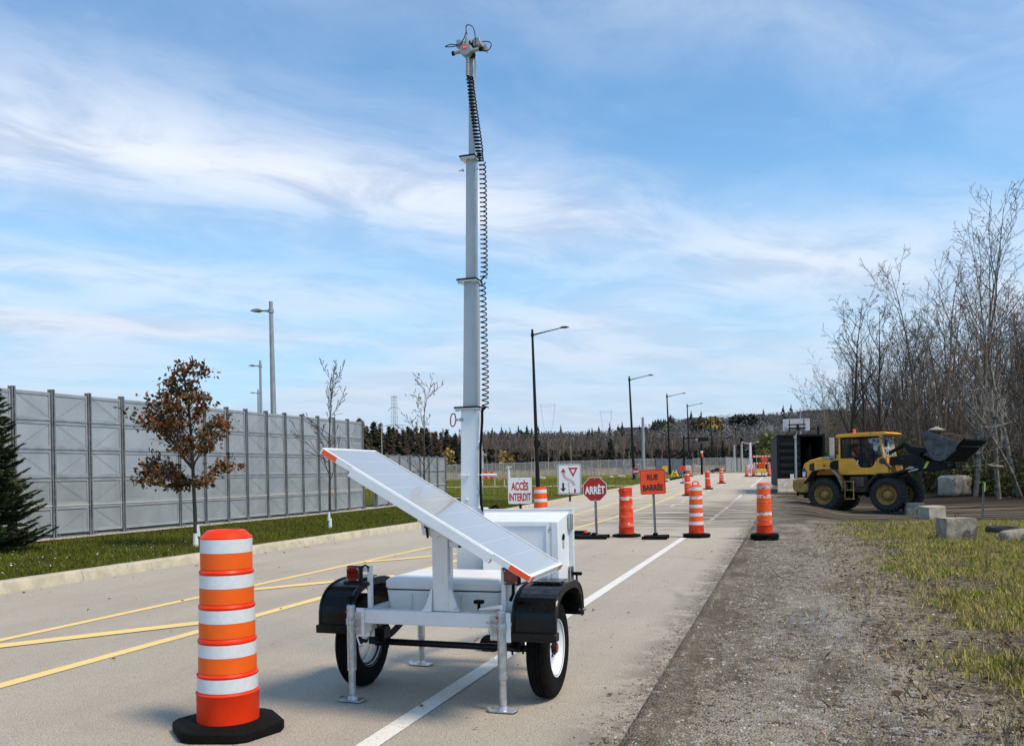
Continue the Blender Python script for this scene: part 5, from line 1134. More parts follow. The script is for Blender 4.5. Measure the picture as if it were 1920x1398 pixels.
# boom, linkage
boomP = [(2.15, 1.76), (2.15, 2.04), (2.6, 2.10), (3.05, 2.15), (3.36, 2.09), (3.58, 1.92), (4.05, 1.82), (4.35, 1.80), (4.40, 1.62), (4.05, 1.56), (3.60, 1.50), (3.35, 1.60), (3.1, 1.72), (2.6, 1.75)]
for y in (-.46, .36): b = MB(); b.prism(boomP, y, y+.10); bm_ = b.build('boom_arm', 'boom', LD, bevel=.01)
bA = bm_
b = MB(); b.tube([(2.78, -.468, 2.0), (2.78, -.40, 2.0)], .06, 14); b.build('pivot_cap', 'inkk', LD)
b = MB(); b.prism([(3.52, 1.62), (3.62, 1.62), (3.74, 1.86), (3.64, 1.86)], -.468, -.462); b.build('sticker', 'lime', LD, smooth=0)
b = MB(); b.tube([(3.3, -.40, 1.85), (3.3, .40, 1.85)], .10, 12); b.tube([(4.25, -.5, 1.72), (4.25, .5, 1.72)], .06, 12); b.build('cross_tube', 'boom', LD)
for y in (-.25, .25):
    b = MB(); b.tube([(1.95, y, 1.15), (2.75, y, 1.55)], .07, 12); cy = b.build('lift_cylinder', 'boom', LD); b = MB(); b.tube([(2.75, y, 1.55), (3.2, y, 1.78)], .035, 10); b.build('piston_rod', 'steel', cy)
b = MB(); b.tube([(2.95, -.35, 1.62), (3.18, -.40, 1.66)], .03, 8); b.tube([(3.0, -.48, 1.50), (3.35, -.50, 1.60)], .025, 8); b.build('piston_rod', 'signw', LD)
b = MB(); b.prism([(1.95, 1.4), (2.0, 2.05), (2.2, 2.12), (2.45, 1.95), (2.55, 1.5)], -.33, .33); b.build('boom_tower', 'yeld', LD, bevel=.02)
b = MB(); b.tube([(2.08, -.58, 1.95), (2.25, -.58, 1.82), (2.4, -.56, 1.64)], .07, 10); b.lathe([(.001, -.07), (.12, -.06), (.13, .05)], c=(2.12, -.60, 1.93), axis='y', n=16, close=True); b.build('hydraulic_hose', 'mudgrey', LD)
lev = [(2.66, 2.60), (2.78, 2.64), (3.02, 2.44), (3.42, 2.38), (3.62, 2.38), (3.75, 2.30), (3.72, 2.18), (3.35, 2.20), (3.25, 2.02), (3.05, 2.02), (2.80, 2.35)]
b = MB(); b.prism(lev, -.16, -.06); b.prism(lev, .06, .16); b.build('tilt_lever', 'boom', LD, bevel=.01)
b = MB(); b.tube([(3.65, 0, 2.28), (4.1, 0, 2.2)], .06, 10); b.build('tilt_link', 'boom', LD); b = MB(); b.tube([(2.1, 0, 2.2), (2.75, 0, 2.55)], .07, 10); b.build('tilt_cylinder', 'boom', LD)
# bucket: shell with side plates
sh = [(3.76, 2.95), (3.80, 2.60), (3.92, 2.28), (4.04, 2.05), (4.22, 1.88), (4.42, 1.87), (4.82, 2.20), (5.06, 2.50), (5.14, 2.60)]
b = MB(); n_ = len(sh); off = .035
for i in range(n_-1):
    p, q = Vector(sh[i]), Vector(sh[i+1]); b.prism([tuple(p), tuple(q), (q.x, q.y+off), (p.x+off*.6, p.y+off*.3)], -1.25, 1.25)
BK = b.build('bucket_shell', 'bucketd', LD, smooth=50)
side = [(3.76, 2.95), (3.80, 2.60), (3.92, 2.28), (4.04, 2.05), (4.22, 1.88), (4.42, 1.87), (4.82, 2.20), (4.98, 2.42), (4.98, 2.50), (4.5, 2.72), (4.0, 2.92)]
for y in (-1.275, 1.251): b = MB(); b.prism(side, y, y+.024); sp = b.build('bucket_side', 'bucket', BK, bevel=.006)
b = MB(); b.prism([(3.78, 2.93), (3.80, 2.80), (4.86, 2.36), (4.99, 2.44), (4.98, 2.51), (4.4, 2.76), (4.0, 2.93)], -1.30, -1.276); b.build('side_edge', 'bucket', BK, bevel=.006)
b = MB(); b.prism([(4.46, 1.92), (4.52, 1.90), (4.92, 2.24), (4.86, 2.28)], -1.295, -1.276); b.build('corner_strip', 'bucket', BK, bevel=.004)
b = MB(); b.prism([(4.40, 1.84), (5.20, 2.58), (5.18, 2.64), (4.38, 1.90)], -1.27, 1.27); b.build('cutting_edge', 'bucketd', BK, bevel=.006)
# soil heap in the bucket
DL = thing('soil_load', 'heap of dark soil, grass clods and a flat stone piled in the raised loader bucket', 'soil', LO, LH)
b = MB(); nx, ny = 14, 26; vv = []
for j in range(ny):
    for i in range(nx):
        x = 3.84+1.22*i/(nx-1); y = -1.22+2.44*j/(ny-1)
        e = min(i, nx-1-i, j*.7, (ny-1-j)*.7)/4; base = 2.86-(x-3.84)*.30
        vv.append((x, y, base-.14+.24*sm(e)*(1+.5*mn.noise((x*2, y*2, 0)))+.10*mn.noise((x*5, y*5, 1))*min(1, e*2)+(.15*sm(1-abs(y-.75)/.35)*sm(1-abs(x-4.7)/.4))))
b.add(vv, [(j*nx+i, j*nx+i+1, (j+1)*nx+i+1, (j+1)*nx+i) for j in range(ny-1) for i in range(nx-1)]); b.build('soil_heap', 'dirt', DL, smooth=0)
b = MB(); b.add([(3.85, -.9, 3.0), (4.3, -1.0, 2.98), (4.35, -.45, 2.98), (3.9, -.4, 3.0), (4.08, -.7, 3.12)], [(0, 1, 4), (1, 2, 4), (2, 3, 4), (3, 0, 4), (0, 3, 2, 1)]); b.build('flat_stone', 'conc', DL, smooth=0, bevel=.01)
b = MB(); random.seed(3)
for k in range(500):
    x = random.uniform(3.85, 4.9); y = random.uniform(-1.2, .2); z = 2.93-(x-3.84)*.30+.03; a = random.uniform(0, 6.3); l = random.uniform(.04, .12)
    b.add([(x, y, z-.04), (x+.02*cos(a), y+.02*sin(a), z-.04), (x+l*.6*cos(a+1), y+l*.6*sin(a+1), z+l)], [(0, 1, 2)])
o = b.build('grass_clod', 'litter', DL, smooth=0); o['kind'] = 'stuff'

# ------------------------------------------------------------------ container, concrete blocks, bits on the right
CD = 43.0; c0 = at(1457, 880, CD); cz = at(1457, 912, CD)[2]
CT = thing('shipping_container', 'dark shipping container with one ribbed door shut and the other swung open', 'container', (c0[0], c0[1], cz), radians(4))
W_, Hc, L_ = 2.30, at(1457, 815, CD)[2]-cz, 6.0
b = MB(); b.box(0, .10, 0, .10, 0, Hc); b.box(W_-.10, W_, 0, .10, 0, Hc); b.box(.101, W_-.101, 0, .10, Hc-.12, Hc-.001); b.box(.101, W_-.101, 0, .10, .001, .15); b.build('door_frame', 'cont', CT, bevel=.01)
b = MB(); b.box(.0, W_, .105, L_, Hc-.08, Hc-.02); b.box(.03, W_-.03, .105, L_, .02, .14); b.box(.03, .07, .105, L_, .141, Hc-.081); b.box(.06, W_-.06, L_-.08, L_-.02, .141, Hc-.081)
for k in range(30): b.box(W_-.07-.035*(k % 2), W_-.03, .105+k*.19, .105+k*.19+.19, .141, Hc-.081)
b.build('shell', 'contin', CT, smooth=0)
b = MB(); y = .02; b.box(.10, W_/2-.02, y, y+.03, .15, Hc-.12)
for k in range(6):
    z = .22+k*(Hc-.5)/6; b.prism([(y-.001, z), (y-.035, z+.04), (y-.035, z+.16), (y-.001, z+.20)], .16, W_/2-.08, 'x')
ld = b.build('closed_door', 'cont', CT, smooth=0)
b = MB(); b.box(.62, .80, y-.04, y-.036, .36, .62); b.build('notice', 'signw', ld, smooth=0)
b = MB(); b.tube([(.93, y-.05, .10), (.93, y-.05, Hc-.10)], .022, 8); b.build('lock_rod', 'galv', ld)
b = MB(); b.hexa([(W_-.02, -.02, .15), (W_+.02, -.02, .15), (W_+.62, -1.0, .15), (W_+.58, -1.02, .15)], [(W_-.02, -.02, Hc-.14), (W_+.02, -.02, Hc-.14), (W_+.62, -1.0, Hc-.14), (W_+.58, -1.02, Hc-.14)]); b.build('open_door', 'lgrey', CT, smooth=0) if False else None
b = MB(); b.box(W_+.22, W_+.46, .3, .5, .0, Hc-.2); b.build('side_pillar', 'beige', CT, bevel=.01)
SPn = thing('solar_panel_pole', 'small solar panel seen from behind on a pole in front of the container', 'solar panel', at(1492, 905, 41.6), TH*0)
sx0, sx1 = at(1468, 808, 41.6), at(1517, 784, 41.6); o_ = SPn.location
b = MB(); dw = (sx1[0]-sx0[0])*1.02; xx = sx0[0]-o_.x; zz0 = sx0[2]-o_.z; zz1 = sx1[2]-o_.z
b.hexa([(xx, -.10, zz0), (xx+dw, -.10, zz0), (xx+dw, -.06, zz0), (xx, -.06, zz0)], [(xx, .18, zz1), (xx+dw, .18, zz1), (xx+dw, .22, zz1), (xx, .22, zz1)]); pnl = b.build('panel', 'lgrey', SPn, bevel=.005)
b = MB(); 
for a in (0, 1):
    z = zz0+.06+a*.0
for z, h in ((zz0+(zz1-zz0)*.50, .03), (zz0+(zz1-zz0)*.22, .03)): b.box(xx+dw*.2, xx+dw*.85, -.16, -.10, z-h, z+h)
for x in (.25, .78): b.box(xx+dw*x-.02, xx+dw*x+.02, -.14, -.09, zz0, zz1-.05)
b.box(xx+dw*.50, xx+dw*.60, -.2, -.10, zz0+.0, zz0+(zz1-zz0)*.55); b.build('rack', 'blackm', pnl, smooth=0)
b = MB(); b.tube([(xx+dw*.55-.02, -.1, zz0-.02), (xx+dw*.45, -.12, zz0-.35), (.0, -.1, .0)], [.03, .035, .04], 8); b.tube([(xx+dw*.45, -.12, zz0-.38), (xx+dw*.44, -.12, zz0-.22)], .07, 10); b.build('pole', 'lgrey', SPn)
b = thing('camera_pole', 'thin black pole with a small camera arm rising behind the container corner', 'pole', at(1537, 905, 44.5)); q = MB(); top = at(1535, 799, 44.5)[2]-b.location.z
q.tube([(0, 0, 0), (-.03, 0, top)], .06, 8); q.build('pole', 'blackm', b); q = MB(); q.tube([(-.03, 0, top-.1), (-.38, 0, top-.12)], .025, 6); q.box(-.46, -.36, -.05, .05, top-.17, top-.07); q.build('arm', 'blackm', b)
# concrete road barrier
def rock(b, dims, seed, amp, n=6, round_=.06):
    w_, d_, h_ = dims; k = {}
    def key(i, j, l): return (i, j, l)
    for i in range(n+1):
        for j in range(n+1):
            for l in range(n+1):
                if 0 < i < n and 0 < j < n and 0 < l < n: continue
                p = Vector(((i/n-.5)*w_, (j/n-.5)*d_, l/n*h_))
                c = Vector((max(-w_/2+round_, min(w_/2-round_, p.x)), max(-d_/2+round_, min(d_/2-round_, p.y)), max(round_, min(h_-round_, p.z))))
                q = p-c
                if q.length > 1e-6: p = c+q.normalized()*min(q.length, round_)
                p += Vector((mn.noise(p*3+Vector((seed, 0, 0))), mn.noise(p*3+Vector((0, seed, 7))), mn.noise(p*3+Vector((3, 0, seed)))*(.6 if l else 0)))*amp
                p += Vector((mn.noise(p*14), mn.noise(p*14+Vector((9, 9, 9))), 0))*amp*.35
                k[(i, j, l)] = len(b.v); b.v.append(tuple(p))
    def f(a, bb, c, d): b.f.append((k[a], k[bb], k[c], k[d])); b.mi.append(0)
    for i in range(n):
        for j in range(n):
            f((i, j, 0), (i, j+1, 0), (i+1, j+1, 0), (i+1, j, 0)); f((i, j, n), (i+1, j, n), (i+1, j+1, n), (i, j+1, n))
            f((i, 0, j), (i+1, 0, j), (i+1, 0, j+1), (i, 0, j+1)); f((i, n, j), (i, n, j+1), (i+1, n, j+1), (i+1, n, j))
            f((0, i, j), (0, i, j+1), (0, i+1, j+1), (0, i+1, j)); f((n, i, j), (n, i+1, j), (n, i+1, j+1), (n, i, j+1))
p = at(1478, 924, 40.0)
t = thing('road_barrier', 'grey concrete road barrier with a scratched cross standing before the container', 'concrete barrier', p, .08)
b = MB(); s = 40/1610; x0, x1 = -19*s, 19*s; hB = 27*s
b.prism([(-.30, 0), (-.30, .09), (-.13, .26), (-.08, hB-.02), (-.06, hB), (.06, hB), (.08, hB-.02), (.13, .26), (.30, .09), (.30, 0)], x0, x1, 'x')
b.build('block', 'concl', t, bevel=.012)
b = MB(); b.add([(-.30, -.315+.17, .50), (-.27, -.315+.17, .52), (-.02, -.27+.17, .30), (-.05, -.27+.17, .28)], [(0, 1, 2, 3)]); b.add([(-.28, -.27+.12, .30), (-.25, -.27+.12, .28), (-.02, -.10, .50), (-.05, -.10, .52)], [(0, 1, 2, 3)]); b.build('chalk_cross', 'signw', t, smooth=0)
def cblock(label, px, py, dims, rz, seed, m='conc', amp=.03, hook=False, cat='concrete block'):
    p = g(px, py); p.z = gz(p.x, p.y); t = thing('concrete_block', label, cat, p, rz, 'rough concrete blocks beside the track')
    b = MB(); rock(b, dims, seed, amp*1.4, 10, .022); b.v = [(x, y, z-.04) for x, y, z in b.v]; b.build('block', m, t, smooth=50)
    if hook: q = MB(); q.tube([(0, 0, dims[2]-.06), (-.015, 0, dims[2]+.03), (.03, 0, dims[2]+.06), (.06, 0, dims[2]+.01)], .010, 6); q.build('lifting_loop', 'rust', t)
    return t
cblock('weathered concrete block in the grass with a lifting loop, nearest of them', 1793, 1012, (.60, .44, .48), .32, 1, amp=.014, hook=True)
cblock('concrete block with a bright clean top, tipped beside another at the grass edge', 1747, 971, (.66, .56, .46), .55, 4, amp=.016, m='concl').rotation_euler = (.04, -.05, .55)
cblock('concrete block partly hidden behind the bright-topped one, right under the loader wheel', 1714, 962, (.62, .5, .46), .1, 9, amp=.018)
p = g(1790, 936); p.z = gz(p.x, p.y)-.03; t = thing('boulder_block', 'large pale rounded concrete boulder right of the loader front wheel', 'concrete block', p, .75); b = MB(); rock(b, (1.18, 1.1, .98), 13, .09, 8, .22); b.build('block', 'concl', t, smooth=60)
# discarded tyre, rock, steel post
p = g(1880, 1000); t = thing('old_tyre', 'old black tyre lying flat in the grass at the right edge', 'tyre', (p.x, p.y, gz(p.x, p.y)+.02), .3); t.rotation_euler = (.05, .04, 0)
b = MB(); b.lathe([(.19, .03), (.22, .0), (.29, 0), (.33, .04), (.335, .10), (.30, .155), (.22, .15), (.19, .12), (.21, .09), (.28, .06), (.21, .05), (.19, .03)], n=40); b.build('tyre_ring', 'tyreg', t)
p = g(1905, 1011); t = thing('stone', 'half buried dark boulder beside the old tyre', 'stone', (p.x, p.y, gz(p.x, p.y)-.05), .3); b = MB(); rock(b, (.6, .4, .24), 21, .06, 6, .1); b.build('rock', 'conc', t, smooth=60)
p = g(1842, 972); t = thing('marker_post', 'thin dark steel post with a yellow tag standing by the muddy track', 'post', (p.x, p.y, gz(p.x, p.y)), 0); t.rotation_euler = (0, .045, .2)
hp_ = 67/1610*(-p.x*sin(TH)+p.y*cos(TH))+.08
b = MB(); b.box(-.022, .022, -.012, .012, -.1, hp_); b.box(-.022, -.014, -.03, -.0125, -.1, hp_); b.box(.014, .022, -.03, -.0125, -.1, hp_); b.build('post', 'zinc', t, smooth=0); b = MB(); b.box(.035, .06, -.005, .005, hp_-.34, hp_-.04); b.box(.0225, .036, -.003, .003, hp_-.2, hp_-.16); b.build('yellow_tag', 'lime', t, smooth=0)
p = g(1420, 985)

# ------------------------------------------------------------------ far things: signals, poles, cars, chain link, hoardings
def cyl_pole(name, label, cat, px, py0, py1, d, r, m, rz=0, extra=None):
    p = at(px, py1, d); zg = hz(p[0], p[1]); t = thing(name, label, cat, (p[0], p[1], zg), rz); h = at(px, py0, d)[2]-zg
    b = MB(); b.tube([(0, 0, -.2), (0, 0, h)], [r, r*.7], 8); b.build('pole', m, t)
    if extra: extra(t, h, d/1610)
    return t
def sig(t, h, s):
    b = MB(); b.tube([(0, 0, h-4*s), (44*s, 0, h-4.5*s)], .07, 6); b.build('arm', 'blackm', t); b = MB(); b.box(21*s, 46*s, -.2, .2, h-11*s, h-4*s); sg = b.build('signal_housing', 'blackm', t, bevel=.05)
    b = MB(); b.lathe([(.001, -.24), (.16, -.22), (.17, -.2)], c=(24*s, 0, h-8*s), axis='y', n=10); b.build('lens', 'grey', sg)
    b = MB(); b.box(1*s, 9*s, -.2, .2, h-38*s, h-31*s); b.build('signal_housing', 'blackm', t, bevel=.03)
cyl_pole('traffic_signal', 'black traffic signal mast with a horizontal lamp housing on its arm', 'traffic signal', 1283, 817, 884, 96, .14, 'blackm', extra=sig)
def sig2(t, h, s):
    b = MB(); b.box(-2*s, 2*s, -.2, .15, h-13*s, h-6*s); b.build('signal_housing', 'blackm', t, bevel=.03); b = MB(); b.lathe([(.001, h-14*s), (2.2*s, h-15*s), (2.6*s, h-17*s), (2*s, h-19*s)], n=12); b.build('white_hood', 'signw', t)
    for k in range(2): b = MB(); b.lathe([(.001, h-(18+4.4*k)*s), (2.2*s, h-(19+4.4*k)*s), (2.4*s, h-(21+4.4*k)*s), (1.6*s, h-(23+4.4*k)*s)], c=(.5*s*(k+1), 0, 0), n=12, close=True); b.build('orange_cover', 'signo', t)
cyl_pole('traffic_signal', 'black signal pole whose head is wrapped in white and orange covers', 'traffic signal', 1316, 830, 882, 100, .14, 'blackm', extra=sig2)
cyl_pole('steel_pole', 'tall pale steel pole beside the black car and tiny stop sign', 'pole', 1207, 782, 888, 110, .24, 'lgrey')
for px, y0, y1, lb in ((1377, 834, 873, 'leaning pale wooden pole, left one of the two wooden poles'), (1391, 831, 875, 'pale wooden pole, right one of the two wooden poles')): cyl_pole('wooden_pole', lb, 'pole', px, y0, y1, 120, .20, 'wood')
def dbl(t, h, s):
    for sd in (-1, 1):
        b = MB(); b.tube([(0, 0, h-6*s), (sd*5*s, 0, h-1.5*s), (sd*14*s, 0, h+.5*s)], .07, 6); b.build('arm', 'lgrey', t); b = MB(); b.box(min(sd*13*s, sd*16*s), max(sd*13*s, sd*16*s), -.15, .15, h-.6*s, h+1.2*s); b.build('lamp_head', 'signw', t, bevel=.02)
    b = MB(); b.tube([(0, 0, h-12*s), (-6*s, 0, h-12*s), (-9*s, 0, h-15*s)], .06, 6); b.build('arm', 'lgrey', t)
cyl_pole('double_street_lamp', 'white double-armed street lamp near the striped barrier', 'street lamp', 1407.5, 829, 882, 112, .20, 'signw', extra=dbl)
cyl_pole('steel_pole', 'thin pale pole with a camera arm behind the container roof', 'pole', 1501, 766, 800, 90, .09, 'lgrey')
cyl_pole('sign_post', 'small white T-shaped post beyond the field fence', 'post', 954, 874, 898, 70, .12, 'signw', extra=lambda t, h, s: (lambda b: b.build('crossbar', 'signw', t))(MB().box(-5*s, 5*s, -.08, .08, h-2.5*s, h)))
# chain-link fence beyond the field
def line_fence(name, label, cat, A_, B_, n, h0, h1, m, pm, group=None, solid=False):
    pa, pb_ = Vector(A_), Vector(B_); t = thing(name, label, cat, (pa.x, pa.y, hz(pa.x, pa.y)), 0, group); o3 = (pa.x, pa.y, hz(pa.x, pa.y))
    for i in range(n):
        a, c = pa.lerp(pb_, i/n), pa.lerp(pb_, (i+1)/n); za, zc_ = hz(a.x, a.y), hz(c.x, c.y); ha = h0+(h1-h0)*i/n; hc = h0+(h1-h0)*(i+1)/n
        b = MB(o3); b.add([(a.x, a.y, za+.08), (c.x, c.y, zc_+.08), (c.x, c.y, zc_+hc), (a.x, a.y, za+ha)], [(0, 1, 2, 3)])
        if solid:
            dn = Vector((-(c.y-a.y), c.x-a.x, 0)).normalized()*.04; b.v += [(x+dn.x, y+dn.y, z) for x, y, z in b.v[:4]]; b.f += [(7, 6, 5, 4), (0, 4, 5, 1), (3, 2, 6, 7), (0, 3, 7, 4), (1, 5, 6, 2)]; b.mi += [0]*5
        b.build('panel', m, t, smooth=0)
        b = MB(o3); b.tube([(a.x, a.y, za), (a.x, a.y, za+ha+.12)], .05, 6); b.tube([(a.x, a.y, za+ha), (c.x, c.y, zc_+hc)], .035, 5); b.build('post_and_rail', pm, t)
    return t
def gp(px, d): p = at(px, 885, d); return (p[0], p[1], 0)
line_fence('chain_link_fence', 'long grey chain-link fence beyond the grass field, in front of the cars', 'fence', gp(832, 88), gp(1228, 118), 22, 1.75, 2.0, 'chain', 'lgrey')
line_fence('chain_link_fence', 'short stretch of chain-link fence between the two grey hoardings', 'fence', gp(1300, 118), gp(1362, 122), 6, 1.9, 1.9, 'chain', 'lgrey')
line_fence('hoarding', 'grey sheet hoarding behind the yellow barricade', 'hoarding', gp(1230, 108), gp(1298, 96), 4, 2.0, 1.8, 'lgrey', 'galvd', solid=True)
line_fence('hoarding', 'grey panel hoarding left of the double street lamp', 'hoarding', gp(1361, 118), gp(1412, 124), 5, 2.0, 1.7, 'lgrey', 'galvd', solid=True)
# string of stakes in the field
for i, (px, tall) in enumerate(((905, 1), (928, 0), (946, 1))):
    p = g(px, 917); t = thing('survey_stake', ['left thin wooden stake with orange tape in the grass field', 'middle thin wooden stake in the grass field', 'right wooden stake with an orange top in the grass field'][i], 'stake', (p.x, p.y, p.z+.1), 0); b = MB(); b.box(-.03, .03, -.02, .02, 0, .65); b.build('stake', 'beige', t, smooth=0)
    if i != 1: b = MB(); b.box(-.04, .04, -.03, .03, .60, .74); b.build('orange_tip', 'signo', t, smooth=0)
for i, px in enumerate((911, 922)):
    p = gx(px, 84); c = at(px, 897, 84); t = thing('orange_marker', ['left one of two small orange markers before the chain-link fence', 'right one of two small orange markers before the chain-link fence'][i], 'marker', p, 0); b = MB(); b.box(-.18, .18, -.03, .03, .25, 1.1); b.build('board', 'signo', t, bevel=.01); b = MB(); b.box(-.03, .03, -.02, .05, 0, .5); b.build('post', 'lgrey', t, smooth=0)
# white stones along the chain link
SL = ['white boulder at the fence foot beside the tallest black lamp', 'small white boulder at the fence foot, right of the lane shift sign', 'white boulder at the fence foot above the stop sign', 'white boulder at the fence foot, just left of the second lamp', 'small white boulder at the fence foot behind the lane shift sign', 'small white boulder at the fence foot near the orange stakes', 'white boulder at the fence foot, leftmost, just right of the mast']
k = 0
for px, s in ((1016, 9), (1125, 5), (1145, 8), (1165, 9), (1068, 5), (935, 5), (895, 6)):
    p = gx(px, 86); t = thing('stone', SL[k], 'stone', p, k, 'white boulders along the chain-link fence'); b = MB(); rock(b, (s*.055*1.6, .5, s*.055*.8), k, .08, 4, .15); b.build('rock', 'concl', t, smooth=60); k += 1
# cars
def car(label, px, d, m, rz, s=1.0, pyc=None):
    p = gx(px, d); t = thing('parked_car', label, 'car', (p.x, p.y, p.z), rz); t.scale = (s, s, s)
    prof = [(-2.15, .35), (-2.2, .75), (-2.05, .95), (-1.35, 1.02), (-.75, 1.42), (.5, 1.46), (1.25, 1.12), (2.1, .98), (2.22, .7), (2.18, .35)]
    b = MB(); b.prism(prof, -.86, .86); bd = b.build('body', m, t, bevel=.07, seg=3)
    for y in (-.868, .862): b = MB(); b.prism([(-1.05, 1.03), (-.68, 1.36), (.45, 1.38), (.98, 1.10), (.9, 1.03)], y, y+.006); b.build('window', 'glass', t, smooth=0)
    b = MB(); b.hexa([(.62, -.70, 1.40), (.62, .70, 1.40), (.64, .70, 1.41), (.64, -.70, 1.41)], [(1.18, -.74, 1.15), (1.18, .74, 1.15), (1.2, .74, 1.16), (1.2, -.74, 1.16)]); b.build('windscreen', 'glass', t, smooth=0)
    for x in (-1.35, 1.38):
        for y in (-.80, .80):
            b = MB(); b.lathe([(.20, -.09), (.31, -.10), (.33, -.07), (.33, .07), (.31, .10), (.20, .09)], c=(x, y, .33), axis='y', n=20); w = b.build('wheel', 'tyre', t); b = MB(); b.lathe([(.001, -.105), (.2, -.09), (.2, .09), (.001, .105)], c=(x, y, .33), axis='y', n=14); b.build('rim', 'lgrey', w)
    for x, m2 in ((2.17, 'signw'), (-2.2, 'red')):
        for y in (-.62, .62): b = MB(); b.box(x-.03, x+.03, y-.16, y+.16, .70, .84); b.build('headlight' if x > 0 else 'tail_light', m2, t, bevel=.01)
    for y in (-.98, .98): b = MB(); b.box(.55, .72, y-.07, y+.07, 1.0, 1.13); b.build('mirror', m, t, bevel=.02)
    return t
car('black car parked behind the chain-link fence, left of the pale steel pole', 1187, 125, 'carb', TH+pi, .92)
car('dark grey car parked behind the chain-link fence, left of the black one', 1094, 118, 'carg', TH, .82)
car('white car half hidden behind the chain-link fence by the signal pole', 1297, 135, 'carw', TH+pi, .7)
car('dark car passing low behind the road end, right of the signal pole', 1345, 112, 'carb', TH, .42)
# lattice pylons
def lattice(name, label, px, pyt, pyb, d, wtop, wbot, arms, vform=False):
    p = at(px, pyb, d); t = thing(name, label, 'pylon', p, 0); h = at(px, pyt, d)[2]-p[2]; s = d/1610; r = (.16 if vform else .30)*s
    b = MB()
    if not vform:
        n = 9
        for sx in (-1, 1):
            for sy in (-1, 1): b.tube([(sx*wbot/2*s, sy*wbot/2*s, 0), (sx*wtop/2*s, sy*wtop/2*s, h)], r, 4)
        for k in range(n):
            z0, z1 = h*k/n, h*(k+1)/n; w0 = (wbot+(wtop-wbot)*k/n)/2*s; w1 = (wbot+(wtop-wbot)*(k+1)/n)/2*s
            for sy in (-1, 1): b.tube([(-w0, sy*w0, z0), (w1, sy*w1, z1)], r*.6, 3); b.tube([(w0, sy*w0, z0), (-w1, sy*w1, z1)], r*.6, 3); b.tube([(-w1, sy*w1, z1), (w1, sy*w1, z1)], r*.6, 3)
        b.build('tower', 'lgrey', t)
        for zf, al, dz in arms: b = MB(); b.tube([(-al*s, 0, h*zf-dz*s), (-wtop*s, 0, h*zf), (wtop*s, 0, h*zf), (al*s, 0, h*zf-dz*s)], r*1.1, 4); b.tube([(-al*s, 0, h*zf-dz*s), (0, 0, h*zf+2*s), (al*s, 0, h*zf-dz*s)], r*.7, 4); b.build('cross_arm', 'lgrey', t)
    else:
        for sx in (-1, 1):
            b.tube([(sx*wbot/2*s, 0, 0), (sx*wtop/2*s, 0, h)], r, 4); b.tube([(sx*(wbot/2+3)*s, 0, 0), (sx*wtop/2*s+sx*.2*s, 0, h)], r*.6, 4)
            for k in range(8): z0 = h*k/8; x0 = (wbot+(wtop-wbot)*k/8)/2*s*sx; b.tube([(x0, 0, z0), (x0+sx*3*s*(1-k/8), 0, z0+h/16)], r*.5, 3)
        b.build('tower', 'lgrey', t); b = MB()
        for zz_ in (.90, .98): b.tube([(-(wtop/2+2)*s, 0, h*zz_-.0*s), ((wtop/2+2)*s, 0, h*zz_)], r*.7, 4)
        for k in range(7): b.tube([(-(wtop/2)*s+wtop*s*k/7, 0, h*.90), (-(wtop/2)*s+wtop*s*(k+.5)/7, 0, h*.98), (-(wtop/2)*s+wtop*s*(k+1)/7, 0, h*.90)], r*.5, 3)
        b.tube([(-wbot/2*s, 0, h*.2), (wbot/2*s, 0, h*.2)], r*.6, 4); b.build('cross_beam', 'lgrey', t)
    return t
lattice('lattice_pylon', 'lattice steel pylon over the brown trees behind the tall fence end', 740, 742, 812, 300, 7, 10, [(.96, 5, 0), (.70, 13, 7), (.22, 24, 1)])
lattice('lattice_pylon', 'pale V-shaped pylon on the skyline right of the tallest black lamp', 1028, 757, 812, 520, 28, 12, [], True)
lattice('lattice_pylon', 'fainter V-shaped pylon on the skyline left of the second lamp', 1137, 769, 812, 700, 22, 9, [], True)

# ------------------------------------------------------------------ trees
def rv(rng, s=1): return Vector((rng.uniform(-s, s), rng.uniform(-s, s), rng.uniform(-s, s)))
def grow_branch(b, rng, p, d, L, r, lvl, maxl, P, tips, sides):
    seg = max(3, int(P['seg'][lvl])); pts = [p.copy()]; rad = [r]; q = p.copy(); dd = d.normalized()
    for i in range(seg):
        dd = (dd+rv(rng, P['wob'][lvl])+Vector((0, 0, P['up'][lvl]))).normalized(); q = q+dd*(L/seg); pts.append(q.copy()); rad.append(max(P['rmin'], r*(1-.92*(i+1)/seg)))
    b.tube(pts, rad, sides[lvl], cap=False)
    tips.append((q, dd))
    if lvl >= maxl: return
    n = P['n'][lvl]
    for k in range(n):
        f = P['f0'][lvl]+(1-P['f0'][lvl])*(k+rng.random())/n; f = min(.97, f); x = f*seg; i = int(x); a = pts[i].lerp(pts[min(i+1, seg)], x-i)
        t = (pts[min(i+1, seg)]-pts[i]).normalized(); s = t.cross(rv(rng)).normalized()
        ang = P['ang'][lvl]*(.8+.4*rng.random()); nd = (t*cos(ang)+s*sin(ang))
        ln = L*P['len'][lvl]*(1-.62*f)*(.7+.6*rng.random())
        grow_branch(b, rng, a, nd, ln, max(P['rmin'], (rad[i]+(rad[min(i+1, seg)]-rad[i])*(x-i))*P['rr']), lvl+1, maxl, P, tips, sides)
BP = dict(seg=(9, 5, 4, 3), wob=(.07, .16, .24, .3), up=(.03, .13, .07, .05), n=(19, 7, 4, 0), f0=(.28, .2, .25, .2), ang=(.72, .62, .65, .6), len=(.42, .45, .5, .5), rr=.52, rmin=.006)
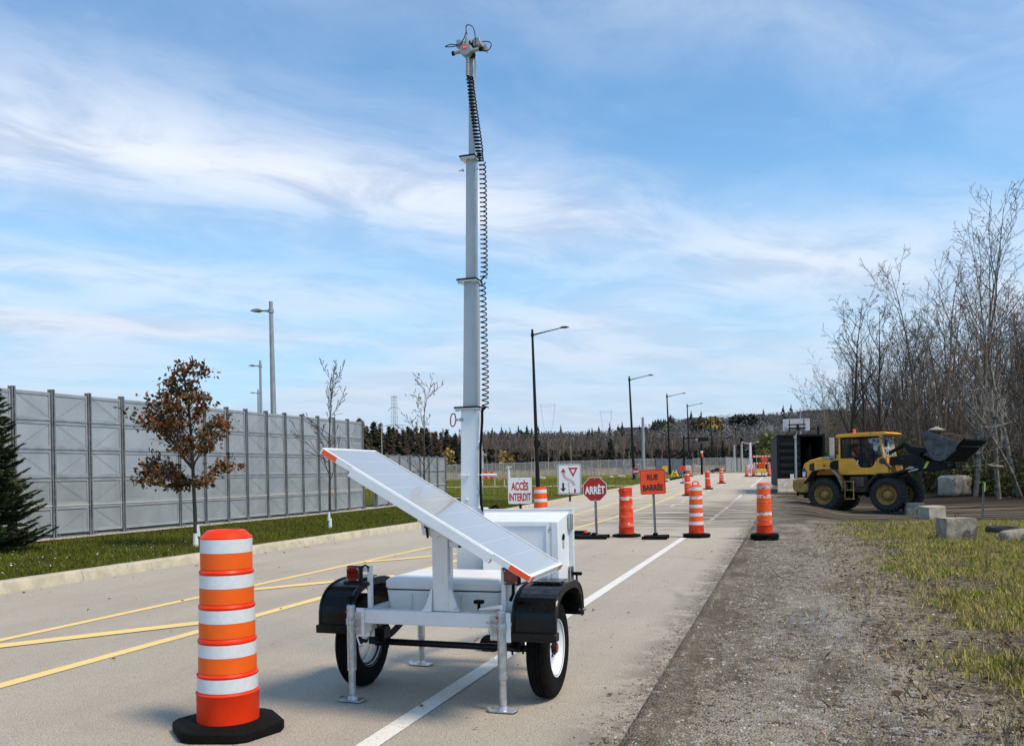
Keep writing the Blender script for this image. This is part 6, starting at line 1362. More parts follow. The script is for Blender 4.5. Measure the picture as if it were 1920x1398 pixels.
def bare(seed, h, r, P=None, maxl=3, lean=(0, 0), sides=(7, 4, 3, 3), tipsout=None):
    rng = random.Random(seed); Q = dict(BP); Q.update(P or {}); trunk = MB(); crown = MB(); tips = []
    d = Vector((lean[0], lean[1], 1)).normalized(); seg = Q['seg'][0]; pts = [Vector((0, 0, -.15))]; rad = [r*1.25]; q = Vector((0, 0, 0)); dd = d
    for i in range(seg):
        pts.append(q.copy()); rad.append(max(Q['rmin'], r*(1-.93*(i/seg))))
        dd = (dd+rv(rng, Q['wob'][0])*Vector((1, 1, .3))+Vector((0, 0, Q['up'][0]))).normalized(); q = q+dd*(h/seg)
    pts.append(q.copy()); rad.append(Q['rmin'])
    trunk.tube(pts, rad, sides[0], cap=False)
    n = Q['n'][0]
    for k in range(n):
        f = Q['f0'][0]+(1-Q['f0'][0])*(k+rng.random())/n; f = min(.97, f); x = 1+f*seg; i = int(x); a = pts[i].lerp(pts[min(i+1, len(pts)-1)], x-i)
        t = (pts[min(i+1, len(pts)-1)]-pts[i]).normalized(); s = t.cross(rv(rng)).normalized(); ang = Q['ang'][0]*(.75+.5*rng.random())
        ln = h*Q['len'][0]*(1-.68*f)*(.6+.7*rng.random())
        grow_branch(crown, rng, a, t*cos(ang)+s*sin(ang), ln, max(Q['rmin'], rad[i]*Q['rr']*.9), 1, maxl, Q, tips, sides)
    if tipsout is not None: tipsout += tips
    return trunk, crown
def leaves(b, rng, pts, n, spread, size, droop=0):
    for _ in range(n):
        p, d = pts[rng.randrange(len(pts))]; c = p+Vector((rng.gauss(0, spread), rng.gauss(0, spread), rng.gauss(0, spread*.7)))-d*rng.random()*spread
        s = size*(.6+.8*rng.random()); a = rv(rng).normalized(); e = a.cross(rv(rng)).normalized()
        b.add([c-a*s, c-a*s*.1+e*s*.55, c+a*s, c+a*.1*s-e*s*.55], [(0, 1, 2, 3)])
def tree_thing(name, label, loc, trunk, crown, mt, mc, leafb=None, ml=None, rz=0, group=None, cat='tree'):
    t = thing(name, label, cat, loc, rz, group)
    trunk.build('trunk', mt, t, smooth=60); c = crown.build('crown', mc, t, smooth=60)
    if leafb is not None and leafb.f: leafb.build('foliage', ml, t, smooth=0)
    return t
# young trees along the verge ---------------------------------------------
def guard_wrap(t, r):
    b = MB(); b.tube([(0, 0, 0), (.0, 0, .26)], [r*1.5, r*1.25], 8); b.hexa([(r, -.03, .2), (r+.05, -.02, .2), (r+.05, .02, .2), (r, .03, .2)], [(r, -.03, .42), (r+.03, -.02, .42), (r+.03, .02, .42), (r, .03, .42)]); b.build('trunk_guard', 'wrap', t)
def vfoot(px, py):
    p = g(px, py, .17); return Vector((p.x, p.y, vz(p.x, p.y)))
# oak keeping its russet leaves: branches placed as layered tiers
p = vfoot(367, 1021); D1 = -p.x*sin(TH)+p.y*cos(TH); s1 = D1/1610
rng = random.Random(5); trk = MB(); cr = MB(); tips = []; lf_ = MB()
H1 = (1021-672)*s1
tp = [Vector((0, 0, -.1)), Vector((.0, 0, .5)), Vector((-.02, 0, 1.2)), Vector((-.05, .02, 2.0)), Vector((-.10, 0, 2.9)), Vector((-.16, 0, H1*.86)), Vector((-.18, 0, H1))]
trk.tube(tp, [.042, .038, .034, .029, .021, .012, .005], 9, cap=False)
def tp_at(z):
    for i in range(len(tp)-1):
        if tp[i+1].z >= z: return tp[i].lerp(tp[i+1], (z-tp[i].z)/(tp[i+1].z-tp[i].z))
    return tp[-1].copy()
PO = dict(BP); PO.update(seg=(5, 5, 4, 3), wob=(.1, .13, .25, .3), up=(0, .10, .04, 0), n=(0, 7, 4, 0), f0=(0, .35, .2, .2), ang=(.7, .6, .7, .7), len=(1, .42, .5, .5), rr=.55, rmin=.004)
for px, py in ((262, 885), (285, 905), (318, 912), (342, 905), (330, 885), (275, 870), (300, 888), (415, 872), (442, 872), (400, 900), (385, 905), (425, 790), (418, 815), (258, 878), (405, 800), (388, 770), (300, 785), (270, 780), (290, 770), (315, 800), (330, 765), (345, 790), (365, 740), (350, 760), (395, 750), (320, 740), (285, 740), (330, 705), (315, 720), (345, 690), (385, 690), (370, 680), (360, 715), (375, 735), (340, 730), (410, 780), (365, 820), (300, 900), (275, 895), (350, 835), (380, 832), (290, 778), (262, 775), (300, 800), (425, 800)):
    tx = (px-367)*s1; tz = (1021-py)*s1; ty = rng.uniform(-.55, .55)*(.4+.6*sm((H1-tz)/1.5)); tgt = Vector((tx, ty, tz)); z0 = max(1.25, tz-abs(tx)*.75-.25); st = tp_at(min(z0, H1*.9)); dv = tgt-st
    n0 = len(tips); grow_branch(cr, rng, st, dv+Vector((0, 0, -.05)), dv.length, .014, 1, 3, PO, tips, (6, 4, 3, 3))
    ends = tips[n0:]; leaves(lf_, rng, ends, 44, .055, .046)
    for _ in range(26):
        u_ = .62+.5*rng.random()**.8; c = st.lerp(tgt, u_)+Vector((rng.gauss(0, .10), rng.gauss(0, .10), rng.gauss(0, .035))); leaves(lf_, rng, [(c, Vector((0, 0, .01)))], 2, .03, .048)
rt = bpy.context.scene
t = tree_thing('oak_tree', 'young tree with russet brown leaves on the verge, left of the bare ones', p, trk, cr, 'bark', 'bark', lf_, 'oak'); guard_wrap(t, .038); t.rotation_euler = (0, 0, TH)
# two bare ones
for px, py, ptop, lb, sd, lv in ((619, 988, 692, 'slender bare young tree on the verge before the tall fence', 11, 10), (797, 968, 728, 'slender bare young tree with a few brown leaves, before the low fence', 18, 46)):
    p = vfoot(px, py); s_ = (-p.x*sin(TH)+p.y*cos(TH))/1610; h = (py-ptop)*s_; tips = []
    tr_, c_ = bare(sd, h, .042, dict(n=(15, 6, 4, 0), f0=(.27, .15, .2, .2), ang=(.85, .6, .6, .6), len=(.46, .42, .5, .5), rmin=.0055, up=(.04, .12, .06, .03), wob=(.04, .13, .2, .3)), 3, sides=(8, 5, 4, 3), tipsout=tips)
    l_ = MB(); leaves(l_, random.Random(2), [x for x in tips if x[0].z > h*.55], lv, .06, .05)
    t = tree_thing('bare_tree', lb, p, tr_, c_, 'bark', 'bark', l_, 'dryleaf', rz=sd); guard_wrap(t, .034)
# spruce at the left edge
p = vfoot(-20, 1036); rng = random.Random(9); tr_ = MB(); h = 3.25; tr_.tube([(0, 0, -.1), (0, 0, h*.5), (0, 0, h)], [.07, .045, .01], 8); fo = MB(); br2 = MB()
z = .15
while z < h-.05:
    R_ = (.95*(1-z/h)**.80+.08)*(.85+.25*rng.random()); nb = 7 if z < 2.5 else 5
    for k in range(nb):
        a = rng.random()*6.28; L = R_*(.75+.4*rng.random()); st = Vector((0, 0, z)); e = Vector((cos(a)*L, sin(a)*L, z+.05+rng.uniform(-.16, .16)*L)); m_ = st.lerp(e, .6)+Vector((0, 0, -.16*L))
        br2.tube([st, m_, e], [.012, .008, .003], 3, cap=False)
        ns = int(16+58*L)
        for j in range(ns):
            f = .18+.82*(j+rng.random())/ns; c = (st.lerp(m_, f/.55) if f < .55 else m_.lerp(e, (f-.55)/.45)); dr_ = (e-st).normalized(); sd = dr_.cross(Vector((0, 0, 1))).normalized()
            s_ = (1 if j % 2 else -1); tl = (.05+.17*L*(1.1-f))*(.6+.7*rng.random()); q = c+(dr_*.75+sd*s_*.8+Vector((0, 0, rng.uniform(-.15, .35)))).normalized()*tl
            # a twig set with short needles as thin blades
            ax_ = (q-c); w_ = .020
            for rr in range(3):
                o_ = ax_.cross(rv(rng)).normalized()*w_
                fo.add([c-o_*.8, c+o_*.8, q+o_*.25, q-o_*.25], [(0, 1, 2, 3)])
            for nn in range(4):
                b0 = c+ax_*(nn+.5)/4; o_ = (ax_.normalized()*.5+rv(rng)).normalized()*.030; fo.add([b0, b0+o_+Vector((0, 0, .004)), b0+ax_.normalized()*.014], [(0, 1, 2)])
    z += .05+.03*rng.random()
t = tree_thing('spruce_tree', 'dark green spruce cut off by the left edge, before the tall fence', p, tr_, br2, 'bark', 'bark', fo, 'spruce')

# bare wood on the right ------------------------------------------------------
prot = []
specs = [(31, 11.5, .10, 'barkg'), (32, 12.5, .11, 'barkg'), (33, 10.5, .10, 'barkb'), (34, 9.5, .12, 'bark'), (35, 11, .09, 'barkb'), (36, 12, .10, 'barkg'), (37, 8.5, .09, 'bark'), (38, 10, .085, 'barkb')]
for i, (sd, h, r, m_) in enumerate(specs):
    tips = []
    up = (.02, .13, .04, .02) if i % 2 else (.03, .09, .03, .02)
    tr_, c_ = bare(sd, h, r, dict(n=(17, 6, 4, 0), f0=(.22, .2, .2, .2), ang=(.70, .70, .75, .6), len=(.50, .46, .42, .5), rmin=.0075, up=up, wob=(.09, .20, .26, .3), rr=.6), 3, lean=(random.Random(sd).uniform(-.1, .1), random.Random(sd+1).uniform(-.1, .1)), sides=(8, 5, 3, 3), tipsout=tips)
    l_ = MB(); leaves(l_, random.Random(sd), tips, 60 if m_ == 'bark' else 14, .05, .055)
    prot.append((tr_, c_, l_, m_, h))
kinds = {'barkg': 'pale grey', 'barkb': 'brown', 'bark': 'dark'}
protos = {}
rng = random.Random(77)
# hand-placed trees that make the outline; then fill behind
outline = [(1588, 560, 47, 3, 'dark leafless tree with a few clinging leaves behind the loader cab, leftmost of the wood'), (1622, 585, 46, 6, 'dark bare tree forking low right behind the loader beacon'), (1650, 560, 48, 3, 'dark bare tree just right of the loader cab roof'),
           (1725, 485, 44, 2, 'brown bare tree rising above the raised bucket'), (1768, 455, 42, 4, 'tall thin brown tree above the right end of the bucket'), (1828, 395, 39, 1, 'tall pale grey tree with long upswept limbs, highest of the wood'),
           (1873, 385, 37, 0, 'tall pale grey tree leaning over the right edge of the wood'), (1905, 400, 38, 5, 'pale grey tree standing last at the right edge of the picture'), (1800, 520, 45, 7, 'slim brown tree behind the steel marker post'), (1700, 600, 50, 6, 'small dark tree seen between cab and bucket')]
def wood_tree(idx, loc, h, rz, label, group, lean=(0, 0)):
    tr_, c_, l_, m_, h0 = prot[idx]
    if idx not in protos:
        t = tree_thing('bare_tree', label, loc, tr_, c_, m_, m_ if m_ != 'barkg' else 'barkb', l_, 'dryleaf', rz, group); protos[idx] = t
    else: t = dup(protos[idx], loc, rz, label)
    t.scale = (h/h0,)*3; t.rotation_euler = (lean[0], lean[1], rz); return t
for px, py, d, idx, lb in outline:
    b_ = at(px, 900, d); z = gz(b_[0], b_[1]); h = at(px, py, d)[2]-z; lv_ = g if False else None
    wood_tree(idx, (b_[0], b_[1], z-.1), h*.97, rng.random()*6.28, lb, 'bare trees of the wood on the right', (0, rng.uniform(-.03, .05)))
def woodz(u, v): return gz(u, v)
n_ = 0
while n_ < 95:
    px = rng.uniform(1535, 1990); lo = 50-(px-1535)/385*12; d = lo+1+rng.random()**1.6*46; b_ = at(px, 900, d)
    skyl = np.interp(px, [1520, 1560, 1600, 1680, 1740, 1800, 1860, 1990], [690, 610, 575, 590, 520, 470, 440, 430])
    h = (at(px, skyl, d)[2]-gz(b_[0], b_[1]))*rng.uniform(.40, .82)
    if h < 3.5: continue
    h = min(h, 17)
    idx = rng.choice([0, 1, 2, 2, 4, 5, 7, 7, 3, 6]); k_ = kinds[prot[idx][3]]
    wood_tree(idx, (b_[0], b_[1], gz(b_[0], b_[1])-.1), h, rng.random()*6.28, f'{k_} barked bare tree somewhere in the crowded wood at the right', 'bare trees of the wood on the right', (rng.uniform(-.08, .08), rng.uniform(-.08, .08)))
    n_ += 1
# leaning pale dead trunks at the wood edge, right of the steel post
for i, (pts, lb) in enumerate([([(1916, 930), (1895, 880), (1870, 835), (1835, 780), (1800, 740)], 'pale crooked trunk leaning left over the track at the right edge'), ([(1880, 875), (1850, 872), (1838, 850), (1842, 830), (1870, 800), (1900, 790)], 'pale twisted low bough hanging in front of the wood')]):
    D_ = 36.5; base = at(pts[0][0], pts[0][1], D_); t = thing('leaning_trunk', lb, 'tree', base); b = MB(base)
    P = [Vector(at(x, y, D_-.4*k)) for k, (x, y) in enumerate(pts)]
    if i == 0: P[0].z = min(P[0].z, gz(P[0].x, P[0].y))
    b.tube(P, [.065*(1-.16*k) for k in range(len(P))], 8, cap=False); b.build('trunk', 'barkg', t, smooth=60)
    b = MB(base); tips = []
    for k in range(16): f = rng.uniform(.3, 1)*(len(P)-1); j = min(len(P)-2, int(f)); a = P[j].lerp(P[j+1], f-j); grow_branch(b, rng, a, rv(rng)+Vector((0, 0, .6)), rng.uniform(.8, 2.2), .03, 1, 2, dict(BP, rmin=.009), tips, (5, 4, 3, 3))
    b.build('branch', 'barkg', t, smooth=60)
# brushwood between the trunks (uncountable): thin stems and leaf clumps
def brush(name, n, fn, mats, kind='stuff', thick=.012):
    b = MB()
    for _ in range(n):
        p, h, lean = fn()
        q = p+Vector((lean[0]*h, lean[1]*h, h)); m_ = p.lerp(q, .5)+Vector((rng.gauss(0, .05*h), rng.gauss(0, .05*h), 0)); w_ = thick*(.6+.9*rng.random()); ang = rng.random()*3.14; o1 = Vector((cos(ang)*w_, sin(ang)*w_, 0))
        b.add([p-o1, p+o1, m_+o1*.7, m_-o1*.7, q+o1*.2, q-o1*.2], [(0, 1, 2, 3), (3, 2, 4, 5)])
        for k in range(2):
            s0 = p.lerp(q, .3+.5*rng.random()); e = s0+Vector((rng.gauss(0, .22*h), rng.gauss(0, .22*h), h*.25*rng.random())); o2 = o1*.5; b.add([s0-o2, s0+o2, e], [(0, 1, 2)])
    o = b.build(name, mats, smooth=0); o['kind'] = kind; o['label'] = 'tangled brown brushwood between the trunks of the wood'; o['category'] = 'brushwood'; return o
def fn_b():
    px = rng.uniform(1540, 2010); lo = 50-(px-1540)/385*12.5; d = lo+rng.random()**1.3*40; a = at(px, 900, d); h = rng.uniform(.6, 2.6) if rng.random() < .45 else rng.uniform(2, 5)
    return Vector((a[0], a[1], gz(a[0], a[1])-.05)), h, (rng.gauss(0, .14), rng.gauss(0, .14))
brush('brushwood', 12000, fn_b, 'twig')
def fn_p():
    px = rng.uniform(1600, 2010); lo = 50-(px-1540)/385*12.5; d = lo+rng.random()*16; a = at(px, 900, d); return Vector((a[0], a[1], gz(a[0], a[1])-.05)), rng.uniform(2.5, 6.5), (rng.gauss(0, .16), rng.gauss(0, .16))
ob = brush('pale_saplings', 650, fn_p, 'barkg', thick=.022); ob['label'] = 'thin pale saplings criss-crossing in front of the dark wood'; ob['category'] = 'saplings'
b = MB()
for _ in range(15000):
    px = rng.uniform(1530, 2010); lo = 48.5-(px-1540)/385*12.0; d = lo+rng.random()**1.5*26; a = at(px, 900, d); c = Vector((a[0], a[1], gz(a[0], a[1])+rng.random()**2.2*2.1)); s_ = rng.uniform(.04, .11); e1 = rv(rng).normalized()*s_; e2 = e1.cross(rv(rng)).normalized()*s_*.6
    b.add([c-e1, c+e2, c+e1, c-e2], [(0, 1, 2, 3)])
o = b.build('undergrowth', 'scrub', smooth=0); o['kind'] = 'stuff'; o['label'] = 'dark leafy undergrowth at the foot of the wood'; o['category'] = 'undergrowth'
b = MB()
for (px, py, n, sp) in ((1565, 840, 380, .8), (1690, 850, 420, .7), (1700, 825, 120, .5), (1900, 900, 500, .9), (1860, 880, 300, .8), (1820, 890, 350, .7), (1580, 790, 60, .5), (1750, 890, 260, .8), (1530, 855, 260, .6), (1905, 915, 300, .7), (1595, 760, 30, .6)):
    lo = 48.5-(px-1540)/385*12.0; cc = Vector(at(px, py, lo+1))
    for _ in range(n):
        c = cc+Vector((rng.gauss(0, sp), rng.gauss(0, sp), rng.gauss(0, sp*.45))); s_ = rng.uniform(.04, .09); e1 = rv(rng).normalized()*s_; e2 = e1.cross(rv(rng)).normalized()*s_*.6; b.add([c-e1, c+e2, c+e1, c-e2], [(0, 1, 2, 3)])
o = b.build('green_undergrowth', 'scrubg', smooth=0); o['kind'] = 'stuff'; o['label'] = 'patches of yellow green leaves low in the wood'; o['category'] = 'undergrowth'

# far wood across the field -----------------------------------------------------
fp = []
for sd in range(6):
    fp.append(bare(50+sd, 10, .12, dict(seg=(6, 3, 3, 3), n=(22, 7, 0, 0), f0=(.30, .2, .2, .2), ang=(.40, .45, .5, .5), len=(.34, .5, .5, .5), rmin=.028, up=(.05, .30, .2, 0), wob=(.05, .12, .2, .2)), 2, sides=(5, 3, 3, 3)))
far_protos = {}
rng = random.Random(21)
def wood_line(px): return np.interp(px, [660, 850, 1000, 1250, 1400, 1560], [105, 128, 160, 175, 150, 120])
def far_tree(i, p, h, rz, label):
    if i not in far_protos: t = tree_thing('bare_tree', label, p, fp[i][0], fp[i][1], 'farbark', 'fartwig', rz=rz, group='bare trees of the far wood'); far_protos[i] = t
    else: t = dup(far_protos[i], p, rz, label)
    t.scale = (h/10*1.1, h/10*1.1, h/10); return t
for k in range(170):
    px = 905+(k+rng.random())*(1565-905)/170; d = wood_line(px)+rng.random()*14; p = gx(px, d); ty = np.interp(px, [900, 1000, 1100, 1250, 1400, 1560], [828, 822, 820, 822, 826, 815])+rng.uniform(-6, 12)
    h = at(px, ty, d)[2]-p.z
    far_tree(rng.randrange(6), p, h, rng.random()*6.28, 'pale leafless trunk in the front row of the far wood beyond the chain-link fence')
# denser wood behind as one mass, three kinds
def mass(name, label, n, prng, dz_, hf, m, proto_list, sc=1.0, seed=1):
    r2 = random.Random(seed); V = []; Fc = []
    pv = [(np.array([v for q in pr for v in q.v], dtype=np.float32), [(q.f, o_) for q, o_ in zip(pr, [0]+list(np.cumsum([len(q.v) for q in pr]))[:len(pr)])]) for pr in proto_list]
    pf = []
    for arr, parts in pv:
        fl = []
        for f, off in parts: fl += [tuple(int(i+off) for i in ff) for ff in f]
        pf.append(fl)
    tot = 0
    for k in range(n):
        px = r2.uniform(*prng); d = wood_line(px)+dz_(r2); p = gx(px, d); h = hf(px, d, p, r2); i = r2.randrange(len(pv)); a = r2.random()*6.28; s = h/10
        if h < 2: continue
        A_ = pv[i][0]*s; ca, sa = cos(a), sin(a); X = A_[:, 0]*ca-A_[:, 1]*sa; Y = A_[:, 0]*sa+A_[:, 1]*ca
        V.append(np.stack([X*sc+p.x, Y*sc+p.y, A_[:, 2]+p.z], 1)); Fc += [tuple(j+tot for j in f) for f in pf[i]]; tot += len(A_)
    me = bpy.data.meshes.new(name); me.from_pydata(np.concatenate(V).tolist(), [], Fc); me.materials.append(M[m]); me.update(); o = bpy.data.objects.new(name, me); COL.objects.link(o); o['kind'] = 'stuff'; o['label'] = label; o['category'] = 'wood'; return o
lowp = []
for sd in range(3):
    lowp.append(bare(80+sd, 10, .13, dict(seg=(4, 2, 2, 2), n=(16, 5, 0, 0), f0=(.15, .2, .2, .2), ang=(.5, .5, .5, .5), len=(.34, .5, .5, .5), rmin=.045, up=(.05, .28, .2, 0), wob=(.05, .12, .2, .2)), 2, sides=(4, 3, 3, 3)))
def top_h(lo, hi): return lambda px, d, p, r2: at(px, np.interp(px, [660, 870, 1000, 1250, 1400, 1560], [808, 815, 822, 818, 815, 806])+r2.uniform(lo, hi), d)[2]-p.z
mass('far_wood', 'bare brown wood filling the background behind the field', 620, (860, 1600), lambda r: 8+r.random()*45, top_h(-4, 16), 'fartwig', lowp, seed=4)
M['under'] = mat('far_dark_undergrowth', (.035, .026, .018), .95, var=.5, vs=.2, world_space=True)
b = MB(); r2 = random.Random(12)
for _ in range(15000):
    px = r2.uniform(850, 1580); d = wood_line(px)+r2.uniform(2, 14); p = gx(px, d); c = Vector((p.x, p.y, p.z+4.2*r2.random()**1.4)); s_ = r2.uniform(.25, .6); e1 = rv(r2).normalized()*s_; e2 = e1.cross(rv(r2)).normalized()*s_*.7; b.add([c-e1, c+e2, c+e1, c-e2], [(0, 1, 2, 3)])
o = b.build('far_undergrowth', 'under', smooth=0); o['kind'] = 'stuff'; o['label'] = 'dark undergrowth filling the foot of the far wood'; o['category'] = 'undergrowth'
# conifers: stacked ragged boughs
def conifer(seed, h=10, w_=2.1, n=70, quad=.5):
    r2 = random.Random(seed); t_ = MB(); t_.tube([(0, 0, 0), (0, 0, h*.98)], [.16, .03], 5, cap=False); c_ = MB()
    for k in range(n):
        f = (k+r2.random())/n; z = h*(.06+.94*f); R_ = w_*(1-f)**.8*(.7+.5*r2.random())+.12
        for j in range(6):
            a = r2.random()*6.28; L = R_*(.6+.5*r2.random()); tip = Vector((cos(a)*L, sin(a)*L, z-.28*L)); s_ = Vector((-sin(a), cos(a), 0))*(.16+.30*L)*quad*1.3
            root = Vector((0, 0, z+.10)); mid = root.lerp(tip, .6)
            c_.add([root, mid+s_+Vector((0, 0, -.12)), tip, mid-s_+Vector((0, 0, -.12))], [(0, 1, 2, 3)])
            for q in range(2): b0 = root.lerp(tip, .3+.7*r2.random()); o_ = rv(r2)*.34; c_.add([b0, b0+o_, b0+Vector((o_.y, -o_.x, -.2))], [(0, 1, 2)])
    return t_, c_
con = [conifer(s_) for s_ in range(4)]
conp = {}
def con_tree(i, p, h, m, label, group, wsc=1.0):
    key = (i, m)
    if key not in conp: t = tree_thing('conifer_tree', label, p, con[i][0], con[i][1], 'bark', m, rz=i, group=group); conp[key] = t
    else: t = dup(conp[key], p, rng.random()*6.28, label)
    t.scale = (h/10*wsc, h/10*wsc, h/10); return t
# brown larch-like row at the left, conifers dotted in the wood
for k in range(64):
    px = 668+(k+rng.random())*(905-668)/64; d = wood_line(px)+rng.random()*16-3; p = gx(px, d); ty = np.interp(px, [660, 700, 760, 830, 900], [790, 797, 806, 812, 822])+rng.uniform(-9, 16)
    con_tree(rng.randrange(4), p, at(px, ty, d)[2]-p.z, rng.choice(['larch', 'larch', 'conifer']), 'ragged brown conifer in the dense row between the tall fence and the mast', 'brown conifers left of the mast', 1.15)
for px, ty, wsc, lb in ((1146, 808, 1.5, 'broad dark conifer standing out of the far wood left of the second lamp'), (1232, 835, 1.3, 'dark conifer in the far wood right of the pale steel pole'), (1222, 842, 1.2, 'smaller dark conifer left of its twin, right of the pale steel pole'), (1336, 808, 1.0, 'pointed dark conifer just right of the covered signal head'), (1356, 812, 1.0, 'pointed dark conifer behind the far lamps'), (1392, 806, 1.2, 'tallest pointed conifer above the double street lamp'), (1360, 830, 1.0, 'low dark conifer behind the wooden poles'), (1442, 800, 1.6, 'rounded dark evergreen left of the container'), (1100, 828, .8, 'thin conifer among pale trunks near the lane shift sign'), (1322, 846, .9, 'small conifer beside the covered signal head')):
    d = wood_line(px)-3; p = gx(px, d); con_tree(rng.randrange(4), p, at(px, ty+14, d)[2]-p.z, 'conifer', lb, 'dark conifers of the far wood', wsc)
b = MB()
def clump(b, r2, c, rx, rz_, n, s0):
    for _ in range(n):
        v = rv(r2).normalized()*(r2.random()**.4); q = c+Vector((v.x*rx, v.y*rx, v.z*rz_)); s_ = s0*(.6+.8*r2.random()); e1 = rv(r2).normalized()*s_; e2 = e1.cross(rv(r2)).normalized()*s_*.8; b.add([q-e1, q+e2, q+e1, q-e2], [(0, 1, 2, 3)])
def blob(name, label, px, py, d, rx, rz_, m, n=260, grp=None, cat='tree'):
    c = at(px, py, d); base = hz(c[0], c[1]) if d < 230 else c[2]-rz_*1.6; t = thing(name, label, cat, (c[0], c[1], base), 0, grp); b = MB(); b.tube([(0, 0, 0), (0, 0, c[2]-base)], [.25, .12], 5); b.build('trunk', 'bark', t); b = MB(); clump(b, rng, Vector((0, 0, c[2]-base)), rx, rz_, n, rx*.20); b.build('crown', m, t, smooth=0)
blob('green_tree', 'olive green leafy tree low in the far wood near the container', 1440, 838, 112, 1.5, 2.2, 'olive'); blob('yellow_bush', 'yellowing bush by the striped barrier in front of the far wood', 1432, 852, 104, 1.0, 1.0, 'olive', 160, None, 'bush')
blob('yellow_tree', 'yellow leaved tree among the brown conifers left of the mast', 842, 868, 120, 1.0, 2.6, 'larchy', 200); blob('yellow_tree', 'yellow leaved tree just right of the mast in front of the wood', 948, 870, 124, 1.3, 2.2, 'larchy', 200)
# dry grass rim before the far wood
b = MB(); r2 = random.Random(5)
for _ in range(16000):
    px = r2.uniform(820, 1420); d = np.interp(px, [820, 1228, 1420], [90, 121, 128])+r2.random()*22; p = gx(px, d); h = r2.uniform(.3, 1.0); w_ = .05; a = r2.random()*3.14; b.add([(p.x-cos(a)*w_, p.y-sin(a)*w_, p.z), (p.x+cos(a)*w_, p.y+sin(a)*w_, p.z), (p.x+r2.gauss(0, .15), p.y, p.z+h)], [(0, 1, 2)])
M['drygrass'] = mat('dry_grass', (.36, .27, .14), .95, var=.3, vs=.8, world_space=True)
o = b.build('dry_grass', 'drygrass', smooth=0); o['kind'] = 'stuff'; o['label'] = 'tall dry grass behind the chain-link fence'; o['category'] = 'dry grass'

# hill behind the wood ------------------------------------------------------------
HD = [230, 300, 380, 470, 560, 640, 760, 1000]
def hill_top(px): return np.interp(px, [500, 680, 800, 900, 1000, 1100, 1180, 1230, 1262, 1300, 1400, 1480, 1560, 1700, 2100], [835, 832, 826, 816, 812, 812, 806, 800, 790, 789, 781, 776, 772, 765, 760])
vv = []; pxs = [300+20*i for i in range(100)]
for j, d in enumerate(HD):
    for px in pxs:
        f = sm((d-230)/(560-230)); a = at(px, hill_top(px)+17, 560)
        q = at(px, 880, d); z = hz(q[0], q[1])*(1-f)+(a[2]*f if d <= 560 else a[2]*(1 if d < 900 else .7)); vv.append((q[0], q[1], z-(1.5 if j == 0 else 0)+2*mn.noise((q[0]*.02, q[1]*.02, 0))*f))
n = len(pxs); b = MB(); b.add(vv, [(j*n+i, j*n+i+1, (j+1)*n+i+1, (j+1)*n+i) for j in range(len(HD)-1) for i in range(n-1)]); o = b.build('hill', 'hillw', smooth=60); o['kind'] = 'structure'
def hillz(px, d):
    f = sm((d-230)/(560-230)); a = at(px, hill_top(px)+17, 560); q = at(px, 880, d); return Vector((q[0], q[1], hz(q[0], q[1])*(1-f)+a[2]*f))
def hill_mass(name, label, n, m, hr, wr, cone, dr, seed, pr=(640, 1640), s0=1.0, kk=20):
    r2 = random.Random(seed); b = MB()
    for _ in range(n):
        px = r2.uniform(*pr); d = r2.uniform(*dr); p = hillz(px, d); h = r2.uniform(*hr); w_ = r2.uniform(*wr)
        if cone:
            for k in range(kk): f = k/kk; a = r2.random()*6.28; R_ = w_*(1-f)*(.7+.6*r2.random()); z = p.z+h*(.1+.9*f); s_ = R_*.5+.2; b.add([(p.x, p.y, z+h*.12), (p.x+cos(a)*R_-sin(a)*s_, p.y+sin(a)*R_+cos(a)*s_, z-h*.04), (p.x+cos(a)*R_+sin(a)*s_, p.y+sin(a)*R_-cos(a)*s_, z-h*.04)], [(0, 1, 2)])
        else: clump(b, r2, p+Vector((0, 0, h*.55)), w_, h*.5, kk, s0*w_*.22)
    o = b.build(name, m, smooth=0); o['kind'] = 'stuff'; o['label'] = label; o['category'] = 'wood'; return o
M['hillgrey'] = mat('hill_grey_twigs', (.115, .109, .108), .95, var=.25, vs=.03, world_space=True)
hill_mass('hill_wood', 'grey leafless wood covering the distant hill', 2600, 'hillgrey', (4, 7), (2.4, 4.4), False, (250, 570), 3, s0=.5, kk=44)
hill_mass('hill_conifers', 'dark conifers scattered over the distant hill', 75, 'conifer', (6, 11), (2.0, 3.2), True, (300, 570), 6, kk=34)
hill_mass('hill_conifers', 'dark conifers crowding the crest of the hill right of the mast', 60, 'conifer', (6, 9), (2.2, 3.4), True, (440, 560), 8, (1225, 1265), kk=34)
hill_mass('hill_conifers', 'dark conifer crest behind the brown row just right of the mast', 60, 'conifer', (5, 7.5), (2.2, 3.4), True, (420, 560), 9, (915, 1000), kk=34)
for i, (px, py, m_, r, lb) in enumerate(((1333, 800, 'larchy', 7, 'round yellow tree on the hill below the long building'), (1257, 806, 'olive', 4, 'small olive tree on the hill by the third lamp'), (1312, 804, 'larch', 6, 'round brown tree on the hill left of the yellow one'), (1405, 792, 'conifer', 5, 'dark evergreen clump below the hilltop building'), (1385, 790, 'conifer', 5, 'dark evergreen on the hill left of the hilltop building'))): blob('hill_tree', lb, px, py, 430, r, r*.75, m_, 240)
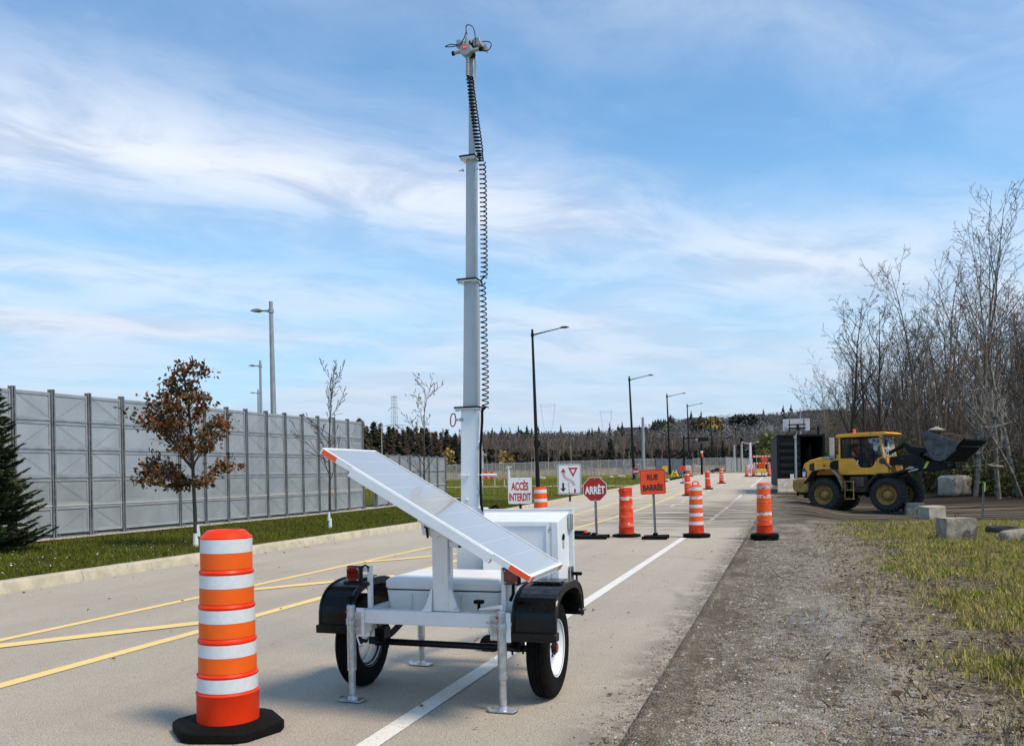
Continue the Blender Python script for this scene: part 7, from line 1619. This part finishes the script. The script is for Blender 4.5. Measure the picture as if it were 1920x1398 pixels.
# hilltop buildings
def building(label, px0, px1, py0, py1, d, m, rows, cols, roofh=1.2):
    a, c = at(px0, py1, d), at(px1, py1, d); hgt = (py1-py0)*d/1610; ang = atan2(c[1]-a[1], c[0]-a[0]); L = hypot(c[0]-a[0], c[1]-a[1]); zb = min(a[2], c[2])-4
    t = thing('apartment_building', label, 'building', (a[0], a[1], zb), ang); z0 = a[2]-zb; H_ = hgt+z0
    b = MB(); b.box(0, L, 0, 14, 0, H_); wl = b.build('wall', m, t, smooth=0); b = MB(); b.box(-.4, L+.4, -.4, 14.4, H_+.01, H_+roofh); b.build('roof', 'roof', t, smooth=0)
    for r in range(rows):
        for k in range(cols):
            x = L*(k+.3)/cols; z = z0+(hgt)*(r+.25)/rows; b = MB(); b.box(x, x+L/cols*.4, -.06, -.01, z, z+hgt/rows*.5); b.build('window', 'glass', t, smooth=0)
building('long low dark apartment block on the hill crest behind the far lamps', 1292, 1356, 786, 793, 600, 'bldg', 1, 12)
building('long grey building on the hill crest left of the container', 1376, 1500, 783, 793, 600, 'bldg', 2, 20)
building('small raised block standing on the hill crest building', 1424, 1432, 778, 784, 606, 'bldg', 1, 2, .8)
building('low pale building on the skyline between the pylon and second lamp', 1164, 1212, 805, 811, 520, 'bldw', 1, 10)
building('grey building at the right end of the hill crest behind the container', 1510, 1570, 772, 782, 600, 'bldg', 2, 9)

# ------------------------------------------------------------------ grass, gravel, litter
def fast_mesh(name, V, m, nper, label, cat):
    me = bpy.data.meshes.new(name); nv = len(V); nf = nv//nper
    me.vertices.add(nv); me.vertices.foreach_set('co', V.astype(np.float32).ravel()); me.loops.add(nf*nper); me.loops.foreach_set('vertex_index', np.arange(nv, dtype=np.int32)); me.polygons.add(nf)
    me.polygons.foreach_set('loop_start', np.arange(0, nv, nper, dtype=np.int32)); me.update(calc_edges=True); me.validate(); me.materials.append(M[m]); o = bpy.data.objects.new(name, me); COL.objects.link(o); o['kind'] = 'stuff'; o['label'] = label; o['category'] = cat; return o
def blades(name, P, H_, W_, m, label, lean=.5, cat='grass'):
    R_ = np.random.RandomState(4); n = len(P); a = R_.rand(n)*6.283; w_ = W_*(.6+.8*R_.rand(n)); h = H_*(.45+1.0*R_.rand(n)); l = lean*h*(.2+R_.rand(n)); b_ = R_.rand(n)*6.283
    dx_, dy_ = np.cos(a)*w_, np.sin(a)*w_; lx, ly = np.cos(b_)*l, np.sin(b_)*l
    v0 = np.stack([P[:, 0]-dx_, P[:, 1]-dy_, P[:, 2]-.01], 1); v1 = np.stack([P[:, 0]+dx_, P[:, 1]+dy_, P[:, 2]-.01], 1)
    v2 = np.stack([P[:, 0]+dx_*.7+lx*.4, P[:, 1]+dy_*.7+ly*.4, P[:, 2]+h*.6], 1); v3 = np.stack([P[:, 0]-dx_*.7+lx*.4, P[:, 1]-dy_*.7+ly*.4, P[:, 2]+h*.6], 1); v4 = np.stack([P[:, 0]+lx, P[:, 1]+ly, P[:, 2]+h], 1)
    V = np.stack([v0, v1, v2, v4, v3], 1).reshape(-1, 3); return fast_mesh(name, V, m, 5, label, cat)
R_ = np.random.RandomState(11)
# rough grass on the right: clumped
pts = []
def dens(u, v):
    k = mn.noise((u*.9, v*.9, 1))*1.25+mn.noise((u*2.6, v*2.6, 2))*.8
    e = sm((u-1.05-.35*mn.noise((v*.8, 0, 4)))/1.0); e *= 1-sm((v-24.5-(1.2*mn.noise((u*.6, 3, 1))))/2)
    patch = sm((hypot((u-2.6)/1.1, (v-7.4)/.9)-.5)/.6)
    return e*(.34+1.3*k+.35*sm((u-1.6)/1.5)+.35*sm((v-10)/6))*patch
while len(pts) < 175000:
    v = 4+21.5*R_.rand()**1.25; mx = 1.0+v*.62+1.0; u = .8+(mx-.8)*R_.rand()
    if R_.rand() < dens(u, v)*(1.25-.5*v/26): 
        for _ in range(3):
            uu, vv_ = u+R_.randn()*.045, v+R_.randn()*.045; pts.append((uu, vv_, gz(uu, vv_)))
P = np.array(pts); o = blades('rough_grass', P, .072, .0055, 'rough', 'rough green and straw coloured grass right of the gravel', .7)
pts = []
for _ in range(60000):
    v = 4+20*R_.rand()**1.4; u = -.2+4.6*R_.rand()
    if R_.rand() < .55*sm((u+.1)/1.3)*max(0, .3+mn.noise((u*2, v*2, 8))*1.6): pts.append((u, v, gz(u, v)))
P = np.array(pts); blades('dry_tufts', P, .055, .0042, 'drygrass', 'sparse dry grass tufts creeping over the gravel', 1.2)
# verge grass
pts = []
for _ in range(62000):
    v = 7+30*R_.rand()**1.2; u = -9.99-4.9*R_.rand(); pts.append((u, v, vz(u, v)))
blades('verge_grass', np.array(pts), .06, .006, 'blade', 'short mown green grass of the verge along the kerb', .6)
pts = []
for _ in range(26000):
    v = 42+40*R_.rand()**1.3; u = -10.0-30*R_.rand(); pts.append((u, v, vz(u, v)))
blades('field_grass', np.array(pts), .07, .022, 'bladef', 'short light green grass of the open field', .6)
# little white clover heads and dead leaves on the verge
def scatter_quads(name, pts, s, m, label, cat):
    R2 = np.random.RandomState(3); n = len(pts); P = np.array(pts); a = R2.rand(n)*6.28; ss = s*(.5+R2.rand(n)); t = R2.randn(n)*.3
    V = np.stack([P+np.stack([np.cos(a+k*1.571)*ss*(1 if k % 2 else .6), np.sin(a+k*1.571)*ss*(1 if k % 2 else .6), .012+ss*t*(1 if k == 0 else -.3)], 1) for k in range(4)], 1).reshape(-1, 3); return fast_mesh(name, V, m, 4, label, cat)
pts = []
for _ in range(240): v = 8+7*R_.rand(); u = -10.1-3.2*R_.rand(); pts.append((u, v, vz(u, v)+.05))
scatter_quads('clover_heads', pts, .014, 'signw', 'small white clover heads dotted over the verge', 'clover')
pts = []
for _ in range(700): v = 6+22*R_.rand(); u = -10.1-4.5*R_.rand(); pts.append((u, v, vz(u, v)+.03))
scatter_quads('fallen_leaves', pts, .03, 'litter', 'brown fallen leaves on the mown verge', 'leaves')
pts = []
for _ in range(150): v = 3.5+16*R_.rand(); u = -9.6+8.6*R_.rand(); pts.append((u, v, hz(u, v)+.002))
for _ in range(120): v = 3.5+30*R_.rand(); u = -9.6+.5*R_.rand()**2; pts.append((u, v, hz(u, v)+.002))
scatter_quads('road_litter', pts, .018, 'litter', 'small dead leaves and crumbs on the asphalt', 'leaves')
# gravel: real stones, small low polyhedra
pts = []; n = 75000
v = 3.9+15*R_.rand(n)**1.7; u = -.80+3.4*R_.rand(n)**1.1
octv = np.array([(1, 0, 0), (0, 1, 0), (-1, 0, 0), (0, -1, 0), (0, 0, .8), (0, 0, -.5)], dtype=np.float32); octf = [(0, 1, 4), (1, 2, 4), (2, 3, 4), (3, 0, 4)]
P = np.array([(a, b_, gz(a, b_)) for a, b_ in zip(u, v)]); s_ = (.003+.011*R_.rand(n)**4.2)*(1+.03*v); a = R_.rand(n)*6.28; el = .6+.5*R_.rand(n)
tri = []
for f in octf:
    for k in f:
        o3 = octv[k]; X = o3[0]*np.cos(a)*el-o3[1]*np.sin(a); Y = o3[0]*np.sin(a)*el+o3[1]*np.cos(a); tri.append(np.stack([P[:, 0]+X*s_, P[:, 1]+Y*s_, P[:, 2]+o3[2]*s_*.8+.001], 1))
V = np.stack(tri, 1).reshape(-1, 3)
m_, t_, b_ = pmat('loose_stones'); vo = t_.new('ShaderNodeTexVoronoi'); vo.inputs['Scale'].default_value = 22; t_.put(vo.inputs['Vector'], t_.geo); hs = t_.new('ShaderNodeSeparateColor'); t_.put(hs.inputs[0], vo.outputs['Color'])
t_.put(b_.inputs['Base Color'], t_.ramp(hs.outputs[0], [(0, (.045, .034, .022)), (.3, (.13, .10, .068)), (.6, (.25, .21, .155)), (.87, (.34, .30, .24)), (1, (.50, .47, .42))])); b_.inputs['Roughness'].default_value = .9; M['stones'] = m_
fast_mesh('gravel', V, 'stones', 3, 'loose grey brown gravel stones of the road shoulder', 'gravel')
pts = []
n2 = 5200; v2 = 3.9+22*R_.rand(n2)**1.8; u2 = -.84-np.abs(R_.randn(n2))*.10-(R_.rand(n2) < .06)*R_.rand(n2)*1.2; P2 = np.array([(a_, c_, hz(a_, c_)) for a_, c_ in zip(u2, v2)]); s2 = (.003+.007*R_.rand(n2)**2.5)*(1+.03*v2); a2 = R_.rand(n2)*6.28; tri = []
for f in octf:
    for k in f:
        o3 = octv[k]; tri.append(np.stack([P2[:, 0]+(o3[0]*np.cos(a2)-o3[1]*np.sin(a2))*s2, P2[:, 1]+(o3[0]*np.sin(a2)+o3[1]*np.cos(a2))*s2, P2[:, 2]+o3[2]*s2*.8+.001], 1))
fast_mesh('loose_gravel', np.stack(tri, 1).reshape(-1, 3), 'stones', 3, 'stray gravel spilled along the asphalt edge', 'gravel')
pts = []
for _ in range(45): v = 5+14*R_.rand(); u = .8+3*R_.rand(); pts.append((u, v, gz(u, v)+.02))
scatter_quads('litter_scraps', pts, .016, 'signw', 'tiny pale scraps of litter in the roadside grass', 'litter')
pts = []
for _ in range(5200): v = 4+20*R_.rand(); u = .6+5*R_.rand()*(.3+v/25); pts.append((u, v, gz(u, v)+.012))
scatter_quads('leaf_litter', pts, .027, 'litter', 'brown leaf litter lying in the roadside grass', 'leaves')
# weeds: small reddish plants standing in the grass
for i, (px, py, lb, m_, nn) in enumerate(((1880, 1215, 'low weed with yellow and orange leaves at the right edge of the gravel', 'dryleaf', 60), (1850, 1080, 'dead branching dark weed stalk in the grass below the near block', 'bark', 0), (1905, 1390, 'green and red weed tuft in the bottom right corner', 'dryleaf', 50), (1900, 1268, 'thin dead brown stalks at the right edge', 'bark', 0))):
    p = g(px, py); p.z = gz(p.x, p.y); t = thing('weed', lb, 'plant', p, i); b = MB(); r2 = random.Random(i); tp_ = []
    for k in range(7): tp_1 = []; grow_branch(b, r2, Vector((r2.gauss(0, .03), r2.gauss(0, .03), -.01)), Vector((r2.gauss(0, .35), r2.gauss(0, .35), 1)), r2.uniform(.10, .22)*(1.3 if nn == 0 else 1), .003, 1, 2, dict(BP, rmin=.0012), tp_, (4, 4, 3, 3))
    b.build('stalks', 'bark' if nn == 0 else 'barkb', t, smooth=0)
    if nn: b = MB(); leaves(b, r2, tp_, nn, .02, .014); b.build('leaves', m_, t, smooth=0)
